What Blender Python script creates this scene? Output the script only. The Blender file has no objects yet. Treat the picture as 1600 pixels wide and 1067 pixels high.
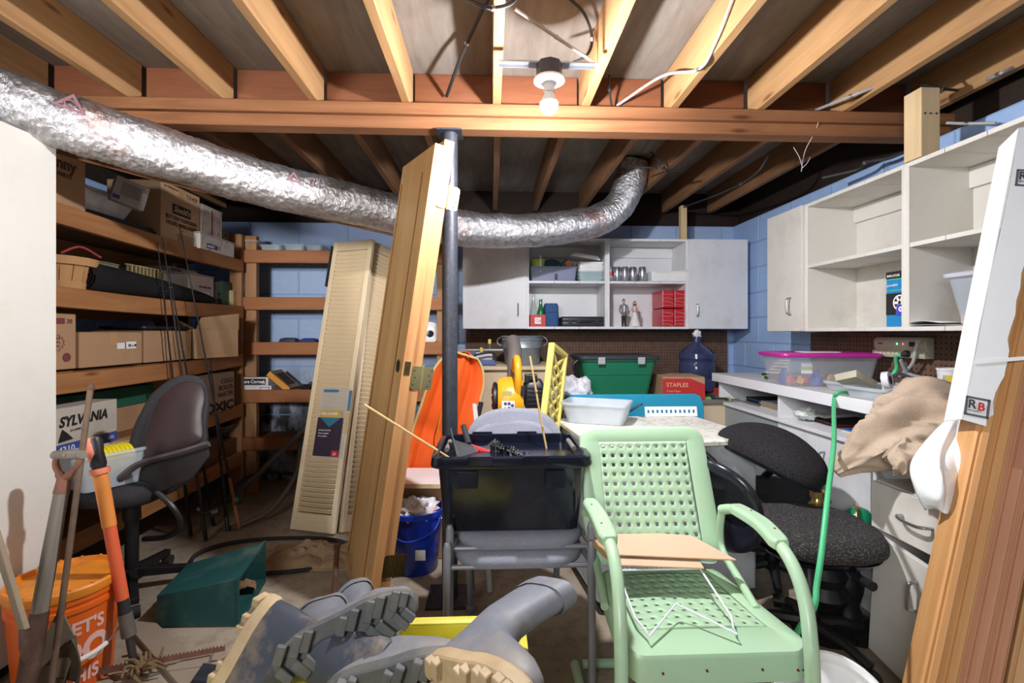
import bpy, bmesh, math, random
from mathutils import Vector as V, Matrix as M, Euler
RND = random.Random(7)
sc = bpy.context.scene
COL = sc.collection
PI = math.pi
# ---------------------------------------------------------------- camera
FPX, HZ, TH, CH = 755.0, 520.0, math.radians(2.5), 1.22
cam_d = bpy.data.cameras.new('camera'); cam = bpy.data.objects.new('camera', cam_d); COL.objects.link(cam)
cam.location = (0, 0, CH); cam.rotation_euler = (PI/2, 0, -TH)
cam_d.sensor_width = 36.0; cam_d.lens = FPX/1600*36.0; cam_d.shift_y = -13.5/1600
cam_d.clip_start = 0.02
sc.camera = cam
# ---------------------------------------------------------------- exposure, world, lamps
sc.view_settings.view_transform = 'Standard'; sc.view_settings.look = 'None'
sc.view_settings.gamma = 1.0; sc.view_settings.use_curve_mapping = False
sc.view_settings.exposure = 0.0
wd = bpy.data.worlds.new('world'); sc.world = wd; wd.use_nodes = True
wd.node_tree.nodes['Background'].inputs[0].default_value = (0.80, 0.90, 1.0, 1)
wd.node_tree.nodes['Background'].inputs[1].default_value = 0.10
def area(name, loc, target, size, power, col=(1, .98, .95), size_y=None):
    d = bpy.data.lights.new(name, 'AREA'); d.energy = power; d.color = col; d.size = size
    if size_y: d.shape = 'RECTANGLE'; d.size_y = size_y
    o = bpy.data.objects.new(name, d); COL.objects.link(o); o.location = loc
    o.rotation_euler = (V(target)-V(loc)).to_track_quat('-Z', 'Y').to_euler(); return o
fl = area('camera_side_fill', (-0.9, -1.5, 1.95), (1.25, 1.7, 0.8), 1.0, 26, (0.97, 0.985, 1.0)); fl.data.spread = math.radians(105)  # added fill light behind the camera, no visible source
f2 = area('left_wall_fill', (-1.2, -1.1, 1.75), (-1.45, 4.1, 1.72), .4, 11, (1, .98, .96)); f2.data.spread = math.radians(48)  # added fill to lift the back wall behind the left shelving
BULB_STRENGTH = 3500
# ---------------------------------------------------------------- pixel -> place helpers (1600x1067 frame)
_c, _s = math.cos(TH), math.sin(TH)
def ray(px, py):
    a = (px-800)/FPX; b = (HZ-py)/FPX
    return V((_c*a+_s, -_s*a+_c, b))
def atD(px, py, d): return V((0, 0, CH)) + ray(px, py)*d
def atY(px, py, y): r = ray(px, py); return V((0, 0, CH)) + r*(y/r.y)
def atX(px, py, x): r = ray(px, py); return V((0, 0, CH)) + r*(x/r.x)
def atZ(px, py, z): r = ray(px, py); return V((0, 0, CH)) + r*((z-CH)/r.z)
# ---------------------------------------------------------------- materials
def lin(c):
    return tuple(((x/255)/12.92 if x/255 <= .04045 else ((x/255+.055)/1.055)**2.4) for x in c)
class NT:
    def __init__(s, name):
        s.m = bpy.data.materials.new(name); s.m.use_nodes = True; s.t = s.m.node_tree; s.n = s.t.nodes; s.b = s.n['Principled BSDF']
        s.tc = None
    def new(s, k, **kw):
        n = s.n.new(k)
        for a, v in kw.items(): setattr(n, a, v)
        return n
    def link(s, a, b): s.t.links.new(a, b)
    def coord(s, scale=(1, 1, 1), rot=(0, 0, 0)):
        if s.tc is None: s.tc = s.new('ShaderNodeTexCoord')
        mp = s.new('ShaderNodeMapping'); mp.inputs['Scale'].default_value = scale; mp.inputs['Rotation'].default_value = rot
        s.link(s.tc.outputs['Object'], mp.inputs[0]); return mp.outputs[0]
    def noise(s, co, scale, detail=4, rough=.55, dist=0):
        n = s.new('ShaderNodeTexNoise'); n.inputs['Scale'].default_value = scale; n.inputs['Detail'].default_value = detail
        n.inputs['Roughness'].default_value = rough; n.inputs['Distortion'].default_value = dist
        s.link(co, n.inputs['Vector']); return n.outputs['Fac']
    def ramp(s, fac, stops):
        r = s.new('ShaderNodeValToRGB'); e = r.color_ramp.elements
        while len(e) < len(stops): e.new(.5)
        for i, (p, c) in enumerate(stops): e[i].position = p; e[i].color = (*c[:3], 1)
        s.link(fac, r.inputs[0]); return r.outputs[0]
    def mix(s, fac, a, b, mode='MIX'):
        n = s.new('ShaderNodeMix'); n.data_type = 'RGBA'; n.blend_type = mode
        for v, i in ((fac, 0), (a, 6), (b, 7)):
            if hasattr(v, 'is_linked') or hasattr(v, 'node'): s.link(v, n.inputs[i])
            elif i == 0: n.inputs[0].default_value = v
            else: n.inputs[i].default_value = (*v[:3], 1)
        return n.outputs[2]
    def bump(s, h, strength=.3, dist=.01):
        b = s.new('ShaderNodeBump'); b.inputs['Strength'].default_value = strength; b.inputs['Distance'].default_value = dist
        s.link(h, b.inputs['Height']); s.link(b.outputs[0], s.b.inputs['Normal'])
    def set(s, rough=.6, metal=0, spec=.5, **kw):
        s.b.inputs['Roughness'].default_value = rough; s.b.inputs['Metallic'].default_value = metal
        s.b.inputs['Specular IOR Level'].default_value = spec
        for k, v in kw.items(): s.b.inputs[k].default_value = v
_MC = {}
def paint(name, col, rough=.55, metal=0, var=.06, scale=6, dirt=None, dscale=4, damt=.35, bump=0, bscale=80, spec=.5, **kw):
    """plain surface: base colour, slight mottling, optional dirt blotches of another colour"""
    if name in _MC: return _MC[name]
    s = NT(name); c = lin(col); co = s.coord()
    f = s.noise(co, scale)
    out = s.ramp(f, [(.3, tuple(x*(1-var) for x in c)), (.7, tuple(min(1, x*(1+var)) for x in c))])
    if dirt:
        d = s.noise(co, dscale, 6, .65)
        k = s.ramp(d, [(.5, (0, 0, 0)), (.72, (damt,)*3)])
        out = s.mix(k, out, lin(dirt))
    s.link(out, s.b.inputs['Base Color']); s.set(rough, metal, spec, **kw)
    if bump: s.bump(s.noise(co, bscale, 3), bump, .004)
    _MC[name] = s.m; return s.m
def wood(name, c1, c2, axis='Z', scale=14, rough=.6, stretch=12, knots=None, bump=.15):
    if name in _MC: return _MC[name]
    s = NT(name); sc3 = [1, 1, 1]; sc3['XYZ'.index(axis)] = 1/stretch
    co = s.coord(tuple(sc3)); f = s.noise(co, scale, 6, .6, 1.2)
    out = s.ramp(f, [(.3, lin(c1)), (.7, lin(c2))])
    f2 = s.noise(s.coord(), 1.6, 3)
    out = s.mix(s.ramp(f2, [(.35, (0, 0, 0)), (.75, (.4, .4, .4))]), out, tuple(x*.55 for x in lin(c1)))
    if knots:
        v = s.new('ShaderNodeTexVoronoi'); v.inputs['Scale'].default_value = 1.0
        k3 = [9, 9, 9]; k3['XYZ'.index(axis)] = 2.2
        s.link(s.coord(tuple(k3)), v.inputs['Vector'])
        out = s.mix(s.ramp(v.outputs['Distance'], [(.05, (.85,)*3), (.13, (0, 0, 0))]), out, lin(knots))
    s.link(out, s.b.inputs['Base Color']); s.set(rough, 0, .35)
    s.bump(f, bump, .003); _MC[name] = s.m; return s.m
def clear_plastic(name, col=(225, 232, 235), alpha=.45, rough=.25):
    if name in _MC: return _MC[name]
    s = NT(name); f = s.noise(s.coord(), 9)
    s.link(s.ramp(f, [(.3, tuple(x*.85 for x in lin(col))), (.7, lin(col))]), s.b.inputs['Base Color'])
    s.set(rough, 0, .5, Alpha=alpha); _MC[name] = s.m; return s.m
def fabric(name, c1, c2, scale=260, rough=.95, bump=.4):
    if name in _MC: return _MC[name]
    s = NT(name); co = s.coord(); f = s.noise(co, scale, 2)
    g = s.noise(co, 5, 4)
    out = s.mix(s.ramp(g, [(.35, (0, 0, 0)), (.75, (.35,)*3)]), s.ramp(f, [(.35, lin(c1)), (.65, lin(c2))]), tuple(x*.7 for x in lin(c1)))
    s.link(out, s.b.inputs['Base Color']); s.set(rough, 0, .2); s.bump(f, bump, .002); _MC[name] = s.m; return s.m
def glow(name, col, strength):
    s = NT(name); s.b.inputs['Emission Color'].default_value = (*lin(col), 1); s.b.inputs['Emission Strength'].default_value = strength
    f = s.noise(s.coord(), 3); s.link(s.ramp(f, [(0, lin(col)), (1, lin(col))]), s.b.inputs['Base Color']); return s.m
def metal(name, col, rough=.35, var=.1, dirt=None, damt=.5, metalness=.9):
    return paint(name, col, rough, metalness, var, 12, dirt, 7, damt)
# ---------------------------------------------------------------- mesh building
class MB:
    def __init__(s): s.v = []; s.f = []; s.m = M.Identity(4)
    def at(s, loc=(0, 0, 0), rot=(0, 0, 0)):
        s.m = M.Translation(loc) @ Euler(rot).to_matrix().to_4x4(); return s
    def add(s, vs, fs):
        o = len(s.v); s.v += [s.m @ V(v) for v in vs]; s.f += [[o+i for i in f] for f in fs]; return s
    def box(s, c, d):
        x, y, z = c; a, b, h = d[0]/2, d[1]/2, d[2]/2
        vs = [(x+i*a, y+j*b, z+k*h) for k in (-1, 1) for j in (-1, 1) for i in (-1, 1)]
        return s.add(vs, [(0, 2, 3, 1), (4, 5, 7, 6), (0, 1, 5, 4), (2, 6, 7, 3), (0, 4, 6, 2), (1, 3, 7, 5)])
    def hexa(s, p):
        """8 corners: bottom ring 4, top ring 4 (same order)"""
        return s.add(p, [(3, 2, 1, 0), (4, 5, 6, 7), (0, 1, 5, 4), (1, 2, 6, 5), (2, 3, 7, 6), (3, 0, 4, 7)])
    def loft(s, rings, cap=True, closed=False, wrap=True):
        n = len(rings[0]); vs = [v for r in rings for v in r]; fs = []
        k = len(rings)
        for i in range(k if closed else k-1):
            a, b = i*n, ((i+1) % k)*n
            for j in range(n if wrap else n-1):
                q = (j+1) % n; fs.append((a+j, a+q, b+q, b+j))
        if cap and not closed: fs.append(tuple(range(n-1, -1, -1))); fs.append(tuple((k-1)*n+i for i in range(n)))
        return s.add(vs, fs)
    def tube(s, pts, r, n=10, closed=False, flat=1.0):
        pts = [V(p) for p in pts]; k = len(pts); rs = r if isinstance(r, (list, tuple)) else [r]*k
        rings = []; u = None
        for i, p in enumerate(pts):
            if closed: t = pts[(i+1) % k]-pts[i-1]
            else: t = pts[min(i+1, k-1)]-pts[max(i-1, 0)]
            t.normalize()
            if u is None:
                u = t.orthogonal().normalized()
            else:
                u = u-t*u.dot(t)
                u = u.normalized() if u.length > 1e-6 else t.orthogonal().normalized()
            w = t.cross(u)
            rings.append([p+u*(rs[i]*math.cos(2*PI*j/n))+w*(rs[i]*flat*math.sin(2*PI*j/n)) for j in range(n)])
        return s.loft(rings, True, closed)
    def lathe(s, prof, n=24, c=(0, 0, 0), sx=1, sy=1, cap=False):
        rings = [[(c[0]+r*sx*math.cos(2*PI*j/n), c[1]+r*sy*math.sin(2*PI*j/n), c[2]+z) for j in range(n)] for r, z in prof]
        return s.loft(rings, cap)
    def prism(s, poly, z0, z1):
        n = len(poly)
        return s.loft([[(x, y, z0) for x, y in poly], [(x, y, z1) for x, y in poly]], True)
    def grid(s, nu, nv, fn, skip=None):
        vs = [fn(i/nu, j/nv) for j in range(nv+1) for i in range(nu+1)]
        fs = [(j*(nu+1)+i, j*(nu+1)+i+1, (j+1)*(nu+1)+i+1, (j+1)*(nu+1)+i) for j in range(nv) for i in range(nu) if not (skip and skip(i, j))]
        return s.add(vs, fs)
    def build(s, name, mat, parent=None, loc=None, rot=None, smooth=38, bevel=0, seg=2, sub=0, solid=0, mw=None, fix=True):
        me = bpy.data.meshes.new(name); me.from_pydata([tuple(v) for v in s.v], [], s.f); me.validate()
        if fix:
            b = bmesh.new(); b.from_mesh(me); bmesh.ops.recalc_face_normals(b, faces=b.faces); b.to_mesh(me); b.free()
        me.materials.append(mat)
        if smooth: me.shade_smooth(); me.set_sharp_from_angle(angle=math.radians(smooth))
        return put(name, me, parent, loc, rot, bevel, seg, sub, solid, mw)
def put(name, me, parent=None, loc=None, rot=None, bevel=0, seg=2, sub=0, solid=0, mw=None):
    o = bpy.data.objects.new(name, me); COL.objects.link(o)
    if parent: o.parent = parent
    if loc is not None: o.location = loc
    if rot is not None: o.rotation_euler = (0, 0, rot) if isinstance(rot, (int, float)) else rot
    if mw is not None: o.matrix_world = mw
    if solid: m = o.modifiers.new('solid', 'SOLIDIFY'); m.thickness = solid; m.offset = 0
    if bevel: m = o.modifiers.new('bevel', 'BEVEL'); m.width = bevel; m.segments = seg; m.limit_method = 'ANGLE'; m.angle_limit = math.radians(35)
    if sub: m = o.modifiers.new('sub', 'SUBSURF'); m.levels = sub; m.render_levels = sub
    return o
def tag(o, label, cat, group=None, kind=None):
    if label: o['label'] = label
    if cat: o['category'] = cat
    if group: o['group'] = group
    if kind: o['kind'] = kind
    return o
def thing(name, label, cat, loc=(0, 0, 0), rot=0, group=None, mw=None):
    o = bpy.data.objects.new(name, None); COL.objects.link(o); o.empty_display_size = .05
    o.location = loc; o.rotation_euler = (0, 0, rot) if isinstance(rot, (int, float)) else rot
    if mw is not None: o.matrix_world = mw
    return tag(o, label, cat, group)
def struct(o): o['kind'] = 'structure'; return o
def frame(org, x, z):
    """matrix with local x along x, local z as near z as can be"""
    x = V(x).normalized(); z = V(z); y = z.cross(x).normalized(); z = x.cross(y)
    return M(((x.x, y.x, z.x, org[0]), (x.y, y.y, z.y, org[1]), (x.z, y.z, z.z, org[2]), (0, 0, 0, 1)))
def text(name, body, size, mat, parent, loc, rot=(PI/2, 0, 0), bold=0, sx=1, align='LEFT', depth=.0004, shear=0):
    """flat lettering; default rot: reads from -Y side"""
    c = bpy.data.curves.new('lettering', 'FONT'); c.body = body; c.size = size; c.align_x = align; c.offset = bold*size; c.extrude = depth; c.shear = shear
    c.resolution_u = 3
    t = bpy.data.objects.new('lettering', c); COL.objects.link(t)
    dg = bpy.context.evaluated_depsgraph_get(); me = bpy.data.meshes.new_from_object(t.evaluated_get(dg))
    bpy.data.objects.remove(t); me.materials.clear(); me.materials.append(mat)
    o = put(name, me, parent, loc, rot); o.scale = (sx, 1, 1); return o
def rr(w, d, r, n=5, cx=0, cy=0):
    """rounded rectangle outline"""
    r = min(r, w/2-1e-4, d/2-1e-4); out = []
    for qx, qy, a0 in ((1, 1, 0), (-1, 1, 90), (-1, -1, 180), (1, -1, 270)):
        for k in range(n+1):
            a = math.radians(a0+90*k/n); out.append((cx+qx*(w/2-r)+r*math.cos(a), cy+qy*(d/2-r)+r*math.sin(a)))
    return out
def tub(mb, w, d, h, tw=0, th=.004, r=.02, n=5, z0=0, lip=0, lh=.012):
    """open-topped tapered tub with real wall thickness; w,d at the rim, tw = taper per side, lip = rim flange"""
    def ring(W, D, R, z): return [(x, y, z) for x, y in rr(W, D, R, n)]
    b = 2*tw
    rings = [ring(w-b, d-b, r, z0), ring(w, d, r, z0+h-(lh if lip else 0))]
    if lip: rings += [ring(w+2*lip, d+2*lip, r+lip, z0+h-lh), ring(w+2*lip, d+2*lip, r+lip, z0+h)]
    else: rings += []
    rings += [ring(w-2*th, d-2*th, r, z0+h), ring(w-b-2*th, d-b-2*th, r, z0+th)]
    return mb.loft(rings, True)
def arc(c, r, a0, a1, n, plane='XZ'):
    out = []
    for i in range(n+1):
        a = math.radians(a0+(a1-a0)*i/n); u, v = r*math.cos(a), r*math.sin(a)
        out.append({'XZ': (c[0]+u, c[1], c[2]+v), 'XY': (c[0]+u, c[1]+v, c[2]), 'YZ': (c[0], c[1]+u, c[2]+v)}[plane])
    return out
def spline(pts, k=8):
    """catmull-rom through pts"""
    P = [V(p) for p in pts]; P = [P[0]*2-P[1]]+P+[P[-1]*2-P[-2]]; out = []
    for i in range(1, len(P)-2):
        for j in range(k):
            t = j/k; a, b, c, d = P[i-1:i+3]
            out.append(.5*((2*b)+(c-a)*t+(2*a-5*b+4*c-d)*t*t+(3*b-a-3*c+d)*t**3))
    out.append(P[-2]); return out
def dup(root, loc, rot=0, label=None, group=None):
    r = root.copy(); COL.objects.link(r); r.location = loc; r.rotation_euler = (0, 0, rot) if isinstance(rot, (int, float)) else rot
    if label: r['label'] = label
    if group: r['group'] = group
    for ch in [o for o in bpy.data.objects if o.parent == root]:
        c = ch.copy(); COL.objects.link(c); c.parent = r
        for g in [o for o in bpy.data.objects if o.parent == ch]:
            d = g.copy(); COL.objects.link(d); d.parent = c
    return r
# ---------------------------------------------------------------- shared materials
m_joist = wood('joist_wood', (170, 126, 82), (198, 156, 108), 'Y', 16, .7, 14, (110, 64, 34))
m_joist2 = wood('joist_wood_old', (126, 88, 58), (156, 114, 78), 'Y', 16, .75, 14, (84, 46, 26))
m_beam = wood('beam_wood', (126, 80, 50), (160, 110, 72), 'X', 18, .7, 14, (70, 38, 22))
m_header = wood('header_wood', (126, 74, 48), (150, 94, 62), 'X', 14, .7, 12, (90, 42, 24))
m_rail = wood('shelf_rail_wood', (156, 104, 62), (184, 132, 84), 'Y', 16, .65, 12, (104, 58, 28))
m_railx = wood('shelf_rail_wood_back', (148, 92, 56), (176, 118, 76), 'X', 16, .65, 12, (104, 58, 28))
m_post_wood = wood('post_wood', (154, 112, 78), (180, 138, 98), 'Z', 16, .7, 12)
m_pine = wood('pale_pine', (214, 184, 138), (232, 206, 164), 'Z', 22, .6, 14)
m_white = paint('white_laminate', (226, 226, 229), .45, 0, .02, 4, (150, 135, 120), 5, .22)
m_offw = paint('offwhite_laminate', (216, 213, 205), .45, 0, .03, 4, (150, 130, 105), 4, .3)
m_edge = paint('white_edge', (226, 226, 230), .4, 0, .02)
m_chrome = metal('brushed_steel', (170, 170, 172), .3)
m_black = paint('black_plastic', (26, 26, 28), .45, 0, .15)
m_dark = paint('dark_rubber', (38, 38, 40), .8, 0, .2)
m_ink = paint('black_ink', (30, 27, 26), .7)
m_whiteink = paint('white_ink', (235, 232, 230), .7)
m_card = paint('cardboard', (176, 140, 106), .85, 0, .05, 5, (140, 98, 62), 3, .3)
m_card2 = paint('cardboard_light', (194, 160, 124), .85, 0, .05, 5, (150, 110, 74), 3, .3)
m_tape = paint('packing_tape', (186, 146, 102), .4)
# ---------------------------------------------------------------- floor
def floor_mat():
    s = NT('concrete'); co = s.coord()
    a = s.noise(co, 1.3, 6, .6); b = s.noise(co, 14, 6, .7); g = s.noise(co, 90, 3)
    c = s.ramp(a, [(.3, lin((134, 116, 98))), (.5, lin((160, 146, 128))), (.72, lin((178, 166, 150)))])
    c = s.mix(s.ramp(b, [(.48, (0, 0, 0)), (.72, (.55,)*3)]), c, lin((104, 84, 64)))
    s.link(c, s.b.inputs['Base Color']); s.set(.85, 0, .3); s.bump(g, .25, .003); return s.m
YB, XR, XL, ZC = 4.10, 2.10, -2.40, 2.25
mb = MB(); mb.box((0, 1.0, -.05), (5.6, 7.2, .1)); struct(mb.build('floor', floor_mat(), smooth=0))
# ---------------------------------------------------------------- painted block walls
def block_mat(name, col, damp):
    s = NT(name); co = s.coord(); g = s.new('ShaderNodeNewGeometry')
    f = s.noise(co, 30, 5); c = s.ramp(f, [(.3, tuple(x*.93 for x in lin(col))), (.7, lin(col))])
    mp = s.new('ShaderNodeMapping'); s.link(g.outputs['Position'], mp.inputs[0]); mp.inputs['Scale'].default_value = (7, 7, 3.2)
    n = s.noise(mp.outputs[0], 1, 7, .7)
    if damp:   # mould stains on the lower courses of the wall
        sp = s.new('ShaderNodeSeparateXYZ'); s.link(g.outputs['Position'], sp.inputs[0])
        mr = s.new('ShaderNodeMapRange'); mr.inputs[1].default_value = 1.05; mr.inputs[2].default_value = .55; s.link(sp.outputs[2], mr.inputs[0])
        mx = s.new('ShaderNodeMapRange'); mx.inputs[1].default_value = .3; mx.inputs[2].default_value = -.4; s.link(sp.outputs[0], mx.inputs[0])
        k = s.new('ShaderNodeMath', operation='MULTIPLY'); s.link(mr.outputs[0], k.inputs[0]); s.link(mx.outputs[0], k.inputs[1])
        w = s.mix(s.ramp(k.outputs[0], [(0, (0, 0, 0)), (1, (.6,)*3)]), c, lin((206, 208, 214)))
        kk = s.new('ShaderNodeMath', operation='MULTIPLY'); s.link(k.outputs[0], kk.inputs[0]); s.link(s.ramp(n, [(.44, (0, 0, 0)), (.6, (.95,)*3)]), kk.inputs[1])
        c = s.mix(kk.outputs[0], w, lin((48, 48, 46)))
    else: c = s.mix(s.ramp(n, [(.55, (0, 0, 0)), (.8, (.35,)*3)]), c, lin((150, 160, 178)))
    s.link(c, s.b.inputs['Base Color']); s.set(.8, 0, .3); s.bump(s.noise(co, 120, 3), .3, .004); return s.m
m_blk = block_mat('blue_painted_block', (168, 190, 226), True); m_blk2 = block_mat('blue_painted_block_side', (164, 194, 236), False)
m_mortar = paint('blue_mortar', (140, 168, 208), .9)
def block_mesh():
    b = MB(); b.box((0, 0, 0), (.391, .05, .191)); o = b.build('concrete_block', m_blk, smooth=0, bevel=.004, seg=1); return o
proto = block_mesh(); blk_me = proto.data; bpy.data.objects.remove(proto)
blk_me2 = blk_me.copy(); blk_me2.materials.clear(); blk_me2.materials.append(m_blk2)
def block_wall(name, org, length, rz, me):
    b = MB(); b.box((length/2, .052, 1.07), (length+.1, .1, 2.14)); w = struct(b.build(name, m_mortar, loc=org, rot=rz, smooth=0))
    for r in range(11):
        if r == 0: z = .045
        z = .1+.2*r-.06; h = 1.0
        x = -(.2 if r % 2 else 0)+.2
        while x < length+.19:
            o = put('concrete_block', me, w, (x, .024, z), None, .004, 1); x += .4
            o.location.y += RND.uniform(-.0015, .0015)
    return w
block_wall('wall_back', (XL, YB, 0), 4.5, 0, blk_me)
block_wall('wall_right', (XR, YB, 0), 3.6, -PI/2, blk_me2)
block_wall('wall_left', (XL, -.4, 0), 4.5, PI/2, blk_me2)
mb = MB(); mb.box((-.15, -2.3, 1.2), (5.0, .1, 2.4)); struct(mb.build('wall_front', paint('grey_wall', (190, 190, 188), .9), smooth=0))
mb = MB(); mb.box((XR+.05, -.9, 1.2), (.1, 2.8, 2.4)); struct(mb.build('trim_3', _MC['grey_wall'], smooth=0))
mb = MB(); mb.box((XL-.05, -1.4, 1.2), (.1, 1.9, 2.4)); struct(mb.build('trim_4', _MC['grey_wall'], smooth=0))
# dark sill plates on top of the block walls
m_sill = wood('sill_wood', (40, 30, 24), (54, 40, 30), 'X', 10, .8)
mb = MB(); mb.box((-.15, YB+.1, 2.27), (4.7, .1, .36)); struct(mb.build('trim_1', m_sill, smooth=0))
mb = MB(); mb.box((XL-.12, .9, 2.29), (.1, 6.6, .34)); struct(mb.build('trim_5', m_sill, smooth=0))
mb = MB(); mb.box((XR+.12, 1.7, 2.27), (.1, 5, .36)); struct(mb.build('trim_2', m_sill, smooth=0))
# ---------------------------------------------------------------- ceiling: plywood, joists, blocking
def ply_mat():
    s = NT('subfloor_plywood'); co = s.coord((1, .16, 1)); f = s.noise(co, 18, 6, .6, .6)
    c = s.ramp(f, [(.3, lin((124, 116, 108))), (.7, lin((152, 144, 134)))])
    g = s.noise(s.coord(), 2.2, 5); c = s.mix(s.ramp(g, [(.45, (0, 0, 0)), (.75, (.5,)*3)]), c, lin((116, 98, 80)))
    s.link(c, s.b.inputs['Base Color']); s.set(.85, 0, .2); return s.m
mb = MB(); mb.box((-.15, .95, 2.445), (5.2, 6.8, .02)); ceil = struct(mb.build('ceiling', ply_mat(), smooth=0))
def plank(name, c, d, mat, parent, bevel=.003, **kw):
    b = MB(); b.box((0, 0, 0), d); return b.build(name, mat, parent, loc=c, smooth=0, bevel=bevel, seg=1, **kw)
YJ = 2.19
for k in range(-6, 6):
    x = .026+.406*k
    if abs(x) > 2.4: continue
    plank('joist', (x, .1+.0, ZC+.0925), (.038, 4.32, .185), m_joist, ceil)
    if k < 5: plank('blocking', (x+.203, YJ+.11, ZC+.0925), (.362, .038, .185), m_header, ceil)
for x in (-2.2, -1.84, -1.47, -1.09, -.70, -.33, .034, .376, .765, 1.12, 1.48, 1.88):
    plank('joist', (x, 3.22, ZC+.0925), (.038, 1.74, .185), m_joist2, ceil)
# support beam of two stacked timbers
b1 = thing('support_beam', 'long brown timber beam crossing the room beneath the ceiling joists', 'beam', (0, YJ+.03, 2.14))
plank('timber', (.1, 0, .083), (4.2, .10, .052), m_beam, b1, .004)
plank('timber', (.1, .012, .0285), (4.2, .085, .055), m_beam, b1, .004)
# steel post under the beam
m_steel = paint('black_post_paint', (44, 47, 56), .5, 0, .15, 14, (90, 90, 92), 60, .4)
p = atY(703, 300, 2.24)
post = thing('steel_post', 'dark steel column standing under the timber beam', 'post', (p.x, YJ+.045, 0))
mb = MB(); mb.lathe([(.036, .01), (.036, 2.133)], 24, cap=True); mb.build('shaft', m_steel, post)
mb = MB(); mb.box((0, 0, 2.1365), (.115, .12, .008)); mb.build('top_plate', m_steel, post, smooth=0, bevel=.001)
mb = MB(); mb.box((0, 0, .006), (.2, .2, .012)); mb.build('base_plate', m_steel, post, smooth=0)
# 4x4 stubs between wall cabinets and joists
def stub(px, py, y, z0, z1, w, lab):
    q = atY(px, py, y); o = thing('timber_stub', lab, 'timber', (q.x, y, z0))
    plank('timber', (0, 0, (z1-z0)/2), (w, w, z1-z0), m_pine, o)
    if w > .06:
        for i in (-1, 0, 1):
            b = MB(); b.tube([(i*.025, -w/2-.002, (z1-z0)*.62), (i*.025, -w/2+.001, (z1-z0)*.62)], .004, 8); b.build('nail_head', m_dark, o)
m_lamp = glow('bulb_light', (250, 250, 255), BULB_STRENGTH)
# ---------------------------------------------------------------- ceiling lamp
L = atD(858, 165, 1.76)
lamp = thing('ceiling_light', 'bare glowing bulb in a white lampholder on a dark box between joists', 'ceiling light', (L.x, L.y, L.z))
mb = MB(); mb.lathe([(.0005, -.033), (.016, -.029), (.028, -.016), (.0325, 0), (.0315, .009)], 24); mb.build('bulb', m_lamp, lamp, smooth=80)
mb = MB(); mb.lathe([(.0318, .009), (.027, .022), (.021, .036), (.0168, .046), (.0005, .0465)], 24); mb.build('bulb_collar', paint('bulb_collar_white', (236, 236, 236), .4), lamp, smooth=80)
m_pors = paint('white_porcelain', (238, 238, 238), .25)
mb = MB(); mb.lathe([(.0175, .047), (.021, .05), (.021, .072), (.028, .08), (.056, .088), (.056, .096), (.02, .1)], 32, cap=True); mb.build('lampholder', m_pors, lamp)
mb = MB(); mb.lathe([(.047, .0965), (.047, .152)], 8, cap=True); mb.build('junction_box', paint('box_plastic', (52, 56, 68), .5), lamp, smooth=0)
z = .142
mb = MB(); mb.box((-.008, 0, z+.012), (.35, .024, .006)); mb.box((-.008, .01, z+.006), (.35, .004, .014)); mb.build('hanger_bar', metal('zinc', (200, 204, 210), .3), lamp, smooth=0)
# ---------------------------------------------------------------- wall cabinets
def handle_mesh(L=.096, out=.028, r=.005):
    b = MB(); b.tube(spline([(0, 0, -L/2), (0, -out*.8, -L/2+.004), (0, -out, -L/2+.02), (0, -out, L/2-.02), (0, -out*.8, L/2-.004), (0, 0, L/2)], 4), r, 8); return b
T = .019
def panel(o, name, x0, x1, y0, y1, z0, z1, mat=None, **kw):
    b = MB(); b.box(((x0+x1)/2, (y0+y1)/2, (z0+z1)/2), (x1-x0, y1-y0, z1-z0)); return b.build(name, mat or m_white, o, smooth=0, bevel=.0015, seg=1, **kw)
def boards(o, name, x0, x1, y0, y1, z0, z1, n, mat=None):
    g = .0025; w = (x1-x0)/n
    for i in range(n): panel(o, name, x0+w*i+(g/2 if i else 0), x0+w*(i+1)-(g/2 if i < n-1 else 0), y0, y1, z0, z1, mat)
def door(o, x0, x1, z0, z1, hx, hz, mat=None, y=-T):
    d = panel(o, 'door', x0, x1, y, y+T-.001, z0, z1, mat)
    h = handle_mesh().build('handle', m_chrome, d, loc=(hx, y, hz)); return d
def wall_cabinet(label, loc, rz, w, h, d, kind, mat, shelves=(), nb=3, group='wall cabinets', hx=None):
    o = thing('wall_cabinet', label, 'cabinet', loc, rz, group)
    for a in (0, w-T): panel(o, 'side_panel', a, a+T, 0, d, 0, h, mat)
    if kind == 'open':
        boards(o, 'top_board', T, w-T, 0, d, h-T, h, nb, mat); boards(o, 'bottom_board', T, w-T, 0, d, 0, T, nb, mat)
        for z in shelves: boards(o, 'shelf_board', T, w-T, .004, d-.012, z, z+T, nb, mat)
        panel(o, 'cleat', T, w-T, d-.03, d-.0125, h-T-.09, h-T-.002, mat)
    else:
        panel(o, 'top_board', T, w-T, 0, d, h-T, h, mat); panel(o, 'bottom_board', T, w-T, 0, d, 0, T, mat)
        door(o, .002, w-.002, .002, h-.002, hx, .15, mat)
    panel(o, 'back_panel', T, w-T, d-.012, d, T, h-T, mat); return o
YC = 3.78; HC = .715
xs = [atY(p, 500, YC).x for p in (723, 823, 949, 1075, 1167)]
zb = atY(900, 514, YC).z
wall_cabinet('closed white wall cabinet beside the steel column, half under the foil duct', (xs[0], YC, zb), 0, xs[1]-xs[0], HC, .31, 'door', m_white, hx=xs[1]-xs[0]-.07)
wall_cabinet('open white wall cabinet holding grey caddy and cola bottles', (xs[1], YC, zb), 0, xs[2]-xs[1], HC, .31, 'open', m_white, (.36,))
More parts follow.
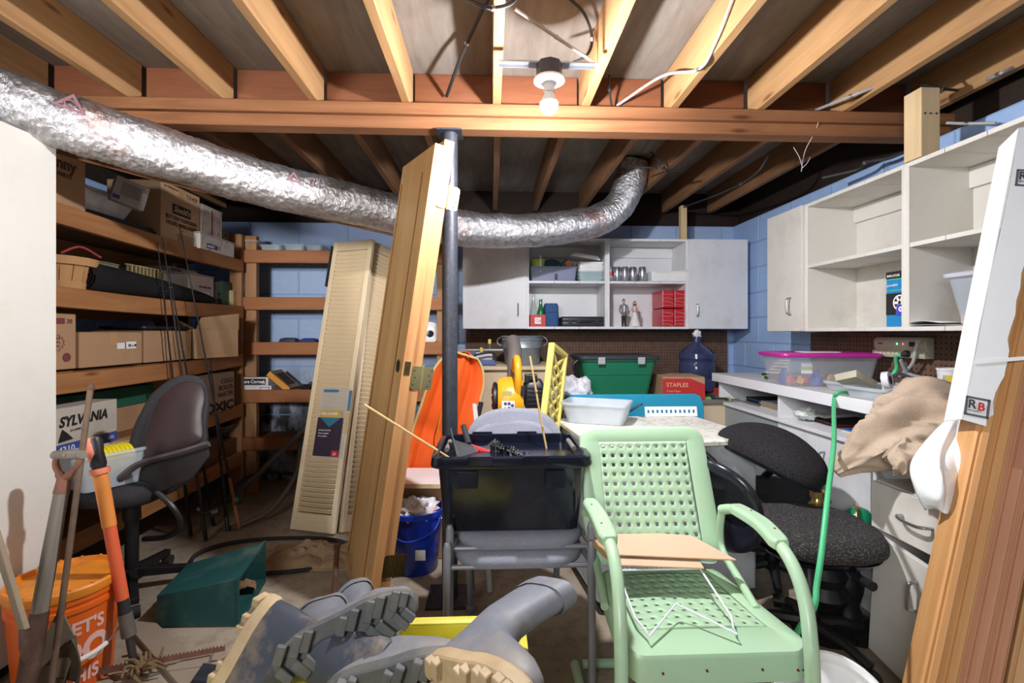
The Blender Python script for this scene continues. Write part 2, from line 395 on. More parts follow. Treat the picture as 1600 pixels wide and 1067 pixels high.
wall_cabinet('open white wall cabinet holding silver cans and red cartons', (xs[2], YC, zb), 0, xs[3]-xs[2], HC, .31, 'open', m_white, (.36,))
wall_cabinet('closed white wall cabinet in the room corner beside the red cartons', (xs[3], YC, zb), 0, xs[4]-xs[3], HC, .31, 'door', m_white, hx=.06)
SHB = zb+.36+T      # shelf surface heights of the back cabinets
FLB = zb+T
XC = 1.795
ys = [atX(p, 450, XC).y for p in (1203, 1258, 1414)]
zr = 1.228; HR = .725; ys.append(ys[2]-.53)
wall_cabinet('narrow closed wall cabinet at the end of the open white cupboards', (XC, ys[0], zr), -PI/2, ys[0]-ys[1], HR, .30, 'door', m_offw, hx=ys[0]-ys[1]-.10)
wall_cabinet('open white wall cabinet with a blue boxed compressor on its bottom shelf', (XC, ys[1], zr), -PI/2, ys[1]-ys[2], HR, .30, 'open', m_offw, (.36,))
wall_cabinet('open white wall cabinet with a clear tub of coloured blocks', (XC, ys[2], zr), -PI/2, ys[2]-ys[3], HR, .30, 'open', m_offw, (.36,))
FLR = zr+T
# timber stubs above
stub(1440, 200, 1.98, zr+HR+.002, 2.246, .085, 'short pale timber block nailed between beam and open cupboards')
stub(1067, 358, 3.85, zb+HC+.002, 2.246, .05, 'short pale timber block above the closed corner cabinet')
# ---------------------------------------------------------------- pegboards
def peg_mat(name, ax):
    s = NT(name); co = s.coord((39.37, 39.37, 39.37)); fr = s.new('ShaderNodeVectorMath', operation='FRACTION'); s.link(co, fr.inputs[0])
    sp = s.new('ShaderNodeSeparateXYZ'); s.link(fr.outputs[0], sp.inputs[0]); cb = s.new('ShaderNodeCombineXYZ')
    s.link(sp.outputs[ax], cb.inputs[0]); s.link(sp.outputs[2], cb.inputs[2])
    d = s.new('ShaderNodeVectorMath', operation='DISTANCE'); s.link(cb.outputs[0], d.inputs[0]); d.inputs[1].default_value = (.5, 0, .5)
    f = s.noise(s.coord(), 20, 4); c = s.ramp(f, [(.3, lin((92, 70, 58))), (.7, lin((112, 86, 72)))])
    s.link(s.mix(s.ramp(d.outputs['Value'], [(.14, (1, 1, 1)), (.18, (0, 0, 0))]), c, lin((14, 10, 9))), s.b.inputs['Base Color']); s.set(.7, 0, .3); return s.m
x0, x1 = atY(728, 520, 4.05).x, atY(1137, 520, 4.05).x
mb = MB(); mb.box(((x1-x0)/2, 0, .3), (x1-x0, .006, .62)); tag(mb.build('pegboard', peg_mat('brown_pegboard', 0), loc=(x0, 4.062, zb-.62), smooth=0), 'brown pegboard fixed beneath the white cabinets behind the green tote', 'pegboard')
y0, y1 = atX(1265, 530, 2.05).y, 1.0
mb = MB(); mb.box((0, -(y0-y1)/2, .272), (.006, y0-y1, .544)); tag(mb.build('pegboard', peg_mat('brown_pegboard_side', 1), loc=(2.06, y0, zr-.55), smooth=0), 'brown pegboard behind the power strip and purple lidded tub', 'pegboard')
# ---------------------------------------------------------------- white cupboard on the near side
cx = -1.68; cy = 1.945
cup = thing('storage_cupboard', 'tall plain white cupboard beside the orange bucket', 'cupboard', (cx, cy, 0))
m_cup = paint('cupboard_white', (232, 230, 222), .5, 0, .015, 3, (170, 150, 120), 6, .12, bump=.05, bscale=40)
panel(cup, 'carcass', -.62, -.02, -.95, 0, .06, 1.95, m_cup); panel(cup, 'plinth', -.6, -.05, -.93, -.02, 0, .06, m_dark)
panel(cup, 'door', -.019, 0, -.95, 0, .065, 1.948, m_cup)
# ---------------------------------------------------------------- timber shelving
XS = -1.85; ZL = [.33, .69, 1.065, 1.42, 1.765]; YS0, YS1 = 1.99, 3.70
m_deck = wood('shelf_deck_ply', (136, 92, 56), (160, 112, 70), 'Y', 10, .8)
sh = thing('side_shelving', 'rough timber shelving loaded with cardboard boxes along the dark blue wall', 'shelving', (XS, YS0, 0))
dz = {.33: 0, .69: -.01, 1.065: .02, 1.42: -.005, 1.765: -.02}
for z in ZL:
    b = MB(); n = 6   # rails sag a little
    L = YS1-YS0
    rings = []
    for i in range(n+1):
        t = i/n; zz = z-dz[z]*(1-t)-.012*math.sin(PI*t)
        rings.append([(-.038, L*t, zz-.089), (0, L*t, zz-.089), (0, L*t, zz), (-.038, L*t, zz)])
    b.loft(rings); b.build('front_rail', m_rail, sh, smooth=0, bevel=.003, seg=1)
    plank('shelf_deck', (-.29, L/2, z-.022), (.49, L, .012), m_deck, sh, 0)
    plank('back_rail', (-.53, L/2, z-.075), (.03, L, .089), m_rail, sh, 0)
for y in (.02, YS1-YS0+.022): plank('upright', (-.06, y, .98), (.089, .038, 1.96), m_post_wood, sh)
plank('upright', (-.45, YS1-YS0+.022, .98), (.089, .038, 1.96), m_post_wood, sh)
YR = 3.72; ZB = [.43, .79, 1.15, 1.49, 1.845]
x0, x1 = atY(372, 500, YR).x, atY(705, 500, YR).x
bs = thing('back_shelving', 'rough timber shelving fixed across the blue back wall behind the louvred doors', 'shelving', (x0, YR, 0))
m_deckx = wood('shelf_deck_plyx', (136, 92, 56), (160, 112, 70), 'X', 10, .8)
for z in ZB:
    plank('front_rail', ((x1-x0)/2, .019, z-.048), (x1-x0, .038, .096), m_railx, bs)
    plank('shelf_deck', ((x1-x0)/2, .20, z-.03), (x1-x0, .32, .012), m_deckx, bs, 0)
for x in (.07, x1-x0-.07): plank('upright', (x, .065, .98), (.089, .05, 1.96), m_post_wood, bs)
# ---------------------------------------------------------------- foil duct
from mathutils import noise as mn
def foil_mat():
    s = NT('wrinkled_foil'); co = s.coord(); n = s.noise(co, 26, 5, .6, .4); n2 = s.noise(s.coord((1.6, .5, .7)), 130, 4, .7, .6)
    v = s.new('ShaderNodeTexVoronoi'); v.inputs['Scale'].default_value = 42; s.link(co, v.inputs['Vector'])
    c = s.ramp(n, [(.35, lin((176, 176, 180))), (.6, lin((224, 224, 228)))])
    p = s.noise(s.coord(), 3.2, 4); c = s.mix(s.ramp(p, [(.6, (0, 0, 0)), (.72, (.5,)*3)]), c, lin((196, 128, 112)))  # reddish reflection from the print, put into the foil colour
    s.link(c, s.b.inputs['Base Color']); s.set(.3, .9, .5)
    m = s.new('ShaderNodeMath', operation='ADD'); s.link(n2, m.inputs[0]); s.link(v.outputs['Distance'], m.inputs[1])
    s.bump(m.outputs[0], .6, .010); return s.m
dp = [(-60, 128, 1.66), (0, 155, 1.74), (100, 190, 1.85), (200, 222, 1.97), (300, 254, 2.12), (400, 284, 2.3), (500, 308, 2.5), (620, 334, 2.75), (720, 357, 2.95), (800, 361, 3.1), (875, 356, 3.24), (932, 345, 3.34), (966, 322, 3.38), (984, 285, 3.38), (990, 255, 3.38)]
path = spline([atD(*q) for q in dp], 26)
b = MB(); n = 44; tot = 0; rs = []
b.tube(path, .108, n)
for i in range(len(b.v)):
    k, j = divmod(i, n); c = path[k]; d = b.v[i]-c
    w = mn.noise(b.v[i]*9)*.06+mn.noise(b.v[i]*30)*.02+.013*math.sin(k*2.1+j*.35+2*mn.noise(b.v[i]*6))+mn.noise(V((k*.09, 0, 3)))*.06
    b.v[i] = c+d*(1+w)
foil = foil_mat()
duct = b.build('flexible_duct', foil, smooth=60); 
lo = path[len(path)//2]
tag(duct, 'wrinkled silver foil flexible duct sagging under the timber beam', 'duct')
dl = thing('duct_support_board', 'thin brown board running under the sagging foil duct', 'board', (0, 0, 0))
b = MB(); q = [V(atD(85, 238, 2.0)), V(atD(330, 303, 2.27)), V(atD(625, 370, 2.87))]
pp = spline(q, 6); b.loft([[p+V((-.02, -.06, -.006)), p+V((.05, .06, -.006)), p+V((.05, .06, .006)), p+V((-.02, -.06, .006))] for p in pp]); b.build('board', m_beam, dl, smooth=0)
m_print = paint('duct_print', (136, 96, 104), .6)
def duct_mark(px, up, body, size):
    def prj(p): q = p-V((0, 0, CH)); return 800+FPX*(q.x*_c-q.y*_s)/(q.x*_s+q.y*_c)
    k = min(range(2, len(path)-3), key=lambda i: abs(prj(path[i])-px)); c_ = path[k]; t = (path[k+1]-path[k-1]).normalized(); n_ = V((0, 0, CH))-c_; n_ -= t*n_.dot(t); n_.normalize(); w_ = t.cross(n_); w_ = w_ if w_.z > 0 else -w_
    n2 = (n_*math.cos(up)+w_*math.sin(up)).normalized(); u_ = w_ - n2*w_.dot(n2)
    mw = frame(c_+n2*.117, t, n2)
    if body: o = text('print_mark', body, size, m_print, duct, (0, 0, 0), (0, 0, 0)); 
    else:
        b = MB(); b.loft([[(x*size, y*size, 0) for x, y in ((0, 0), (1.6, 0), (.8, 1.1))], [(x*size, y*size, 0) for x, y in ((.28, .14), (1.32, .14), (.8, .84))]], False); b.tube([(.8*size+.3*size*math.cos(a), .4*size+.22*size*math.sin(a), 0) for a in [i*.35 for i in range(14)]], .05*size, 5); o = b.build('print_mark', m_print, duct, smooth=0)
    o.matrix_basis = mw
duct_mark(470, .38, '7"', .06); duct_mark(432, .38, None, .045); duct_mark(85, .42, None, .06); duct_mark(905, .1, '7"', .05)
# ---------------------------------------------------------------- two leaning doors
def vdoor(name, label, nb, nt, far, th, mat, edge, w):
    z = nt-nb; x = far-nb; x.z = 0
    o = thing(name, label, 'door', mw=frame(nb, x - z*(x.dot(z)/z.length_squared), z)); H = z.length
    b = MB(); b.box((w/2, -th/2, H/2), (w-.006, th-.002, H)); b.build('slab', mat, o, smooth=0, bevel=.003)
    for yy, dd in ((.0005, 1), ):
        for x0 in (.24*w, .9*w): b = MB(); b.box((x0, yy, H/2), (.006, .004, H-.2)); b.build('moulding', m_beamz, o, smooth=0)
    b = MB(); b.box((.0015, -th/2, H/2), (.006, th, H)); b.build('edge_strip', edge, o, smooth=0, bevel=.001, seg=1); return o, H
m_beamz = wood('door_mould', (120, 74, 40), (150, 98, 56), 'Z', 14, .5)
m_doorA = wood('door_veneer', (182, 142, 92), (200, 162, 110), 'Z', 18, .45, 20)
m_doorE = wood('door_edge', (184, 128, 80), (206, 156, 104), 'Z', 22, .6, 20)
nbA = atD(571, 962, 2.03); ntA = atD(680, 223, 2.02); frA = atD(534, 885, 2.46); nbA.z = .012
dA, HA = vdoor('door_leaf', 'tall golden wooden door leaning against the steel column, latch hole in edge', nbA, ntA, frA, .042, m_doorA, m_doorE, .46)
nbB = atD(590, 938, 2.10); ntB = atD(695, 217, 2.05); frB = atD(556, 880, 2.5)
dB, HB = vdoor('door_leaf', 'second leaning wooden door with three brass hinges, behind the latch door', nbB, ntB, frB, .045, m_doorA, m_doorE, .46)
m_brass = metal('aged_brass', (196, 186, 140), .35, .12)
m_brassd = metal('dull_brass', (120, 104, 62), .4, .15)
inv = dA.matrix_world.inverted(); bpy.context.view_layer.update()
inv = dA.matrix_world.inverted(); lp = inv @ atD(632, 573, 2.08)
b = MB(); b.box((-.0025, -.021, lp.z), (.002, .026, .058)); pl = b.build('latch_plate', m_brassd, dA, smooth=0, bevel=.0005, seg=1)
b = MB(); b.at((-.0037, -.021, lp.z), (0, PI/2, 0)).lathe([(.0105, 0), (.0105, .0008), (.0085, .0008)], 20); b.build('bore_ring', m_brass, pl)
b = MB(); b.at((-.004, -.021, lp.z), (0, PI/2, 0)).lathe([(.0083, 0), (.0083, .0012)], 20, cap=True); b.build('latch_bore', m_ink, pl)
b = MB(); b.at((.06, .0015, lp.z), (PI/2, 0, 0)).lathe([(.029, -.001), (.029, .001), (.024, .001)], 24); b.build('knob_ring', m_brass, dA)
b = MB(); b.at((.06, .0008, lp.z), (PI/2, 0, 0)).lathe([(.024, -.001), (.024, .0012)], 24, cap=True); b.build('knob_bore', m_ink, dA)
invB = dB.matrix_world.inverted()
for px, py, m in ((708, 310, m_brass), (662, 592, m_brass), (628, 893, m_brassd)):
    l = invB @ atD(px, py, 2.08); zc = l.z; ye = -.045
    h = thing('hinge', None, None)
    for kk in ('label', 'category'):
        if kk in h: del h[kk]
    bpy.data.objects.remove(h)
    b = MB(); b.at((-.0035, 0, 0)); poly = rr(.045, .1, .012, 4, -.0245, zc)
    b.loft([[(0, u, v) for u, v in poly], [(-.0025, u, v) for u, v in poly]]); hg = b.build('hinge', m, dB, smooth=20)
    b = MB(); b.at((-.0035, 0, 0)); poly = rr(.045, .1, .012, 4, -.0765, zc)
    b.loft([[(0, u, v) for u, v in poly], [(-.0025, u, v) for u, v in poly]]); b.build('hinge_leaf', m, hg, smooth=20)
    b = MB(); b.tube([(-.007, -.0505, zc-.052), (-.007, -.0505, zc+.052)], .0055, 10); b.tube([(-.007, -.0505, zc+.052), (-.007, -.0505, zc+.06)], .004, 8); b.build('hinge_pin', m, hg)
    for (u, v) in ((-.092, .034), (-.082, .012), (-.088, -.012), (-.08, -.036), (-.014, .03), (-.02, 0), (-.014, -.032)):
        b = MB(); b.tube([(-.0062, u, zc+v), (-.0066, u, zc+v)], .0036, 8); b.build('screw_hole', m_dark if u < -.05 else m_brassd, hg)
# ---------------------------------------------------------------- louvred bifold doors
m_lv = wood('louvre_pine', (224, 200, 162), (240, 220, 186), 'X', 24, .55, 16); m_lvz = wood('louvre_stile', (226, 204, 168), (240, 222, 190), 'Z', 24, .55, 16)
def louvre(label, bl, br, tl):
    z = tl-bl; x = br-bl; x = x-z*(x.dot(z)/z.length_squared); w = x.length; H = z.length
    o = thing('louvred_door', label, 'door', mw=frame(bl, x, z), group='louvred bifold doors'); st = .034; t = .028
    for a in (st/2, w-st/2): plank('stile', (a, 0, H/2), (st, t, H), m_lvz, o, .002)
    for a, h in ((.05, .1), (H-.035, .07)): plank('rail', (w/2, 0, a), (w-2*st, t-.004, h), m_lv, o, .002)
    n = 58; z0, z1 = .105, H-.075; b = MB(); b.at((0, 0, 0), (math.radians(-42), 0, 0)); b.box((0, 0, 0), (w-2*st-.001, .037, .006)); me = None
    for i in range(n):
        zz = z0+(i+.5)*(z1-z0)/n
        if me is None: s_ = b.build('slat', m_lv, o, loc=(w/2, 0, zz), smooth=0); me = s_.data
        else: put('slat', me, o, (w/2, 0, zz))
    return o, w, H
bl = atZ(455, 826, .01); br = atZ(523, 836, .01)
lv1, w1, H1 = louvre('louvred pine bifold door with a purple label card, leaning on the back shelving', bl, br, atD(524, 380, 3.45))
bl2 = atZ(526, 834, .01)+V((.012, .02, 0)); lv2, w2, H2 = louvre('louvred pine bifold door folded behind the one with the purple card', bl2, bl2+V((.17, .20, 0)), atD(579, 376, 3.43))
bpy.context.view_layer.update()
l0 = lv1.matrix_world.inverted() @ atD(512, 675, 3.1); zc = l0.z
yl = -.0165
def quad(parent, name, mat, cx_, cz_, w, h, y): b = MB(); b.box((cx_, y, cz_), (w, .0008, h)); return b.build(name, mat, parent, smooth=0)
wrap = quad(lv1, 'shrink_wrap', clear_plastic('shrink_wrap', (225, 230, 235), .22, .15), w1*.62, zc+.06, w1*.7, .44, yl)
cd = quad(lv1, 'label_card', paint('purple_card', (52, 40, 58), .5), w1*.58, zc-.03, .19, .24, yl-.002)
quad(cd, 'gold_band', paint('gold_print', (196, 164, 92), .5), w1*.58, zc+.115, .16, .05, yl-.003)
b = MB(); b.loft([[(w1*.58-.08, yl-.0032, zc+.09), (w1*.58+.08, yl-.0032, zc+.09), (w1*.58, yl-.0032, zc+.03)], [(w1*.58-.08, yl-.0036, zc+.09), (w1*.58+.08, yl-.0036, zc+.09), (w1*.58, yl-.0036, zc+.03)]]); b.build('teal_triangle', paint('teal_print', (52, 112, 140), .5), cd, smooth=0)
text('lettering', 'FULL LOUVER', .021, m_whiteink, cd, (w1*.58-.072, yl-.004, zc+.107), bold=.02, sx=.95)
for i, t_ in enumerate(('BI-FOLD DOOR', 'Puerta plegable', 'Porte pliante')): text('lettering', t_, .013, m_whiteink, cd, (w1*.58-.075, yl-.004, zc+.005-.018*i))
quad(cd, 'price_patch', paint('red_print', (196, 44, 52), .5), w1*.58+.066, zc-.13, .05, .035, yl-.0035)
text('lettering', '24', .022, m_whiteink, cd, (w1*.58+.055, yl-.0045, zc-.14))
quad(lv1, 'blue_tab', paint('blue_tab', (70, 110, 150), .5), w1*.5, zc+.26, .11, .018, yl-.002)
for k_, z_ in enumerate((H1-.16, H1-.30)):
    b = MB(); b.box((-.012-.014*k_, .004, H1-.18), (.012, .05, .30)); b.build('corner_guard', m_dark, lv1, smooth=0, bevel=.003) if k_ == 0 else None
b = MB(); b.box((w2+.004, 0, H2-.55), (.03, .04, .06)); b.build('edge_clip', paint('clip_teal', (60, 100, 92), .5), lv2, smooth=0, bevel=.004)
for i, c in enumerate(((84, 128, 160), (214, 180, 110))):
    quad(lv1, 'edge_sticker', paint('sticker%d' % i, c, .5), w1-.012, zc+.20-.14*i, .022, .13, yl)
# ---------------------------------------------------------------- workbench along the cupboard wall
XF, YN, YF, ZT = 1.55, 1.88, 3.32, .94
wbn = thing('workbench', 'white laminate workbench with open cubbies and lower doors beneath the pegboard', 'workbench', (XF, YF, 0), -PI/2)
L = YF-YN; D = 2.05-XF
panel(wbn, 'countertop', 0, L, 0, D, ZT-.055, ZT, paint('laminate_top', (206, 205, 206), .4, 0, .04, 30, (90, 84, 78), 60, .3))
panel(wbn, 'front_edge', 0, L, -.004, -.0002, ZT-.055, ZT, m_edge)
zs = .75
panel(wbn, 'cubby_shelf', .03, L-.06, .03, D, zs-.02, zs, m_white)
for x in (.03, L*.50, L-.06-T): panel(wbn, 'divider', x, x+T, .03, D, zs+.0005, ZT-.0555, m_white)
panel(wbn, 'back_panel', .03, L-.06, D-.015, D, .1, ZT-.056, m_white)
for x in (.03, L-.06-T): panel(wbn, 'side_panel', x, x+T, .05, D-.016, 0, zs-.0205, m_white)
panel(wbn, 'plinth', .05, L-.08, .1, .12, 0, .09, m_white)
m_shaded_door = paint('shaded_white_laminate', (150, 156, 160), .5, 0, .03)  # white laminate with the shade under the counter put into its colour
n = 4; dw = (L-.09-.03)/n
for i in range(n):
    a = .03+i*dw; door(wbn, a+.002, a+dw-.002, .1, zs-.022, (a+.05) if i % 2 else (a+dw-.05), .6, m_shaded_door if i < 2 else m_white, .05)
# ---------------------------------------------------------------- white drawer cabinet standing in front
XD = 1.46; p0 = atX(1368, 760, XD); HD = .665
dc = thing('drawer_cabinet', 'white base cabinet with one drawer and a door standing ajar, draped with cloths', 'cabinet', (XD, p0.y, 0), -PI/2)
W = .46; D2 = .5
for a in (0, W-T): panel(dc, 'side_panel', a, a+T, 0, D2, .02, HD, m_offw)
panel(dc, 'top_board', T, W-T, 0, D2, HD-T, HD, m_offw); panel(dc, 'bottom_board', T, W-T, 0, D2, .08, .1, m_offw); panel(dc, 'back_panel', T, W-T, D2-.01, D2, .1, HD-T, m_offw)
panel(dc, 'plinth', T, W-T, .06, .08, 0, .08, m_dark)
dr = panel(dc, 'drawer', .003, W-.003, -T, -.001, HD-.175, HD-.004, m_offw)
b = MB(); L2 = .115; b.tube(spline([(-L2/2, 0, 0), (-L2/2+.006, -.024, 0), (-L2/2+.03, -.032, -.004), (L2/2-.03, -.032, -.004), (L2/2-.006, -.024, 0), (L2/2, 0, 0)], 4), .0055, 8, flat=1.3); b.build('handle', m_chrome, dr, loc=(.2, -T, HD-.085))
dd = MB(); dd.box((W/2, -T/2, .225), (W-.006, T, .45)); d_ = dd.build('door', m_offw, dc, loc=(0, -.0, .015), smooth=0, bevel=.002); d_.rotation_euler = (0, math.radians(4.5), math.radians(-3)); d_.location = (0, -.012, .028)
handle_mesh(.1, .03, .0055).build('handle', m_chrome, d_, loc=(.2, -T, .33))
# ---------------------------------------------------------------- enamel chest (old appliance) behind the lawn chair
m_enam = paint('dirty_enamel', (226, 224, 214), .45, 0, .03, 8, (120, 104, 84), 34, .75); m_enams = paint('chest_side', (196, 200, 206), .4, 0, .05, 3, (120, 110, 96), 9, .5)
ch = thing('enamel_chest', 'old white enamel appliance with a dirt speckled flat top', 'appliance', (.80, 2.40, 0), math.radians(7))
b = MB(); b.loft([[(x, y, z) for x, y in rr(w, d, .03, 5)] for w, d, z in ((.78, .62, .715), (.80, .64, .72), (.80, .64, .736), (.785, .625, .745))]); b.build('lid', m_enam, ch)
b = MB(); b.loft([[(x, y, z) for x, y in rr(.76, .6, .02, 4)] for z in (.06, .714)]); b.build('body', m_enams, ch)
b = MB(); b.box((0, 0, .03), (.7, .54, .06)); b.build('plinth', m_dark, ch, smooth=0)
b = MB(); b.box((.3815, -.22, .4), (.004, .012, .6)); b.box((.3815, .22, .4), (.004, .012, .6)); b.build('trim_strips', m_chrome, ch, smooth=0)['kind'] = 'stuff'
# ================================================================ goods on the side shelving
H2 = PI/2
def carton(label, loc, rz, w, d, h, mat=None, group=None, name='carton', cat='box', tape=True, flap=True):
    o = thing(name, label, cat, loc, rz, group); m = mat or m_card
    b = MB(); b.box((w/2, d/2, h/2), (w, d, h-.004)); b.build('body', m, o, smooth=0, bevel=.003, seg=1)
    if flap:
        for y in (d*.25, d*.75): plank('flap', (w/2, y+(.0), h), (w-.002, d/2-.003, .004), m, o, .001)
    if tape:
        b = MB(); b.box((w/2, d/2, h+.0025), (.05 if w > d else w, d if w > d else .05, .001)); b.box((w/2, -.0005, h-.03), (.05, .001, .06)); b.build('packing_tape', m_tape, o, smooth=0)['kind'] = 'stuff'
    return o
def flatbox(o, name, mat, x, z, w, h, y=-.0012, t=.001): b = MB(); b.box((x, y, z), (w, t, h)); return b.build(name, mat, o, smooth=0)
ink = paint('brown_ink', (84, 62, 50), .8); blueink = paint('blue_ink', (62, 78, 150), .6); redink = paint('maroon_ink', (120, 60, 58), .7)
def side_y(px, X): return atX(px, 500, X).y
z5, z4, z3, z2, z1 = [z-.014 for z in (1.765, 1.42, 1.065, .69, .33)]
def sidebox(label, p0, p1, X, z, d, h, z_off=0, **kw):
    a, b = side_y(p0, X), side_y(p1, X); return carton(label, (X, a, z+z_off), H2, b-a, d, h, **kw), b-a
# top shelf
o, w = sidebox('tall brown carton on the top side shelf next to the tilted metal tray', 30, 134, -1.88, z5-.01, .3, .27, group=None)
text('lettering', 'nny', .07, ink, o, (w-.155, -.002, .2), bold=.03); text('lettering', 'PARTS', .025, ink, o, (w-.15, -.002, .165), bold=.02); text('lettering', 'MADE IN USA', .012, ink, o, (w-.12, -.002, .03))
flatbox(o, 'sticker', m_tape, w-.16, .06, .05, .03)
# black trays + galvanised tray + tilted packet
a = side_y(134, -1.9); b_ = side_y(246, -1.9)
tr = thing('tray_stack', 'flat black plastic trays under the metal tray on the top side shelf', 'tray', (-1.9, a+.01, z5), H2)
for k in range(3):
    b = MB(); tub(b, .50-.02*k, .24, .03, .02, .004, .02, lip=.008); b.build('tray', m_black, tr, loc=(.27-.02*k, .13, .012*k+.001))
g = thing('metal_tray', 'shiny deep metal pan resting tilted on black trays, top side shelf', 'pan', (-1.99, a+.02, z5+.062), (math.radians(-4), math.radians(3), H2))
b = MB(); tub(b, .36, .2, .12, .045, .003, .02, lip=.012); b.build('pan', metal('galvanised_shiny', (208, 212, 218), .4, .15, metalness=.3), g, loc=(.19, .06, 0))
pc = [atD(172, 309, 2.40), atD(225, 330, 2.52), atD(241, 308, 2.56), atD(197, 280, 2.46)]
px_ = (pc[1]-pc[0]); pz_ = (pc[3]-pc[0]); wp, hp_ = px_.length, pz_.length
pk = thing('packet', 'grey printed paper packet leaning on the shiny metal pan', 'packet', mw=frame(pc[0], px_, pz_))
b = MB(); b.box((wp/2, .02, hp_/2), (wp, .035, hp_)); b.build('body', paint('grey_packet', (176, 172, 174), .6), pk, smooth=0, bevel=.004)
for i in range(6): flatbox(pk, 'print_line', paint('packet_ink', (110, 108, 118), .7), wp*.5, hp_*(.8-.09*i), wp*.6, .005, .0018)
flatbox(pk, 'blue_mark', blueink, wp*.14, hp_*.16, .03, .02, .0018); text('lettering', '50', .03, paint('packet_red', (150, 110, 112), .7), pk, (wp*.8, .0012, hp_*.72))
# margarine carton
o, w = sidebox('brown margarine carton with a black oval brand mark, top side shelf', 252, 312, -1.87, z5+.002, .30, .335, mat=m_card2)
flatbox(o, 'brand_oval', m_ink, w*.5, .20, .17, .06); 
text('lettering', 'Shedd\'s', .05, m_card2, o, (w*.5, -.003, .185), bold=.02, align='CENTER', shear=.2)
for i, s_ in enumerate(('BUTTERY FLAVORED', 'LIQUID MARGARINE')): text('lettering', s_, .033, ink, o, (w*.5, -.002, .135-.034*i), bold=.02, align='CENTER', sx=.95)
text('lettering', 'T31429', .036, ink, o, (w-.14, -.002, .29), bold=.01); text('lettering', 'KEEP REFRIGERATED', .014, ink, o, (.02, -.002, .31))
bar = flatbox(o, 'barcode_frame', ink, w*.62, .035, .16, .05); flatbox(o, 'barcode_ground', m_card2, w*.62, .035, .15, .042, -.0018)
for i in range(12): flatbox(o, 'barcode_bar', ink, w*.62-.065+i*.0118, .035, .003+.003*(i % 3 == 0), .038, -.0024)
# floral boxes
m_flor = paint('floral_print', (206, 198, 188), .6, 0, .02, 4, (148, 92, 104), 16, .9); m_flor2 = paint('floral_print_green', (214, 208, 206), .6, 0, .02, 4, (92, 122, 84), 15, .9)
o, w = sidebox('white floral cardboard box sitting beside the margarine carton', 313, 366, -1.83, z5+.002, .2, .10, mat=m_flor2, tape=False, flap=False)
plank('lid', (w/2, .1, .103), (w+.004, .204, .006), m_flor2, o, .001); flatbox(o, 'brand_patch', paint('violet_print', (74, 60, 128), .5), .13, .032, .12, .03); text('lettering', 'sundry', .028, m_whiteink, o, (.075, -.0025, .024), bold=.02, shear=.2)
o, w = sidebox('floral gift box stacked on the white sundries box', 314, 347, -1.87, z5+.109, .16, .19, mat=m_flor, tape=False, flap=False)
flatbox(o, 'red_border', paint('red_border', (150, 48, 52), .6), w*.5, .09, .012, .18); plank('lid', (w/2, .08, .193), (w+.004, .164, .006), m_flor, o, .001)
o, w = sidebox('plain brown carton at the far end of the top side shelf', 349, 384, -1.96, z5+.002, .22, .22, tape=False)
flatbox(o, 'shipping_label', m_whiteink, w*.5, .1, w*.5, .1); flatbox(o, 'blue_seal', blueink, w*.1, .19, .03, .03)
# second shelf
bk = atX(104, 420, -1.96)
bas = thing('bushel_basket', 'round wooden bushel basket with thin slats at the near end of the side shelf', 'basket', (-2.02, bk.y+.0, z4+.001))
m_bask = wood('basket_slat', (186, 138, 88), (206, 160, 108), 'Z', 20, .7, 8)
n = 18
for i in range(n):
    a0 = 2*PI*i/n; a1 = a0+2*PI/n*.94; b = MB()
    def pt(r, z, a): return (r*math.cos(a), r*math.sin(a), z)
    b.loft([[pt(.115, .004, a0), pt(.115, .004, a1), pt(.119, .004, a1), pt(.119, .004, a0)], [pt(.15, .16, a0), pt(.15, .16, a1), pt(.154, .16, a1), pt(.154, .16, a0)]]); b.build('slat', m_bask, bas, smooth=0)
for z, r in ((.14, .158), (.03, .126)):
    b = MB(); b.lathe([(r-.004, z-.018), (r+.001, z-.018), (r+.005, z+.018), (r, z+.018), (r-.004, z-.018)], 32); b.build('hoop', m_bask, bas)
b = MB(); b.lathe([(.112, 0), (.112, .005)], 24, cap=True); b.build('bottom', m_bask, bas)
b = MB(); b.tube(spline([(.05, -.02, .17), (.08, .05, .21), (.12, .12, .17)], 5), .006, 6); tag(b.build('red_cord', paint('red_cord', (160, 48, 48), .6), loc=(-2.02, bk.y, z4+.01)), 'short red cord poking out of the bushel basket', 'cord')
ya, yb = side_y(132, -1.9), side_y(331, -1.88)
b = MB(); prof = []
for k in range(46):   # spiral roll
    a = k*.42; r = .045+.0009*k; prof.append((r*math.cos(a), r*math.sin(a)+.082))
inn = [(x*.93, (z-.082)*.93+.082) for x, z in prof]
b.loft([[(x, y*(1.0), z*f_) for x, z in prof+inn[::-1]] for y, f_ in ((0, 1), (.25, .92), (.55, .78), (yb-ya-.1, .55), (yb-ya, .42))], True)
tag(b.build('rolled_mat', fabric('black_mat', (26, 26, 28), (44, 42, 42), 200), loc=(-1.93, ya, z4+.002), smooth=50), 'rolled up black rubber mat lying along the second side shelf', 'mat')
ya = side_y(188, -2.12); yb = side_y(303, -2.06)
rk = thing('slide_rack', 'row of thin upright wooden frames behind the rolled black mat', 'rack', (-2.12, ya, z4+.001)); L = yb-ya
m_ivory = paint('ivory_wood', (196, 176, 128), .7); m_infill = paint('dark_infill', (44, 38, 36), .5)
plank('base', (0, L/2, .02), (.12, L, .04), m_ivory, rk, .001)
for i in range(19):
    y = L*(i+.5)/19
    plank('frame', (.03, y, .125), (.012, .009, .17), m_ivory, rk, .001); plank('infill', (0, y+.014, .12), (.05, .018, .15), m_infill, rk, 0)  # dark blocks fill the gaps between the pale slats
plank('top_rail', (.03, L/2, .208), (.014, L, .008), m_ivory, rk, .001)
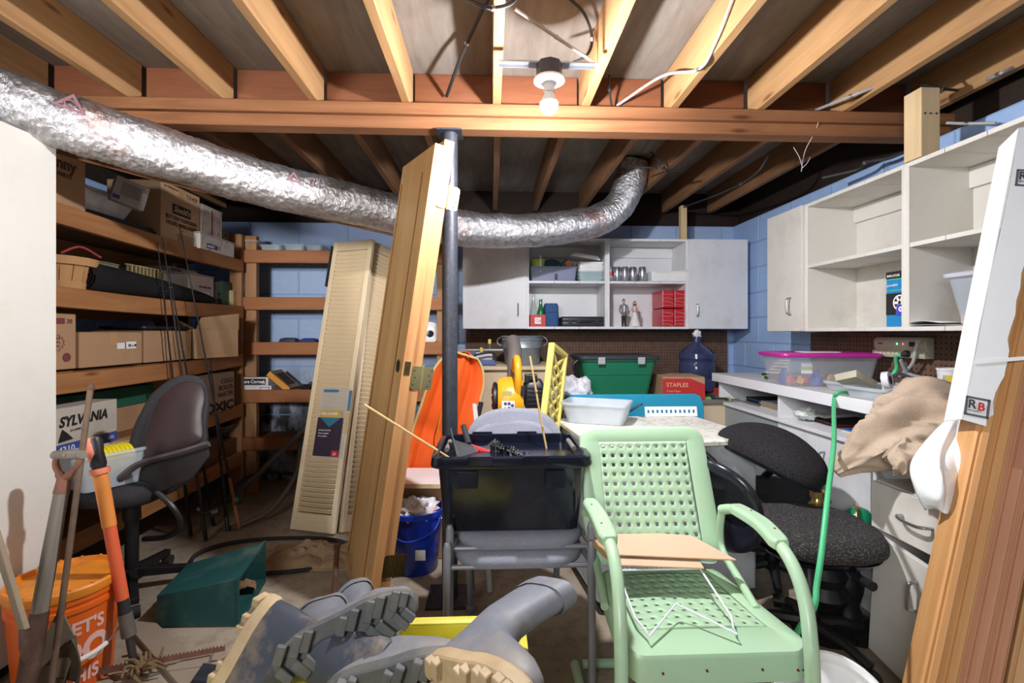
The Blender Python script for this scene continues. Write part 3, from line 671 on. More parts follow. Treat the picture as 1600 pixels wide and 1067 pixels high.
o, w = sidebox('pale olive folder box behind the rolled mat near the basket', 147, 186, -2.14, z4+.002, .15, .20, mat=paint('olive_card', (150, 146, 118), .7), tape=False, flap=False)
plank('lid', (w/2, .075, .203), (w+.004, .154, .006), _MC['olive_card'], o, .001)
o, w = sidebox('white file box with a printed number slip on the second side shelf', 295, 334, -1.94, z4+.002, .22, .195, mat=paint('white_file', (206, 196, 190), .7), tape=False, flap=False)
plank('lid', (w/2, .11, .199), (w+.004, .224, .006), _MC['white_file'], o, .001); flatbox(o, 'number_slip', m_whiteink, w*.45, .06, w*.7, .06); text('lettering', '26   07', .035, m_ink, o, (w*.45, -.003, .047), align='CENTER'); text('lettering', 'VERY FRAGILE MAIL', .016, m_ink, o, (w*.62, -.002, .115), align='CENTER', bold=.02)
b = MB(); b.box((.16, .1, .015), (.32, .2, .03)); ob = thing('flat_box', 'flat white box lying on the wooden frames behind the fishing rods', 'box', (-2.08, side_y(262, -2.08), z4+.218), H2); b.build('body', _MC['white_file'], ob, smooth=0, bevel=.002); text('lettering', 'STICK 5G6', .022, m_ink, ob, (.03, -.002, .006), bold=.02)
def binder(label, p0, p1, X, h, col, holes=False):
    a, b_ = side_y(p0, X), side_y(p1, X); w = b_-a; o = thing('ring_binder', label, 'binder', (X, a, z4+.002), H2, 'binders on the second side shelf'); m = paint('binder_%d_%d' % (col[0], col[2]), col, .5)
    b = MB(); b.box((w/2, .003, h/2), (w, .006, h)); b.build('spine', m, o, smooth=0, bevel=.001)
    for x in (.002, w-.002): b = MB(); b.box((x, .13, h/2), (.004, .25, h)); b.build('cover', m, o, smooth=0)
    b = MB(); b.box((w/2, .12, h/2), (w-.012, .21, h-.03)); b.build('pages', m_whiteink, o, smooth=0)
    if holes:
        for z in (.05, .09): b = MB(); b.tube([(w*.6, -.002, z), (w*.6, .001, z)], .012, 10); b.build('finger_ring', m_dark, o)
    return o
binder('grey lever arch binder standing beside the white file box', 336, 345.5, -1.95, .175, (116, 112, 106), True)
binder('dark green ring binder next to the grey lever arch binder', 347, 361, -1.93, .185, (20, 84, 68))
binder('cream index file at the far end of the second side shelf', 364.5, 380, -1.9, .125, (206, 182, 130), True)
# third shelf
o, w = sidebox('brown carton with a starburst print, third side shelf near the cupboard', 30, 119, -1.87, z3+.006, .28, .245)
text('lettering', 'TK100', .028, redink, o, (w-.20, -.002, .205), bold=.01); flatbox(o, 'print_band', redink, w-.085, .215, .05, .026); text('lettering', '20', .028, redink, o, (w-.05, -.002, .205), bold=.01)
b = MB(); st = []
for i in range(32):
    a = 2*PI*i/32; r = .058 if i % 2 else .048; st.append((w-.12+r*1.1*math.cos(a), .12+r*.75*math.sin(a)))
inn = [(w-.12+(x-w+.12)*.93, .12+(z-.12)*.93) for x, z in st]
b.loft([[(x, -.0015, z) for x, z in st], [(x, -.0015, z) for x, z in inn]], False); b.build('starburst', redink, o, smooth=0)
for i, s_ in enumerate(('VALUE PACK', 'CONTENTS', 'EASY FOLD')): text('lettering', s_, .014, redink, o, (w-.12, -.002, .135-.017*i), align='CENTER')
b = MB(); b.at((w-.05, -.0015, .055), (PI/2, 0, 0)).lathe([(.02, 0), (.02, .001)], 20, cap=True); b.build('round_seal', redink, o)
o, w = sidebox('low wide brown carton with two white address labels, third side shelf', 124, 222, -1.86, z3+.006, .3, .165)
flatbox(o, 'address_label', m_whiteink, w*.62, .098, .05, .03); flatbox(o, 'address_label', m_whiteink, w*.79, .10, .075, .036); text('lettering', '58 c. M', .019, m_ink, o, (w*.74, -.003, .092), bold=.02); flatbox(o, 'blue_edge', blueink, w*.70, .10, .004, .036, -.002)
o, w = sidebox('plain brown carton behind the fishing rods, third side shelf', 225, 299, -1.87, z3+.004, .28, .175)
b = MB(); tub(b, .62, .24, .02, .012, .003, .02, lip=.008); tag(b.build('shallow_tray', m_black, loc=(-2.02, side_y(228, -2.02)+.12, z3+.186), rot=H2), 'shallow black plastic tray lying on top of the plain brown cartons', 'tray')
# open tipped carton
a, c_ = side_y(306, -1.84), side_y(352, -1.84)
op = thing('open_carton', 'open brown carton with splayed flaps at the end of third side shelf', 'box', (-1.85, a+.02, z3+.006), math.radians(74)); w = .34; d = .30; h = .185
b = MB(); tub(b, w, d, h, .0, .004, .004, 1); b.build('body', m_card2, op, loc=(w/2, d/2, 0), smooth=0)
b = MB(); b.hexa([(0, -.002, h), (w, -.002, h), (w, .002, h), (0, .002, h), (.02, -.02, h+.075), (w-.03, -.03, h+.11), (w-.03, -.026, h+.11), (.02, -.016, h+.075)]); b.build('flap', m_card2, op, smooth=0)
b = MB(); b.hexa([(w-.002, 0, h), (w+.002, 0, h), (w+.002, d, h), (w-.002, d, h), (w+.05, .04, h+.09), (w+.054, .04, h+.09), (w+.024, d-.02, h+.12), (w+.02, d-.02, h+.12)]); b.build('flap', m_card, op, smooth=0)
b = MB(); b.hexa([(-.002, 0, h), (.002, 0, h), (.002, d, h), (-.002, d, h), (-.09, .03, h+.05), (-.086, .03, h+.05), (-.066, d-.02, h+.08), (-.07, d-.02, h+.08)]); b.build('flap', m_card, op, smooth=0)
# fourth shelf
a = side_y(60, -2.02); c_ = side_y(262, -2.02)
o, w = sidebox('brown carton with a dark green lid behind the lamp carton', 60, 258, -2.04, z2-.004, .26, .14, tape=False, flap=False)
m_gcard = paint('green_card', (28, 92, 72), .7)
b = MB(); b.box((w/2, .13, .19), (w+.01, .27, .105)); b.build('lid', m_gcard, o, smooth=0, bevel=.003)
sy, w = sidebox('white lamp carton with blue stripe standing before the green lidded box', 40, 183, -1.855, z2, .18, .215, mat=paint('white_carton', (196, 188, 176), .8, 0, .03, 4, (150, 134, 112), 5, .4), tape=False)
text('lettering', 'SYLVANIA', .062, m_ink, sy, (w-.325, -.002, .135), bold=.035, shear=.2, sx=.93)
flatbox(sy, 'blue_stripe', blueink, w/2, .035, w-.004, .05); text('lettering', '4310', .042, m_whiteink, sy, (w-.33, -.0025, .02), bold=.02); text('lettering', 'HPS', .022, m_whiteink, sy, (w-.06, -.0025, .027)); text('lettering', '24 LAMPS', .014, m_ink, sy, (w-.27, -.002, .108))
b = MB(); b.prism([(w-.33, .07), (w-.255, .075), (w-.285, .105), (w-.31, .125), (w-.32, .1)], 0, .001); ob = b.build('ship_print', m_ink, sy, loc=(0, -.002, 0), rot=(PI/2, 0, 0), smooth=0)
o, w = sidebox('brown carton at the back of the fourth side shelf, partly behind the chair', 205, 262, -2.1, z2+.262, .2, .06, tape=False)
o, w = sidebox('open topped brown carton behind the fishing rods, fourth side shelf', 262, 302, -1.95, z2+.0, .2, .30, tape=False, mat=m_card)
flatbox(o, 'print_panel', ink, w*.4, .24, w*.3, .05, -.0016)
o, w = sidebox('greyish cold storage carton with bold black lettering, far end of fourth side shelf', 304, 366, -1.84, z2+.002, .25, .265, mat=paint('grey_carton', (170, 150, 130), .8), tape=False)
for i, s_ in enumerate(('COLD', 'BOILER', 'WATER')): text('lettering', s_, .045, ink, o, (w-.02, -.002, .195-.045*i), align='RIGHT', bold=.01, sx=1.25)
text('lettering', 'OXIC', .085, m_ink, o, (w-.015, -.002, .012), align='RIGHT', bold=.045, sx=1.6)
flatbox(o, 'brown_patch', m_card, w*.2, .09, w*.38, .17)
for p0, p1, lab in ((300, 345, 'dark brown carton on the lowest side shelf behind the chair'), (347, 375, 'small dark carton at the far end of the lowest side shelf')):
    sidebox(lab, p0, p1, -1.9, z1+.002, .22, .17 if p0 == 300 else .12, mat=paint('dark_card', (112, 78, 54), .85), tape=False)
b = MB(); tub(b, .26, .2, .05, .03, .003, .03, lip=.01); tag(b.build('grey_tray', paint('grey_tray', (104, 104, 104), .5), loc=(-2.0, side_y(338, -2.0)+.05, z1+.182), rot=H2), 'grey plastic tray resting on a dark carton, lowest side shelf', 'tray')
# ================================================================ goods on the back shelving
m_clear = clear_plastic('clear_tub', (206, 216, 226), .42, .3)
def clear_box(label, loc, rz, w, d, h, taper=.02, lid=None, group=None, name='plastic_tub', mat=None, th=.003, lip=.008):
    o = thing(name, label, 'tub', loc, rz, group)
    b = MB(); tub(b, w, d, h, taper, th, .025, lip=lip); b.build('tub', mat or m_clear, o)
    if lid:
        b = MB(); b.loft([[(x, y, h+z) for x, y in rr(w+2*e, d+2*e, .03)] for e, z in ((.012, -.008), (.014, .006), (.002, .012), (-.01, .012))]); b.build('lid', lid, o)
    return o
zz = 1.845-.023
for i, (p0, p1, h, lab) in enumerate(((372, 409, .105, 'clear plastic tub on the top back shelf beside the side shelving'), (413, 444, .07, 'low clear plastic tub, second along the top back shelf'), (449, 480, .075, 'low clear plastic tub, third along the top back shelf'), (482, 508, .07, 'clear plastic tub on the top back shelf nearest the louvred doors'))):
    a, c = atY(p0, 380, 3.84).x, atY(p1, 380, 3.84).x
    clear_box(lab, ((a+c)/2, 3.86, zz), 0, c-a, .2, h, .015, group='clear tubs on the top back shelf')
zz = 1.15-.024
m_navy = paint('navy_plastic', (40, 48, 84), .5)
for p0, p1, h, lab in ((436, 464, .03, 'small navy blue case on the middle back shelf'), (468, 494, .026, 'blue cloth pouch lying on the middle back shelf by the louvred doors')):
    a, c = atY(p0, 530, 3.82).x, atY(p1, 530, 3.82).x; w = c-a
    o = thing('case' if p0 == 436 else 'pouch', lab, 'case' if p0 == 436 else 'pouch', (a, 3.8, zz))
    b = MB(); b.loft([[(x+w/2, y+.05, z) for x, y in rr(w*s_, .1*s_, .02)] for z, s_ in ((0, .94), (h, 1), (h+.018, .9), (h+.026, .55))]); b.build('body', m_navy if p0 == 436 else paint('blue_cloth', (44, 66, 140), .9), o)
    b = MB(); b.box((w/2, -.001, h), (w*.9, .004, .003)); b.build('seam', m_dark, o, smooth=0)
zz = .79-.023
def gamebox(label, p0, p1, yy, z, h, d, mat, name='game_box'):
    a, c = atY(p0, 600, yy).x, atY(p1, 600, yy).x; o = thing(name, label, 'box', (a, yy, z)); w = c-a
    b = MB(); b.box((w/2, d/2, h/2-.002), (w-.006, d-.006, h-.004)); b.build('base', mat, o, smooth=0); 
    b = MB(); b.box((w/2, d/2, h*.55+.002), (w, d, h*.9)); b.build('lid', mat, o, smooth=0, bevel=.001); return o, w
m_wbox = paint('white_box', (222, 222, 226), .6)
o, w = gamebox('white boxed game, lower of two on the back shelf', 372, 424, 3.745, zz, .05, .2, m_wbox); flatbox(o, 'violet_frame', blueink, w*.8, .026, .07, .03); flatbox(o, 'white_patch', m_wbox, w*.8, .026, .06, .022, -.002)
o, w = gamebox('boxed game with black and white title panel, stacked on the white game box', 374, 419, 3.74, zz+.052, .062, .2, m_wbox)
plank('green_top', (w/2, .1, .0655), (w-.01, .19, .003), paint('green_print', (52, 84, 60), .6), o, 0); flatbox(o, 'title_panel', m_ink, w*.48, .03, w*.88, .048); text('lettering', 'Sure Corner', .036, m_whiteink, o, (w*.08, -.003, .02), bold=.03, sx=.9)
b = MB(); b.prism([(0, 0), (.012, .035), (.024, 0), (.018, 0), (.012, .018), (.006, 0)], 0, .001); b.build('arrow_mark', m_whiteink, o, loc=(w*.8, -.003, .012), rot=(PI/2, 0, 0), smooth=0)
q = atY(446, 606, 3.76)
o = thing('yellow_box', 'yellow edged book box tipped against the stacked game boxes', 'box', (q.x, 3.76, zz+.004), (0, math.radians(41), 0))
b = MB(); b.box((-.09, .1, .022), (.2, .2, .042)); b.build('body', paint('beige_print', (170, 150, 120), .6), o, smooth=0, bevel=.001); 
plank('spine', (-.09, -.001, .022), (.2, .003, .042), paint('orange_yellow', (226, 152, 46), .5), o, .001); plank('dark_print', (-.09, .1, .0435), (.13, .14, .001), ink, o, 0)
q = atY(464, 602, 3.76); b = MB(); b.loft([[(x, y, z) for x, y in rr(.085*s_, .05*s_, .02)] for z, s_ in ((0, .9), (.012, 1), (.024, .8))]); tag(b.build('utility_knife', paint('red_plastic', (176, 34, 40), .4), loc=(q.x, 3.76, zz+.001)), 'small red plastic tool on the back shelf next to the yellow box', 'tool')
q = atY(478, 597, 3.82); b = MB(); prev = []
for i in range(60): prev.append((RND.gauss(0, .04), RND.gauss(0, .03), abs(RND.gauss(.02, .018))+.004))
b.tube(spline(prev, 3), .005, 5); tag(b.build('tangled_cord', m_dark, loc=(q.x, 3.84, zz)), 'tangle of black cord on the back shelf beside the red tool', 'cord')
q = atY(672, 530, 3.84); b = MB(); b.at((0, 0, .085), (math.radians(70), 0, 0)).lathe([(.03, 0), (.055, .004), (.085, .03), (.088, .03), (.06, .0), (.03, -.004)], 28); tag(b.build('bowl', m_pors, loc=(q.x, 3.84, 1.15-.022)), 'white bowl standing on edge, middle back shelf beside the steel column', 'bowl')
# ================================================================ fishing rods
m_rod = paint('rod_blank', (34, 34, 38), .3, .2); m_cork = paint('cork_grip', (150, 96, 56), .7); m_reel = paint('reel_metal', (52, 52, 56), .35, .5)
def rod(label, top, bot, reel, gripmat, rt=.0028, rb=.0105, guides=6, rc=None):
    A, B = V(bot), V(top); z = B-A; L = z.length
    o = thing('fishing_rod', label, 'fishing rod', mw=frame(A, V((1, .15, 0))-z*(V((1, .15, 0)).dot(z)/z.length_squared), z), group='fishing rods')
    b = MB(); b.tube([(0, 0, .3), (0, 0, L*.6), (0, 0, L)], [rb*.75, rb*.5, rt], 8); b.build('blank', m_rod, o)
    b = MB(); b.lathe([(.004, 0), (.012, .005), (.011, .12), (.008, .2), (.011, .24), (.009, .32), (.005, .34)], 12, cap=True); b.build('grip', gripmat, o)
    for i in range(guides):
        zc = .45+(L-.47)*i/(guides-.999); b = MB(); b.at((.008, 0, zc)).tube(arc((0, 0, 0), .007, 0, 360, 10, 'XY')[:-1], .0015, 5, closed=True); b.build('guide', m_chrome, o)
    if reel:
        b = MB(); b.tube([(0, 0, .17), (.05, 0, .17)], .006, 8); b.at((.065, 0, .17), (0, 0, 0)).lathe([(.008, -.03), (.024, -.028), (.026, -.012), (.018, -.01), (.018, .012), (.027, .014), (.027, .026), (.008, .03)], 16, cap=True); r_ = b.build('reel', m_reel, o)
        b = MB(); b.at((.065, 0, .17)).lathe([(.0185, -.01), (.0185, .012)], 16); b.build('spool', rc or m_chrome, r_)
        b = MB(); b.tube([(.065, .02, .17), (.065, .05, .17), (.065, .055, .14)], .004, 6); b.build('crank', m_reel, r_)
    return o
m_greenreel = paint('green_spool', (30, 120, 70), .4, .3)
for lab, t, bt, rl, gm, rc in (
    ('black fishing rod with pale reel, closest to the plain cartons', (246, 378), (298, 838), True, m_black, None),
    ('thick black fishing rod leaning in the middle of the bundle', (254, 372), (322, 846), True, m_black, None),
    ('dark fishing rod with silver guides, tip near the rolled mat end', (263, 418), (334, 822), False, m_black, None),
    ('fishing rod with a brown cork grip, farthest from the chair', (281, 356), (374, 826), False, m_cork, None),
    ('short dark rod tube with a green reel behind the office chair', (327, 548), (356, 830), True, m_black, m_greenreel)):
    rod(lab, atX(*t, -1.835), atZ(*bt, .012), rl, gm, rc=rc)
# ================================================================ office chair by the shelving
m_och = fabric('charcoal_upholstery', (48, 47, 50), (60, 58, 62), 300); m_bur = paint('burgundy_shell', (54, 38, 41), .45, 0, .1, 4)
m_ochp = paint('chair_grey_plastic', (74, 70, 72), .35)
base = atZ(206, 925, 0)
oc = thing('office_chair', 'charcoal office chair with burgundy back shell, standing before the timber shelving', 'chair', (base.x, base.y, 0))
org = V((base.x, base.y, 0))
outl = [(320, 599), (313, 590), (303, 585), (281, 585), (257, 596), (234, 616), (219, 641), (206, 668), (199, 696), (199, 716), (206, 726), (225, 722), (266, 713), (318, 694), (321, 664), (325, 627)]
def bp(x, y, off=0):
    p = atD(x, y, 2.13-(y-650)*.0006-(x-255)*.0004); return p-org+V((.35, -1, .25)).normalized()*(-off)
cx_, cy_ = 262, 660
def outline(s_, off, k=4):
    P = [bp(cx_+(x-cx_)*s_, cy_+(y-cy_)*s_, off) for x, y in outl]; n = len(P); out = []
    for i in range(n):
        a, b_, c, d = P[i-1], P[i], P[(i+1) % n], P[(i+2) % n]
        for j in range(k):
            t = j/k; out.append(.5*((2*b_)+(c-a)*t+(2*a-5*b_+4*c-d)*t*t+(3*b_-a-3*c+d)*t**3))
    return out
b = MB(); b.loft([outline(.8, .085), outline(.95, .075), outline(1.0, .045), outline(.985, .012), outline(.9, 0), outline(.80, .004)]); b.build('backrest', m_och, oc, smooth=60)
b = MB(); pan = [(320-4, 603), (303, 597), (288, 597), (272, 604), (252, 621), (240, 645), (232, 670), (227, 690), (224, 704), (228, 713), (240, 716), (270, 708), (312, 690), (317, 672), (316, 650), (320, 625)]
sv = outl; outl = pan; cx_, cy_ = 274, 660
b.loft([outline(1, .006), outline(1, -.004), outline(.96, -.009), outline(.5, -.014)]); b.build('back_shell', m_bur, oc, smooth=60); outl = sv
def lp_(x, y, d): return atD(x, y, d)-org
b = MB(); b.tube(spline([lp_(326, 693, 2.06), lp_(285, 706, 2.05), lp_(240, 718, 2.05), lp_(212, 728, 2.05), lp_(190, 746, 2.04), lp_(168, 770, 2.06)], 6), .011, 8, flat=1.6); b.build('frame_bar', m_ochp, oc)
sc_ = lp_(206, 752, 2.22); b = MB()
b.loft([[(sc_.x-.02+x*1, sc_.y+y*1, z) for x, y in rr(w, d, .1, 6)] for z, w, d in ((.47, .34, .34), (.49, .39, .42), (.53, .41, .44), (.56, .39, .42), (.572, .33, .34))]); st_ = b.build('seat', m_och, oc, smooth=60)
cpoly = [(326, 696), (265, 716), (210, 735), (165, 774), (186, 786), (236, 777), (300, 750), (328, 714)]
b = MB(); P_ = [lp_(x, y, 2.10) for x, y in cpoly]; b.loft([P_, [p+V((-.03, .05, .0)) for p in P_]]); b.build('back_carrier', m_black, oc, smooth=0, bevel=.008)
b = MB(); b.lathe([(.028, .1), (.028, .34), (.036, .345), (.036, .46), (.09, .47)], 16, cap=True); b.build('gas_column', m_black, oc)
for i in range(5):
    a = math.radians(72*i+20); b = MB(); e = (.27*math.cos(a), .27*math.sin(a)); b.loft([[(-.02*math.sin(a), .02*math.cos(a), .12), (.02*math.sin(a), -.02*math.cos(a), .12), (.02*math.sin(a), -.02*math.cos(a), .075), (-.02*math.sin(a), .02*math.cos(a), .075)], [(e[0]-.015*math.sin(a), e[1]+.015*math.cos(a), .085), (e[0]+.015*math.sin(a), e[1]-.015*math.cos(a), .085), (e[0]+.015*math.sin(a), e[1]-.015*math.cos(a), .055), (e[0]-.015*math.sin(a), e[1]+.015*math.cos(a), .055)]]); lg = b.build('base_leg', m_black, oc, smooth=0, bevel=.004)
    b = MB(); b.at((e[0], e[1], .026), (PI/2, 0, a)).lathe([(.025, -.018), (.025, .018)], 14, cap=True); b.build('castor', m_dark, lg)
b = MB(); b.tube(spline([lp_(245, 768, 2.1), lp_(272, 795, 2.1), lp_(282, 822, 2.12), lp_(262, 838, 2.14), lp_(225, 842, 2.2)], 6), .012, 8); b.build('arm_loop', m_black, oc)
# tub with yellow hose on the seat
q = V((base.x, base.y, 0)); bt = atD(158, 742, 2.07)
hb = clear_box('clear plastic tub holding a coiled yellow hose on the office chair seat', (bt.x+.03, bt.y+.02, .575), math.radians(60), .30, .22, .15, .02)
b = MB(); pts = []
for i in range(110): a = i*2*PI/12; pts.append((-.07+.0155*i/12*1.0, .055*math.cos(a)*1.15, .085+.06*math.sin(a)))
b.tube(pts, .0095, 8); tag(b.build('coiled_hose', paint('yellow_hose', (214, 196, 30), .4), loc=(bt.x+.035, bt.y+.03, .585), rot=math.radians(60)), 'yellow coiled air hose lying inside the clear tub on the chair', 'hose')
b = MB(); b.tube(spline([(0, 0, .02), (.0, -.012, .0), (.02, -.02, -.02), (.035, -.01, -.005)], 5), .003, 6); h0 = atD(188, 728, 1.95)
# ================================================================ floor, left side
rc = atZ(428, 866, .012)
b = MB(); b.tube([(.42*math.cos(a), .22*math.sin(a), .004*math.sin(3*a)) for a in [2*PI*i/56 for i in range(56)]], .011, 8, closed=True); tag(b.build('black_hose', m_dark, loc=rc), 'single loop of black hose lying on the floor around the teal planter', 'hose')
m_pvc = paint('grey_pipe', (70, 70, 74), .45)
for i, (pts, lab) in enumerate((([(478, 668, 3.35), (430, 715, 3.2), (380, 760, 3.1), (325, 800, 3.1)], 'long grey plastic pipe slanting down under the back shelving'), ([(470, 690, 3.4), (462, 740, 3.3), (430, 790, 3.1), (390, 815, 3.0), (345, 830, 2.98)], 'curved brown pipe on the floor below the back shelving'), ([(470, 742, 3.4), (420, 738, 3.45), (380, 750, 3.4), (350, 790, 3.2)], 'thin dark pipe lying behind the fishing rods on the floor'))):
    b = MB(); b.tube(spline([atD(*q) for q in pts], 8), (.02, .016, .012)[i], 10); o = thing('pipe', lab, 'pipe', (0, 0, 0)); b.build('pipe', (m_pvc, paint('brown_pipe', (92, 78, 70), .5), m_dark)[i], o)
    e = atD(*pts[0]); e2 = atD(*pts[1]); dd_ = (e2-e).normalized(); b = MB(); b.tube([e-dd_*.02, e+dd_*.04], (.024, .02, .016)[i], 12); b.build('coupling', m_pvc, o)
# teal planter
nb_, fb_ = atZ(374, 978, .005), atZ(415, 908, .005); cb_ = atZ(236, 990, .005)
ux = (fb_-nb_); dpt = ux.length; ux.normalize(); ax = (cb_-nb_); Lp = ax.length+.0; ax.normalize()
pl = thing('planter_box', 'tapered teal plastic planter lying on its side with the open end facing the boots', 'planter', nb_)
m_teal = paint('teal_plastic', (24, 78, 78), .55, 0, .12, 5, (120, 126, 112), 6, .5)
def P_(s_, u, z): return ax*(s_*Lp)+ux*(u*dpt)+V((0, 0, z))
H0, H1 = .195, .13; k = .12
def ringp(s_, H, inset, t): return [P_(s_, inset+t, t), P_(s_, 1-inset-t, t), P_(s_, 1-inset-t, H-t), P_(s_, inset+t, H-t)]
b = MB(); b.loft([ringp(1, H1, k, 0), ringp(0, H0, 0, 0), ringp(0, H0, 0, .012), ringp(.96, H1, k, .012)]); b.build('shell', m_teal, pl, smooth=0, bevel=.006)
b = MB(); b.loft([ringp(.02, H0, 0, -.006), ringp(-.0, H0, 0, -.006), ringp(-.0, H0, 0, .006), ringp(.02, H0, 0, .001)], False); b.build('rim', m_teal, pl, smooth=0)
def crumple(name, label, cat, loc, sx, sy, h, mat, seed, rz=0, nu=40, nv=30, amp=.5, freq=9):
    b = MB()
    def f(u, v):
        x, y = (u-.5)*2, (v-.5)*2; r = min(1, math.hypot(x, y)); e = max(0, 1-r**2.2)
        n1 = mn.noise(V((u*freq*.6, v*freq*.6, seed))); n2 = abs(mn.noise(V((u*freq, v*freq*1.3, seed+5))))
        k = 1+.25*mn.noise(V((x*1.5, y*1.5, seed+9)))
        return (x*sx*k, y*sy*k, max(.004, h*(e**.8)*(.6+amp*n1)+h*.34*n2*(.3+e)))
    b.grid(nu, nv, f); return tag(b.build(name, mat, loc=loc, rot=rz, smooth=60, solid=.004), label, cat)
q = atZ(480, 872, 0); crumple('canvas_cloth', 'crumpled tan canvas cloth on the floor below the louvred doors', 'cloth', (q.x+.03, q.y, 0), .24, .16, .085, fabric('tan_canvas', (164, 136, 106), (190, 162, 130), 160), 2.0)
b = MB(); b.tube([atD(527, 852, 2.3), atD(524, 900, 2.1), atZ(519, 962, .012)], .012, 10); o = thing('iron_bar', 'rusty iron bar standing against the leaning door next to the canvas', 'bar', (0, 0, 0)); b.build('bar', paint('rusty_iron', (92, 66, 52), .8, .3, .3, 20), o)
b = MB(); p0 = atD(527, 852, 2.3); b.at(p0).lathe([(.013, -.012), (.017, 0), (.013, .01)], 10, cap=True); b.build('knob', _MC['rusty_iron'], o)
# ================================================================ orange bucket
m_or = paint('orange_plastic', (232, 104, 26), .4, 0, .04); m_orl = paint('orange_lid', (236, 144, 40), .45, 0, .05, 6, (140, 100, 60), 9, .5); m_pink = paint('pale_print', (240, 196, 190), .6)
bx = V((-1.49, 1.76, 0)); bu = thing('orange_bucket', 'round orange plastic bucket with lid and stencilled lettering beside the white cupboard', 'bucket', bx)
b = MB(); b.lathe([(.128, 0), (.131, .01), (.148, .285), (.154, .29), (.154, .305), (.149, .307), (.149, .318), (.154, .32), (.154, .335), (.149, .337), (.15, .35)], 48, cap=True); b.build('body', m_or, bu, smooth=30)
b = MB(); b.lathe([(.157, .338), (.160, .345), (.160, .366), (.156, .372), (.149, .372), (.146, .357), (.001, .355)], 48); b.build('lid', m_orl, bu, smooth=30)
for i in range(16): a = 2*PI*i/16; b = MB(); b.at((.151*math.cos(a), .151*math.sin(a), .3735), (0, 0, a)).box((0, 0, 0), (.012, .006, .004)); b.build('lid_tab', m_orl, bu, smooth=0)
def cyl_text(body, size, z, ang, bold, sx=1.0):
    t = text('lettering', body, size, m_pink, bu, (0, 0, 0), (0, 0, 0), bold=bold, align='CENTER'); t.scale = (1, 1, 1)
    bmm = bmesh.new(); bmm.from_mesh(t.data); bmesh.ops.subdivide_edges(bmm, edges=[e for e in bmm.edges if e.calc_length() > .012], cuts=3); bmesh.ops.triangulate(bmm, faces=bmm.faces); bmm.to_mesh(t.data); bmm.free()
    for v in t.data.vertices:
        zz = z+v.co.y; r = .131+.017*(zz-.01)/.275+.0012+v.co.z; a = ang+v.co.x*sx/r; v.co = (r*math.cos(a), r*math.sin(a), zz)
    return t
an = math.radians(-31)
cyl_text("LET'S", .062, .212, an, .03, .88); cyl_text('DO', .115, .112, an, .05, .85); cyl_text('THIS.', .062, .045, an, .03, .85)
b = MB(); hp = [(.15*math.cos(a), .15*math.sin(a)) for a in (an+1.15, an-1.15)]
wire = spline([(hp[0][0], hp[0][1], .26), (.175*math.cos(an+.7), .175*math.sin(an+.7), .20), (.19*math.cos(an+.25), .19*math.sin(an+.25), .165), (.19*math.cos(an-.25), .19*math.sin(an-.25), .15), (.175*math.cos(an-.7), .175*math.sin(an-.7), .17), (hp[1][0], hp[1][1], .26)], 6)
b.tube(wire, .0022, 6); b.build('bail_wire', m_chrome, bu); b = MB(); b.tube(wire[12:19], .008, 10); b.build('bail_grip', m_whiteink, bu)
# ================================================================ hand tools beside the bucket
m_ash = wood('grey_ash', (118, 110, 100), (150, 142, 132), 'Z', 30, .8, 20); m_rust = paint('rusty_steel', (96, 72, 60), .7, .4, .3, 14, (140, 128, 116), 10, .6); m_bladeg = paint('worn_blade', (132, 118, 100), .65, .2, .12, 8, (92, 72, 56), 7, .6)
A, B = atD(40, 1075, 1.40), atD(101, 742, 1.53)
z = B-A; L = z.length; xx = V((1, -.25, 0)); xx -= z*(xx.dot(z)/z.length_squared)
sv_ = thing('spade', 'old spade with a weathered D grip handle leaning by the orange bucket', 'spade', mw=frame(A, xx, z))
b = MB(); b.tube([(0, 0, .18), (0, 0, L*.6), (0, 0, L-.05)], [.021, .021, .019], 14); b.build('shaft', m_ash, sv_)
b = MB(); b.tube([(0, 0, -.06), (0, 0, .12), (0, 0, .2)], [.024, .026, .023], 14); b.build('socket', m_rust, sv_)
b = MB(); b.tube([(0, 0, L-.055), (0, 0, L-.005)], [.021, .017], 12)
for s_ in (-1, 1): b.tube(spline([(0, 0, L-.015), (s_*.022, 0, L+.003), (s_*.045, 0, L+.03), (s_*.045, 0, L+.066)], 5), [.012]*6+[.008]*10, 8)
b.build('yoke', paint('red_rust', (134, 92, 76), .8, .2, .2), sv_); b = MB(); b.tube([(-.056, 0, L+.062), (0, 0, L+.062), (.056, 0, L+.062)], [.013, .0165, .013], 14); b.build('grip', m_ash, sv_)
b = MB(); b.tube([(.006, -.0155, L+.062), (.006, -.0175, L+.062)], .005, 10); b.build('rivet', m_chrome, sv_)
def blade_sheet(u, v): 
    w = (.092 if v < .55 else .092*(1-((v-.55)/.45)**1.6)); x = (u-.5)*2*w; return (x, .018*(1-(2*u-1)**2)-.01*v, -.06-.30*v)
b = MB(); b.grid(12, 14, blade_sheet); b.build('blade', m_bladeg, sv_, smooth=60, solid=.003)
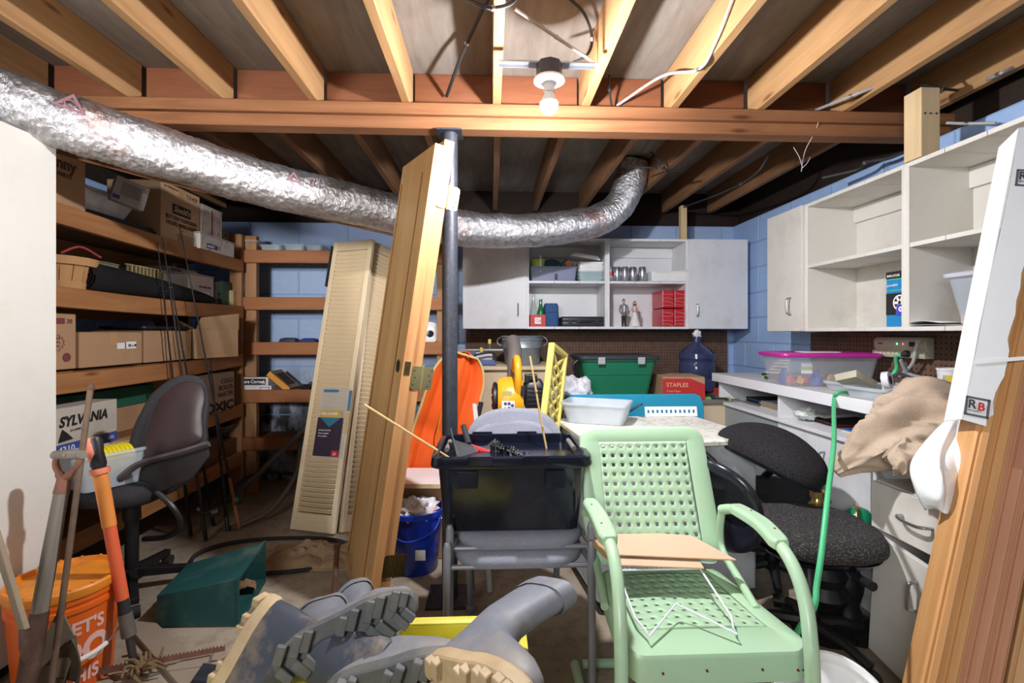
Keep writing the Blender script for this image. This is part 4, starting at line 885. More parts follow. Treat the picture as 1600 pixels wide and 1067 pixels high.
# up-ended pointed blade
t0 = atD(121, 999, 1.5); bb = atD(100, 1062, 1.48)
pb = thing('shovel_head', 'loose pointed shovel head standing tip up at the foot of the bucket', 'shovel', bb)
def bl2f(u, v):
    w = .056*(1-v**2.2)+.002; x = (u-.5)*2*w; return (x+.035*v, .02*(1-(2*u-1)**2)-.02, v*.135)
b = MB(); b.grid(12, 12, bl2f); b.build('blade', paint('brown_blade', (86, 72, 58), .6, .3, .25, 10, (140, 124, 104), 6, .7), pb, smooth=60, solid=.004)
b = MB(); b.tube([(0, -.01, .02), (-.02, -.012, -.10)], .016, 10); b.build('socket', m_rust, pb)
gb = thing('flat_shovel_head', 'flat grey shovel blade wedged between the spade shaft and the bucket', 'shovel', atD(66, 1075, 1.44))
b = MB(); b.loft([[(-.03, 0, 0), (.045, .02, 0), (.045, .024, 0), (-.03, .004, 0)], [(-.02, .02, .12), (.06, .05, .1), (.06, .054, .1), (-.02, .024, .12)], [(.0, .04, .19), (.018, .05, .19), (.018, .054, .19), (.0, .044, .19)]]); b.build('blade', m_bladeg, gb, smooth=0, bevel=.001)
b = MB(); b.tube([(.009, .048, .185), (.012, .055, .22)], .01, 8); b.build('tang', m_rust, gb)
rr_ = thing('iron_rod', 'long thin rusty rod leaning upright between spade and orange pole', 'rod', (0, 0, 0))
b = MB(); b.tube([atD(78, 1085, 1.42), atD(112, 830, 1.5), atD(141, 610, 1.58)], .0085, 10); b.build('rod', paint('brown_rod', (112, 92, 76), .75, .3, .2, 20), rr_)
b = MB(); b.at(atD(142, 606, 1.582)).lathe([(.009, -.01), (.011, 0), (.006, .012)], 10, cap=True); b.build('tip', m_rust, rr_)
ls = thing('wooden_lath', 'flat weathered wooden lath slanting past the orange bucket, outermost of the hand tools', 'lath', (0, 0, 0))
b = MB(); a0, a1 = atD(-14, 832, 1.36), atD(33, 985, 1.33); wv = V((.045, -.035, .02))
b.hexa([a1-wv*.6, a1+wv*.6, a1+wv*.6+V((.006, .012, 0)), a1-wv*.6+V((.006, .012, 0)), a0-wv*.7, a0+wv*.7, a0+wv*.7+V((.006, .012, 0)), a0-wv*.7+V((.006, .012, 0))]); b.build('lath', paint('beige_lath', (150, 132, 108), .7, 0, .1, 8), ls, smooth=0, bevel=.003)
b = MB(); b.hexa([a1-wv*.6+V((0, .0, -.05)), a1+wv*.5+V((0, 0, -.09)), a1+wv*.5+V((.006, .012, -.09)), a1-wv*.6+V((.006, .012, -.05)), a1-wv*.6, a1+wv*.6, a1+wv*.6+V((.006, .012, 0)), a1-wv*.6+V((.006, .012, 0))]); b.build('worn_tip', m_rust, ls, smooth=0)
# orange pole weeder
A, B = atZ(211, 1045, .03), atD(147, 686, 1.72); z = B-A; L = z.length
op_ = thing('garden_weeder', 'orange handled garden weeder with black and orange grip, tines full of roots', 'garden tool', mw=frame(A, V((1, 0, 0))-z*(z.x/z.length_squared), z))
for nm, za, zb_, r0, r1, mt in (('steel_rod', .0, .16, .0125, .0125, metal('dark_steel', (96, 98, 104), .4)), ('ferrule', .12, .2, .023, .021, paint('grey_ferrule', (112, 104, 98), .6, .4, .2, 20)), ('collar', .2, .25, .019, .017, m_dark), ('lower_sleeve', .25, L*.62, .0195, .0195, paint('red_orange', (228, 104, 66), .4)), ('upper_sleeve', L*.62, L-.115, .0215, .0225, paint('pale_orange', (232, 146, 70), .4)), ('stop_ring', L-.125, L-.105, .03, .03, paint('salmon_ring', (214, 128, 96), .4))):
    b = MB(); b.tube([(0, 0, za), (0, 0, zb_)], [r0, r1], 16); b.build(nm, mt, op_)
b = MB(); b.lathe([(.02, L-.105), (.024, L-.09), (.021, L-.05), (.025, L-.01), (.02, L+.006), (.004, L+.01)], 16, cap=True); gg = b.build('grip', m_black, op_)
b = MB(); b.at((-.006, -.004, 0)).lathe([(.016, L-.085), (.021, L-.05), (.024, L-.012), (.018, L+.008)], 16, cap=True); b.build('grip_inlay', paint('salmon_grip', (220, 130, 104), .5), gg)
for s_ in (-1, 1): b = MB(); b.tube([(0, 0, .02), (s_*.02, 0, -.01), (s_*.025, -.01, -.025)], .005, 6); b.build('tine', m_rust, op_)
q = atZ(222, 1052, .02); b = MB(); m_root = paint('dry_root', (120, 98, 66), .9, 0, .2, 20)
for i in range(16):
    a = RND.uniform(0, 2*PI); r = RND.uniform(.04, .09); b.tube(spline([(0, 0, .01), (r*.5*math.cos(a), r*.5*math.sin(a), RND.uniform(.0, .05)), (r*math.cos(a+.5), r*.8*math.sin(a+.5), RND.uniform(-.005, .06))], 4), [.008-.0006*j for j in range(9)], 5)
tag(b.build('root_clump', m_root, loc=q), 'dried clump of plant roots caught on the garden weeder tines', 'roots', kind='stuff')
# rusty saw blade
A, B = atD(62, 1064, 1.62), atD(352, 1012, 1.80); ax_ = (B-A); L = ax_.length
sw = thing('saw_blade', 'long rusty saw blade with coarse teeth lying across the floor before the bucket', 'saw', mw=frame(A, ax_, V((0, .25, 1))))
poly = [(0, -.016), (L, -.010)]; nt = 46
for i in range(nt): x = L*(1-i/nt); poly += [(x-.002, .012), (x-L/nt*.75, .004)]
b = MB(); n = len(poly); b.loft([[(x, -.001, z_) for x, z_ in poly], [(x, .001, z_) for x, z_ in poly]]); b.build('blade', paint('rusty_saw', (122, 84, 74), .8, .25, .2, 30), sw, smooth=0)
b = MB(); b.box((-.035, 0, 0), (.09, .02, .04)); b.build('handle', m_rust, sw, smooth=0, bevel=.004)
def slab(name, label, cat, pts, h, mat, part='board', z0=.002):
    o = thing(name, label, cat, (0, 0, 0)); P = [atZ(x, y, z0) for x, y in pts]; b = MB(); b.hexa([p for p in P]+[p+V((0, 0, h)) for p in P]); b.build(part, mat, o, smooth=0, bevel=.002); return o
m_gb = paint('greige_board', (150, 136, 120), .7, 0, .06)
slab('floor_board', 'beige painted board lying on the floor beside the teal planter', 'board', [(200, 985), (228, 965), (322, 1052), (285, 1085)], .02, m_gb)
slab('floor_board', 'broken piece of beige board lying across the saw blade end', 'board', [(262, 1058), (290, 1035), (335, 1020), (322, 1050)], .025, m_gb)
slab('floor_board', 'flat pale board on the floor in front of the saw blade', 'board', [(108, 1085), (125, 1058), (155, 1050), (190, 1080)], .012, m_gb)
slab('splintered_wood', 'dark splintered scrap of wood on the floor near the boots', 'scrap', [(300, 1075), (318, 1048), (345, 1052), (335, 1080)], .03, paint('blue_black', (44, 48, 58), .6), 'scrap')

q = nb_+P_(.16, .66, .02); b = MB(); b.grid(10, 8, lambda u, v: ((u-.5)*.09, (v-.5)*.07, .012+.03*abs(mn.noise(V((u*4, v*4, 2))))+.02*math.sin(u*PI))); tag(b.build('dry_leaf', paint('leaf_tan', (142, 104, 76), .8, 0, .15, 20), loc=q, rot=.4, smooth=60, solid=.002), 'dry brown leaf lying inside the open end of the teal planter', 'leaf')
# ================================================================ goods in the back wall cabinets
YI = 3.81
def bx_(px, y=YI): return atY(px, 480, y).x
m_slate = paint('slate_plastic', (128, 134, 160), .45); m_lime = paint('lime_plastic', (176, 206, 84), .45)
a, c = bx_(828), bx_(902); w = c-a
cd = thing('caddy', 'grey blue plastic caddy filled with dishes, on the upper cabinet shelf', 'caddy', ((a+c)/2, 3.9, SHB+.002))
b = MB(); tub(b, w, .18, .115, .012, .004, .02, lip=.006); b.build('tub', m_slate, cd); b = MB(); b.box((.02, -.089, .035), (.022, .006, .045)); b.build('latch', m_black, cd, smooth=0, bevel=.002)
b = MB(); b.lathe([(.045, 0), (.058, .10), (.061, .10), (.061, .107), (.055, .107), (.043, .004)], 24, cap=True); o = tag(b.build('lime_cup', m_lime, loc=(a+.07, 3.88, SHB+.075)), 'lime green plastic cup standing in the grey blue caddy', 'cup')
b = MB(); b.box((0, 0, .05), (.014, .004, .13)); tag(b.build('plastic_fork', m_pors, loc=(a+.085, 3.815, SHB+.09), smooth=0, bevel=.001), 'white plastic strip hooked over the lime green cup', 'strip')
b = MB(); b.at((0, 0, 0), (math.radians(64), math.radians(-14), 0)).lathe([(.001, 0), (.05, .002), (.09, .014), (.092, .016), (.05, .006), (.001, .004)], 32); tag(b.build('teal_plate', paint('teal_plate', (46, 84, 96), .35), loc=(a+.185, 3.9, SHB+.10)), 'dark teal plate standing in the grey blue caddy', 'plate')
b = MB(); b.at((0, 0, 0), (0, math.radians(-38), 0)).box((0, 0, 0), (.16, .13, .012)); tag(b.build('dark_tray', paint('dark_blue_tray', (54, 64, 84), .4), loc=(a+.24, 3.92, SHB+.135), smooth=0, bevel=.004), 'dark blue tray leaning out of the grey blue caddy', 'tray')
b = MB(); b.tube(spline([(0, 0, 0), (.012, 0, .03), (-.008, 0, .05), (-.018, 0, .035), (-.006, 0, .022)], 5), .009, 8); tag(b.build('orange_clip', paint('orange_clip', (232, 132, 40), .4), loc=(c-.06, 3.84, SHB+.11)), 'small orange plastic clip in the caddy', 'clip')
a, c = bx_(904), bx_(945); w = c-a
for i in range(11):
    f = i/10; col = m_pors if i > 4 else paint('greenish_tub', (170, 190, 196), .4)
    b = MB(); tub(b, w*(1-.02*f)-.012, .15, .03, .012, .002, .02, lip=.006, lh=.006)
    tag(b.build('food_container', col, loc=((a+c)/2+.003*math.sin(i*2), 3.9, SHB+.002+.0125*i)), ('%s food container, %s from the bottom of the nested stack beside the caddy' % ('white' if i > 4 else 'pale green', ('lowest', 'second', 'third', 'fourth', 'fifth', 'sixth', 'seventh', 'eighth', 'ninth', 'tenth', 'eleventh')[i])).replace('lowest from', 'lowest at'), 'container', 'nested food containers')
b = MB(); b.loft([[(x, y, z) for x, y in rr(.24*s_, .18*s_, .03)] for z, s_ in ((0, 1.02), (.012, 1.02), (.02, .96), (.03, .9))]); tag(b.build('container_lid', m_pors, loc=((a+c)/2-.045, 3.9, SHB+.185), rot=(0, math.radians(9), 0)), 'large white lid resting tilted on the stacked containers', 'lid')
# bottles in a carrier, lower shelf
m_glassc = clear_plastic('clear_glass', (190, 205, 200), .45, .08); m_glassg = paint('green_glass', (28, 112, 62), .12)
a = bx_(832, 3.84)
def bottle(label, x, y, mat, cap):
    o = thing('cola_bottle', label, 'bottle', (x, y, FLB+.002), group=None); b = MB(); b.lathe([(.001, 0), (.027, 0), (.029, .02), (.029, .12), (.026, .15), (.015, .19), (.0125, .24), (.0145, .242), (.0145, .255), (.001, .255)], 20); b.build('glass', mat, o); b = MB(); b.lathe([(.0295, .03), (.0296, .105)], 20); b.build('label_band', cap, o); return o
bottle('clear glass bottle in the red carrier, far left of the cabinet shelf', a+.01, 3.87, m_glassc, m_glassc)
bo = bottle('green glass bottle standing in the red carrier', a+.068, 3.86, m_glassg, paint('foil_white', (210, 214, 210), .4)); bo.scale = (1, 1, .85)
rcx = thing('bottle_carrier', 'red cardboard carrier holding two glass bottles on the cabinet shelf', 'carrier', (a-.02, 3.805, FLB+.002)); m_redc = paint('red_card', (196, 56, 52), .5, 0, .1)
b = MB(); b.loft([[(x+.06, y+.06, z) for x, y in rr(w_, d_, .004, 1)] for w_, d_, z in ((.125, .12, 0), (.125, .12, .092), (.119, .114, .092), (.119, .114, .004))]); b.build('body', m_redc, rcx, smooth=0); flatbox(rcx, 'white_print', m_pors, .06, .045, .05, .05)
text('lettering', 'Cola', .035, m_redc, rcx, (.042, -.0025, .035), bold=.01, shear=.25, sx=.7)
a, c = bx_(851, 3.84), bx_(873, 3.84); b = MB(); b.loft([[((a+c)/2+x-a, y, z) for x, y in rr((c-a)*s_, .15*s_, .025)] for z, s_ in ((0, .96), (.02, 1), (.165, .98), (.185, .82))])
o = thing('blue_case', 'upright blue zipped case next to the red bottle carrier', 'case', (a, 3.9, FLB+.002)); b.build('body', fabric('blue_nylon', (52, 84, 130), (66, 98, 144), 220), o); b = MB(); b.loft([[((a+c)/2+x-a, y, z) for x, y in rr((c-a)*1.01, .152, .025)] for z in (.11, .114)]); b.build('zip', m_ink, o)
a, c = bx_(876, 3.84), bx_(945, 3.84); w = c-a; o = thing('tool_case', 'black moulded plastic tool case lying flat on the lower cabinet shelf', 'case', ((a+c)/2, 3.91, FLB+.002))
m_case = paint('case_black', (38, 40, 46), .4)
b = MB(); b.loft([[(x, y, z) for x, y in rr(w*s_, .2*s_, .02)] for z, s_ in ((0, .97), (.012, 1), (.034, 1), (.038, .985))]); b.build('base', m_case, o); b = MB(); b.loft([[(x, y, z) for x, y in rr(w*s_, .2*s_, .02)] for z, s_ in ((.04, .985), (.045, 1), (.068, .99), (.078, .93))]); b.build('lid', m_case, o)
for x in (-w*.3, w*.3): b = MB(); b.box((x, -.102, .04), (.03, .008, .03)); b.build('latch', m_case, o, smooth=0, bevel=.002)
b = MB(); b.tube(spline([(-.05, -.1, .038), (-.045, -.115, .038), (.045, -.115, .038), (.05, -.1, .038)], 4), .006, 8); b.build('handle', m_case, o)
# cans
m_can = metal('aluminium_can', (196, 198, 204), .28, .08); m_canred = paint('can_red', (150, 40, 44), .4)
for i, px in enumerate((955, 965.5, 977, 990, 1004.5)):
    x = bx_(px, 3.84); o = thing('drink_can', ('silver drink can with a round red emblem beside the cabinet divider' if i == 0 else 'plain silver drink can, %s from the cabinet divider' % ('', 'second', 'third', 'fourth', 'fifth')[i]), 'can', (x, 3.85+.01*(i % 2), SHB+.002), 0, None if i == 0 else 'plain silver cans')
    b = MB(); b.lathe([(.001, .004), (.02, .0), (.026, .003), (.0328, .014), (.0328, .104), (.027, .116), (.0265, .12), (.024, .117), (.001, .1165)], 24); b.build('can', m_can, o)
    b = MB(); b.at((0, -.006, .118)).box((0, 0, 0), (.012, .02, .0015)); b.build('tab', m_can, o, smooth=0)
    if i == 0:
        b = MB(); b.grid(8, 8, lambda u, v: (.0333*math.sin((u-.5)*1.3), -.0333*math.cos((u-.5)*1.3), .04+.045*v), lambda i_, j: math.hypot(i_-3.5, j-3.5) > 4); b.build('emblem', m_canred, o)
a, c = bx_(1015, 3.82), bx_(1076, 3.82); w = c-a; o = thing('paper_tray', 'white shallow box of papers on the upper cabinet shelf beside the cans', 'box', ((a+c)/2, 3.90, SHB+.002))
b = MB(); tub(b, w, .24, .075, .006, .003, .004, 1); b.build('tray', m_pors, o, smooth=0); b = MB(); b.box((.02, -.02, .072), (w*.9, .2, .012)); b.build('papers', paint('cream_paper', (226, 222, 206), .8), o, loc=(0, 0, 0), rot=(0, math.radians(-3), 0), smooth=0)
# figurines: bride and groom
m_skin = paint('figurine_skin', (206, 160, 136), .5); m_grey = paint('grey_suit', (120, 118, 120), .6); m_blk = paint('black_trousers', (34, 32, 36), .6); m_gown = paint('gown_white', (226, 222, 222), .6, 0, .06, 60); m_hair = paint('brown_hair', (58, 38, 28), .7); m_rose = paint('rose_bodice', (220, 186, 182), .6)
def head(o, z, s_, hair_long=False):
    b = MB(); b.at((0, 0, z)).lathe([(.002, -.013*s_), (.008*s_, -.010*s_), (.0105*s_, 0), (.0095*s_, .009*s_), (.003*s_, .014*s_)], 14, cap=True); b.tube([(0, -.0095*s_, .001), (0, -.0125*s_, -.003*s_)], [.0012, .002], 6); h = b.build('head', m_skin, o)
    b = MB(); b.at((0, .003, z+.002)).lathe([(.0108*s_, -.004*s_ if not hair_long else -.02*s_), (.0116*s_, .004*s_), (.0095*s_, .012*s_), (.002, .0165*s_)], 14, cap=True); b.build('hair', m_hair, h)
    for sx_ in (-1, 1): b = MB(); b.at((sx_*.004*s_, -.0093*s_, z+.002*s_)).lathe([(.0005, -.001), (.0014, 0), (.0005, .001)], 6); b.build('eye', m_ink, h)
x = bx_(975, 3.8)
g = thing('groom_figurine', 'small groom figurine in a grey jacket on the lower cabinet shelf', 'figurine', (x, 3.805, FLB+.001))
for s_ in (-1, 1):
    b = MB(); b.tube([(s_*.011, 0, .006), (s_*.010, 0, .05), (s_*.009, 0, .105)], [.007, .0095, .012], 10); b.build('leg', m_blk, g); b = MB(); b.loft([[(s_*.012+x_, y_-.008, z_) for x_, y_ in rr(.013*k_, .03*k_, .006)] for z_, k_ in ((0, 1), (.006, 1), (.01, .6))]); b.build('shoe', m_ink, g)
    b = MB(); b.tube(spline([(s_*.021, 0, .172), (s_*.031, 0, .145), (s_*.032, -.004, .12), (s_*(.022 if s_ < 0 else .03), -.014, .098)], 4), [.0085-.0003*k for k in range(13)], 8); b.build('sleeve', m_grey, g)
    b = MB(); b.tube([(s_*(.022 if s_ < 0 else .03), -.014, .099), (s_*(.018 if s_ < 0 else .029), -.018, .086)], [.005, .004], 8); b.build('hand', m_skin, g)
b = MB(); b.lathe([(.019, .085), (.02, .10), (.0185, .13), (.022, .155), (.021, .172), (.008, .181), (.006, .188)], 14, sy=.62, cap=True); b.build('jacket', m_grey, g)
b = MB(); b.at((0, -.0118, 0)).prism([(-.005, 0), (.005, 0), (.007, .04), (0, .052), (-.007, .04)], 0, .0015); b.build('shirt', m_gown, g, loc=(0, -.012, .13), rot=(PI/2, 0, 0), smooth=0); head(g, .2, 1.15)
x = bx_(993, 3.8)
g = thing('bride_figurine', 'small bride figurine in a flounced white gown on the lower cabinet shelf', 'figurine', (x, 3.82, FLB+.001))
pr = [(.001, 0), (.046, 0)]
for k in range(7): z_ = .012+.0155*k; r_ = .046-.0047*k; pr += [(r_+.002, z_-.006), (r_-.002, z_)]
pr += [(.012, .122), (.001, .122)]
b = MB(); b.lathe(pr, 22); b.build('gown', m_gown, g); b = MB(); b.lathe([(.0115, .118), (.0165, .145), (.015, .158), (.006, .166), (.005, .176)], 14, sy=.75, cap=True); b.build('bodice', m_rose, g)
for s_ in (-1, 1): b = MB(); b.tube(spline([(s_*.015, 0, .155), (s_*.024, 0, .138), (s_*.019, -.012, .12), (s_*.006, -.019, .122)], 4), [.006-.00022*k for k in range(13)], 8); b.build('arm', m_skin, g)
b = MB(); b.at((.0, -.022, .124)).lathe([(.001, -.008), (.01, 0), (.001, .009)], 10); b.build('bouquet', m_rose, g); head(g, .186, 1.05, True)
b = MB(); b.grid(6, 8, lambda u, v: ((u-.5)*.03*(1+v*1.6), .012+.012*v, .196-.12*v)); b.build('veil', clear_plastic('veil', (236, 232, 236), .6, .8), g, solid=.001)
# red drink cartons
m_redk = paint('red_carton', (188, 34, 46), .3, 0, .06, 10)
a, m_, c = bx_(1035, 3.80), bx_(1053.5, 3.80), bx_(1074, 3.80); hb_ = .142
for r in range(2):
    for q_, (x0, x1) in enumerate(((a, m_-.004), (m_+.002, c))):
        o = thing('drink_carton', 'red shrink wrapped drinks carton, ' + (('lower', 'upper')[r]) + ' one ' + ('beside the figurines' if q_ == 0 else 'against the cabinet side'), 'carton', (x0, 3.80, FLB+.002+r*(hb_+.006)), 0, 'red drink cartons'); w = x1-x0
        b = MB(); b.box((w/2, .125, hb_/2), (w, .25, hb_)); b.build('carton', m_redk, o, smooth=0, bevel=.006)
        b = MB(); b.at((w/2, .125, hb_/2))
        for k in range(4): b.tube([(-w/2, -.127, -hb_/2+.01+.03*k+RND.uniform(0, .02)), (0, -.1275, -hb_/2+.02+.03*k), (w/2, -.127, -hb_/2+.03*k+RND.uniform(0, .03))], .0012, 5)
        b.build('film_crease', paint('film_white', (226, 190, 196), .2), o)['kind'] = 'stuff'
# extra cartons depth toward the left
# ================================================================ back bench and what stands on it
m_ply = paint('cream_ply', (214, 194, 164), .7, 0, .04, 4, (170, 140, 104), 5, .4)
x0, x1 = atY(706, 600, 3.4).x, atY(868, 600, 3.4).x; zt = .985
bn = thing('plywood_bench', 'pale plywood box bench carrying the galvanised tub below the pegboard', 'bench', (x0, 3.38, 0))
for nm, c_, d_ in (('top_board', ((x1-x0)/2, .31, zt-.012), (x1-x0, .66, .024)), ('front_panel', ((x1-x0)/2, .02, (zt-.025)/2), (x1-x0-.02, .02, zt-.026)), ('side_panel', (.02, .33, (zt-.025)/2), (.02, .6, zt-.026)), ('side_panel', (x1-x0-.02, .33, (zt-.025)/2), (.02, .6, zt-.026))): plank(nm, c_, d_, m_ply, bn, .002)
x2 = atY(1128, 600, 3.5).x; zl = .765
b2 = thing('low_bench', 'low grey work surface behind the enamel appliance holding the green tote', 'bench', (x1+.012, 3.22, 0)); wl = x2-x1-.02
plank('top_board', (wl/2, .4, zl-.015), (wl, .8, .03), paint('grey_bench', (120, 112, 106), .7), b2); plank('front_panel', (wl/2, .03, (zl-.03)/2), (wl-.04, .02, zl-.031), m_ply, b2)
# mitre saw box
q = atY(752, 566, 3.5); ms = thing('mitre_box', 'blue and white mitre box with a steel rail and yellow clamp', 'tool', (q.x, 3.55, zt+.001))
m_bluep = paint('steel_blue', (86, 100, 150), .45)
b = MB(); b.box((-.0, 0, .02), (.21, .14, .035)); b.build('base', m_bluep, ms, smooth=0, bevel=.004); b = MB(); b.box((.02, .02, .065), (.12, .09, .055)); b.build('fence', paint('white_tool', (206, 208, 216), .5), ms, smooth=0, bevel=.004)
b = MB(); b.box((-.07, .02, .07), (.06, .08, .06)); b.build('blue_block', m_bluep, ms, smooth=0, bevel=.004); b = MB(); b.box((0, .0, .108), (.32, .035, .012)); b.build('rail', metal('rail', (190, 192, 196), .35), ms, smooth=0, bevel=.002)
for x, z_ in ((0, .11), (.06, .17)): b = MB(); b.box((x, -.01, z_), (.022, .05, .035)); b.build('clamp', paint('lemon', (222, 206, 90), .45), ms, smooth=0, bevel=.004)
b = MB(); b.tube([(.06, -.01, .11), (.06, -.01, .16)], .004, 6); b.build('clamp_rod', m_chrome, ms)
b = MB(); b.tube(spline([(-.1, -.08, .06), (-.02, -.09, .08), (.06, -.085, .092), (.1, -.08, .08), (.105, -.08, .035)], 5), .007, 8); b.build('saw_handle', m_dark, ms)
q = atY(817, 566, 3.55); gt = thing('galvanised_tub', 'round galvanised steel tub on the plywood bench', 'tub', (q.x, 3.62, zt+.001)); m_galv = metal('galvanised', (150, 160, 168), .42, .12, metalness=.6)
b = MB(); b.lathe([(.001, .004), (.122, .0), (.128, .006), (.143, .12), (.147, .125), (.144, .13), (.15, .178), (.156, .183), (.153, .188), (.155, .203), (.160, .208), (.154, .212), (.146, .2), (.122, .012), (.001, .01)], 40); b.build('body', m_galv, gt)
for s_ in (-1, 1): b = MB(); b.tube(arc((s_*.158, 0, .17), .03, -90 if s_ > 0 else 90, 90 if s_ > 0 else 270, 10), .004, 6); b.build('handle', m_galv, gt)
# green tote
q0, q1 = atY(907, 600, 3.3), atY(1031, 600, 3.3); w = q1.x-q0.x
gt = thing('storage_tote', 'dark green storage tote with a black lid and grey clips on the low bench', 'tote', ((q0.x+q1.x)/2, 3.50, zl+.001)); m_gr = paint('tote_green', (30, 116, 84), .4, 0, .05)
b = MB(); tub(b, w-.03, .38, .27, .045, .005, .04, lip=.014); b.build('tub', m_gr, gt); b = MB(); b.loft([[(x, y, z_) for x, y in rr(w-.06, .36, .05)] for z_ in (.165, .17)]); b.build('rib', m_gr, gt)
b = MB(); b.loft([[(x, y, .271+z_) for x, y in rr(w-.03+2*e, .38+2*e, .05)] for e, z_ in ((.022, -.004), (.026, .006), (.024, .018), (.0, .026), (-.04, .02))]); b.build('lid', paint('tote_lid', (48, 52, 58), .5), gt)
for x in (-w*.24, w*.26): b = MB(); b.box((x, -.217, .262), (.05, .012, .05)); b.build('clip', paint('clip_grey', (170, 172, 178), .4), gt, smooth=0, bevel=.005)
b = MB(); b.tube(spline([(-w/2+.0, -.1, .26), (-w/2-.03, -.1, .22), (-w/2+.02, -.1, .1)], 5), .012, 8); b.build('side_handle', m_black, gt)
b = MB()
def bag(u, v): return None
def blob(name, label, cat, loc, ax3, mat, seed, freq=3, amp=.35, rot=(0, 0, 0), nu=48, nv=28, ridge=.5, flatz=None):
    """crumpled soft bundle: an ellipsoid folded by ridged noise"""
    b = MB(); rings = []
    for j in range(nv+1):
        th = PI*j/nv; ring = []
        for i in range(nu):
            ph = 2*PI*i/nu; d = V((math.sin(th)*math.cos(ph), math.sin(th)*math.sin(ph), -math.cos(th)))
            p = d*freq+V((seed, seed*.7, 0)); k = 1+amp*mn.noise(p*.5)+amp*.6*mn.noise(p)-ridge*amp*(abs(mn.noise(p*1.1+V((9, 0, 0))))*1.6-.3)-ridge*amp*.5*abs(mn.noise(p*2.3))
            v_ = V((d.x*ax3[0]*k, d.y*ax3[1]*k, d.z*ax3[2]*k))
            if flatz is not None: v_.z = max(v_.z, flatz)
            ring.append(v_)
        rings.append(ring)
    b.loft(rings, True); return tag(b.build(name, mat, loc=loc, rot=rot, smooth=75), label, cat)
q = atY(900, 628, 3.05); m_bagw = paint('white_bag', (206, 206, 214), .5, 0, .05)
blob('plastic_bag', 'crumpled white plastic bag stuffed behind the enamel appliance', 'bag', (q.x-.01, 3.05, .83), (.115, .1, .12), m_bagw, 3.3, 3.4, .35)
# teal blue plastic panel behind the appliance
q0, q1 = atY(884, 640, 2.9), atY(1104, 640, 2.9); w = q1.x-q0.x
tp = thing('plastic_board', 'bright blue plastic board standing on edge behind the enamel appliance', 'board', (q0.x, 2.90, .002), (math.radians(-2.5), 0, 0)); m_cyan = paint('cyan_plastic', (42, 152, 186), .4)
poly = [(0, 0), (w, 0), (w, .765), (w-.02, .825), (w-.05, .84), (0, .84)]
b = MB(); b.loft([[(x, 0, z_) for x, z_ in poly], [(x, .03, z_) for x, z_ in poly]]); b.build('panel', m_cyan, tp, smooth=0, bevel=.004)
b = MB(); b.box((w*.28, -.004, .755), (w*.2, .004, .06)); b.build('pale_patch', paint('pale_blue', (186, 206, 216), .5), tp, smooth=0)
sl = atY(1047, 645, 2.72); o = thing('slotted_strip', 'white strip with square slots lying at the back of the enamel top', 'strip', (sl.x, 2.70, .7465)); b = MB(); nxc = 11; ws = .30
b.grid(nxc*2+1, 3, lambda u, v: ((u-.5)*ws, 0, v*.055), lambda i, j: j == 1 and i % 2 == 1); b.build('strip', m_pors, o, smooth=0, solid=.004, loc=(0, 0, 0)); o.rotation_euler = (math.radians(-12), 0, 0)
q = atZ(935, 655, .748); clear_box('empty frosted plastic bin on the dirty enamel top', (q.x-.02, q.y-.06, .7465), math.radians(-24), .34, .22, .11, .025, mat=clear_plastic('frosted_bin', (214, 220, 226), .62, .35), lip=.006)
b = MB(); p0, p1 = atZ(978, 645, .75), atD(1000, 631, 2.66); b.tube([p0, p1], .006, 6); o = thing('metal_file', 'small steel bar leaning beside the frosted bin on the enamel top', 'bar', (0, 0, 0)); b.build('bar', m_chrome, o); b = MB(); b.tube([p0+V((.012, 0, 0)), p1+V((.012, 0, 0))], .004, 6); b.build('handle', m_dark, o)
# red stationery carton, jug
q0, q1 = atY(1032, 605, 3.3), atY(1095, 605, 3.3); w = q1.x-q0.x
st = thing('carton', 'red and brown paper carton with a shop name beside the water jug', 'box', (q0.x, 3.26, zl+.001), math.radians(-6)); b = MB(); b.box((w/2, .16, .075), (w, .32, .148)); b.build('body', m_card, st, smooth=0, bevel=.003); b = MB(); b.prism([(0, 0), (w-.001, 0), (w-.001, .10), (w-.1, .138), (0, .138)], 0, .001); b.build('red_front', paint('red_print2', (184, 40, 44), .6), st, loc=(.0, -.0008, .004), rot=(PI/2, 0, 0), smooth=0)
text('lettering', 'STAPLES', .04, paint('pale_gold', (226, 170, 130), .6), st, (.025, -.003, .085), bold=.01); text('lettering', 'Copy Paper', .02, _MC['pale_gold'], st, (.028, -.003, .05)); plank('flap', (w/2, .08, .151), (w-.002, .155, .004), m_card, st, .001); plank('flap', (w/2, .24, .151), (w-.002, .155, .004), m_card, st, .001)
q = atY(1092, 600, 3.62); m_jug = paint('jug_blue', (58, 66, 100), .12, 0, .1, 4); m_jug.node_tree.nodes['Principled BSDF'].inputs['Alpha'].default_value = .93
jg = thing('water_jug', 'large dark blue water jug with crumpled paper in its neck', 'jug', (q.x, 3.66, zl+.001)); r_ = .132
b = MB(); b.lathe([(.001, .004), (r_*.85, 0), (r_, .02), (r_, .10), (r_*.96, .11), (r_, .12), (r_, .21), (r_*.95, .225), (r_*.95, .245), (r_*1.03, .26), (r_*1.0, .295), (r_*.6, .345), (.036, .37), (.03, .38), (.03, .425), (.001, .425)], 32); b.build('body', m_jug, jg)
b = MB(); prev = None
b.lathe([(.02, .41), (.03, .43), (.034, .45), (.022, .47), (.014, .462), (.001, .466)], 9); 
for v in b.v: v += V((RND.uniform(-.01, .01), RND.uniform(-.01, .01), RND.uniform(-.008, .012)))
b.build('paper_plug', m_pors, jg, smooth=0)
q = atY(1150, 640, 3.55); o, w = None, None
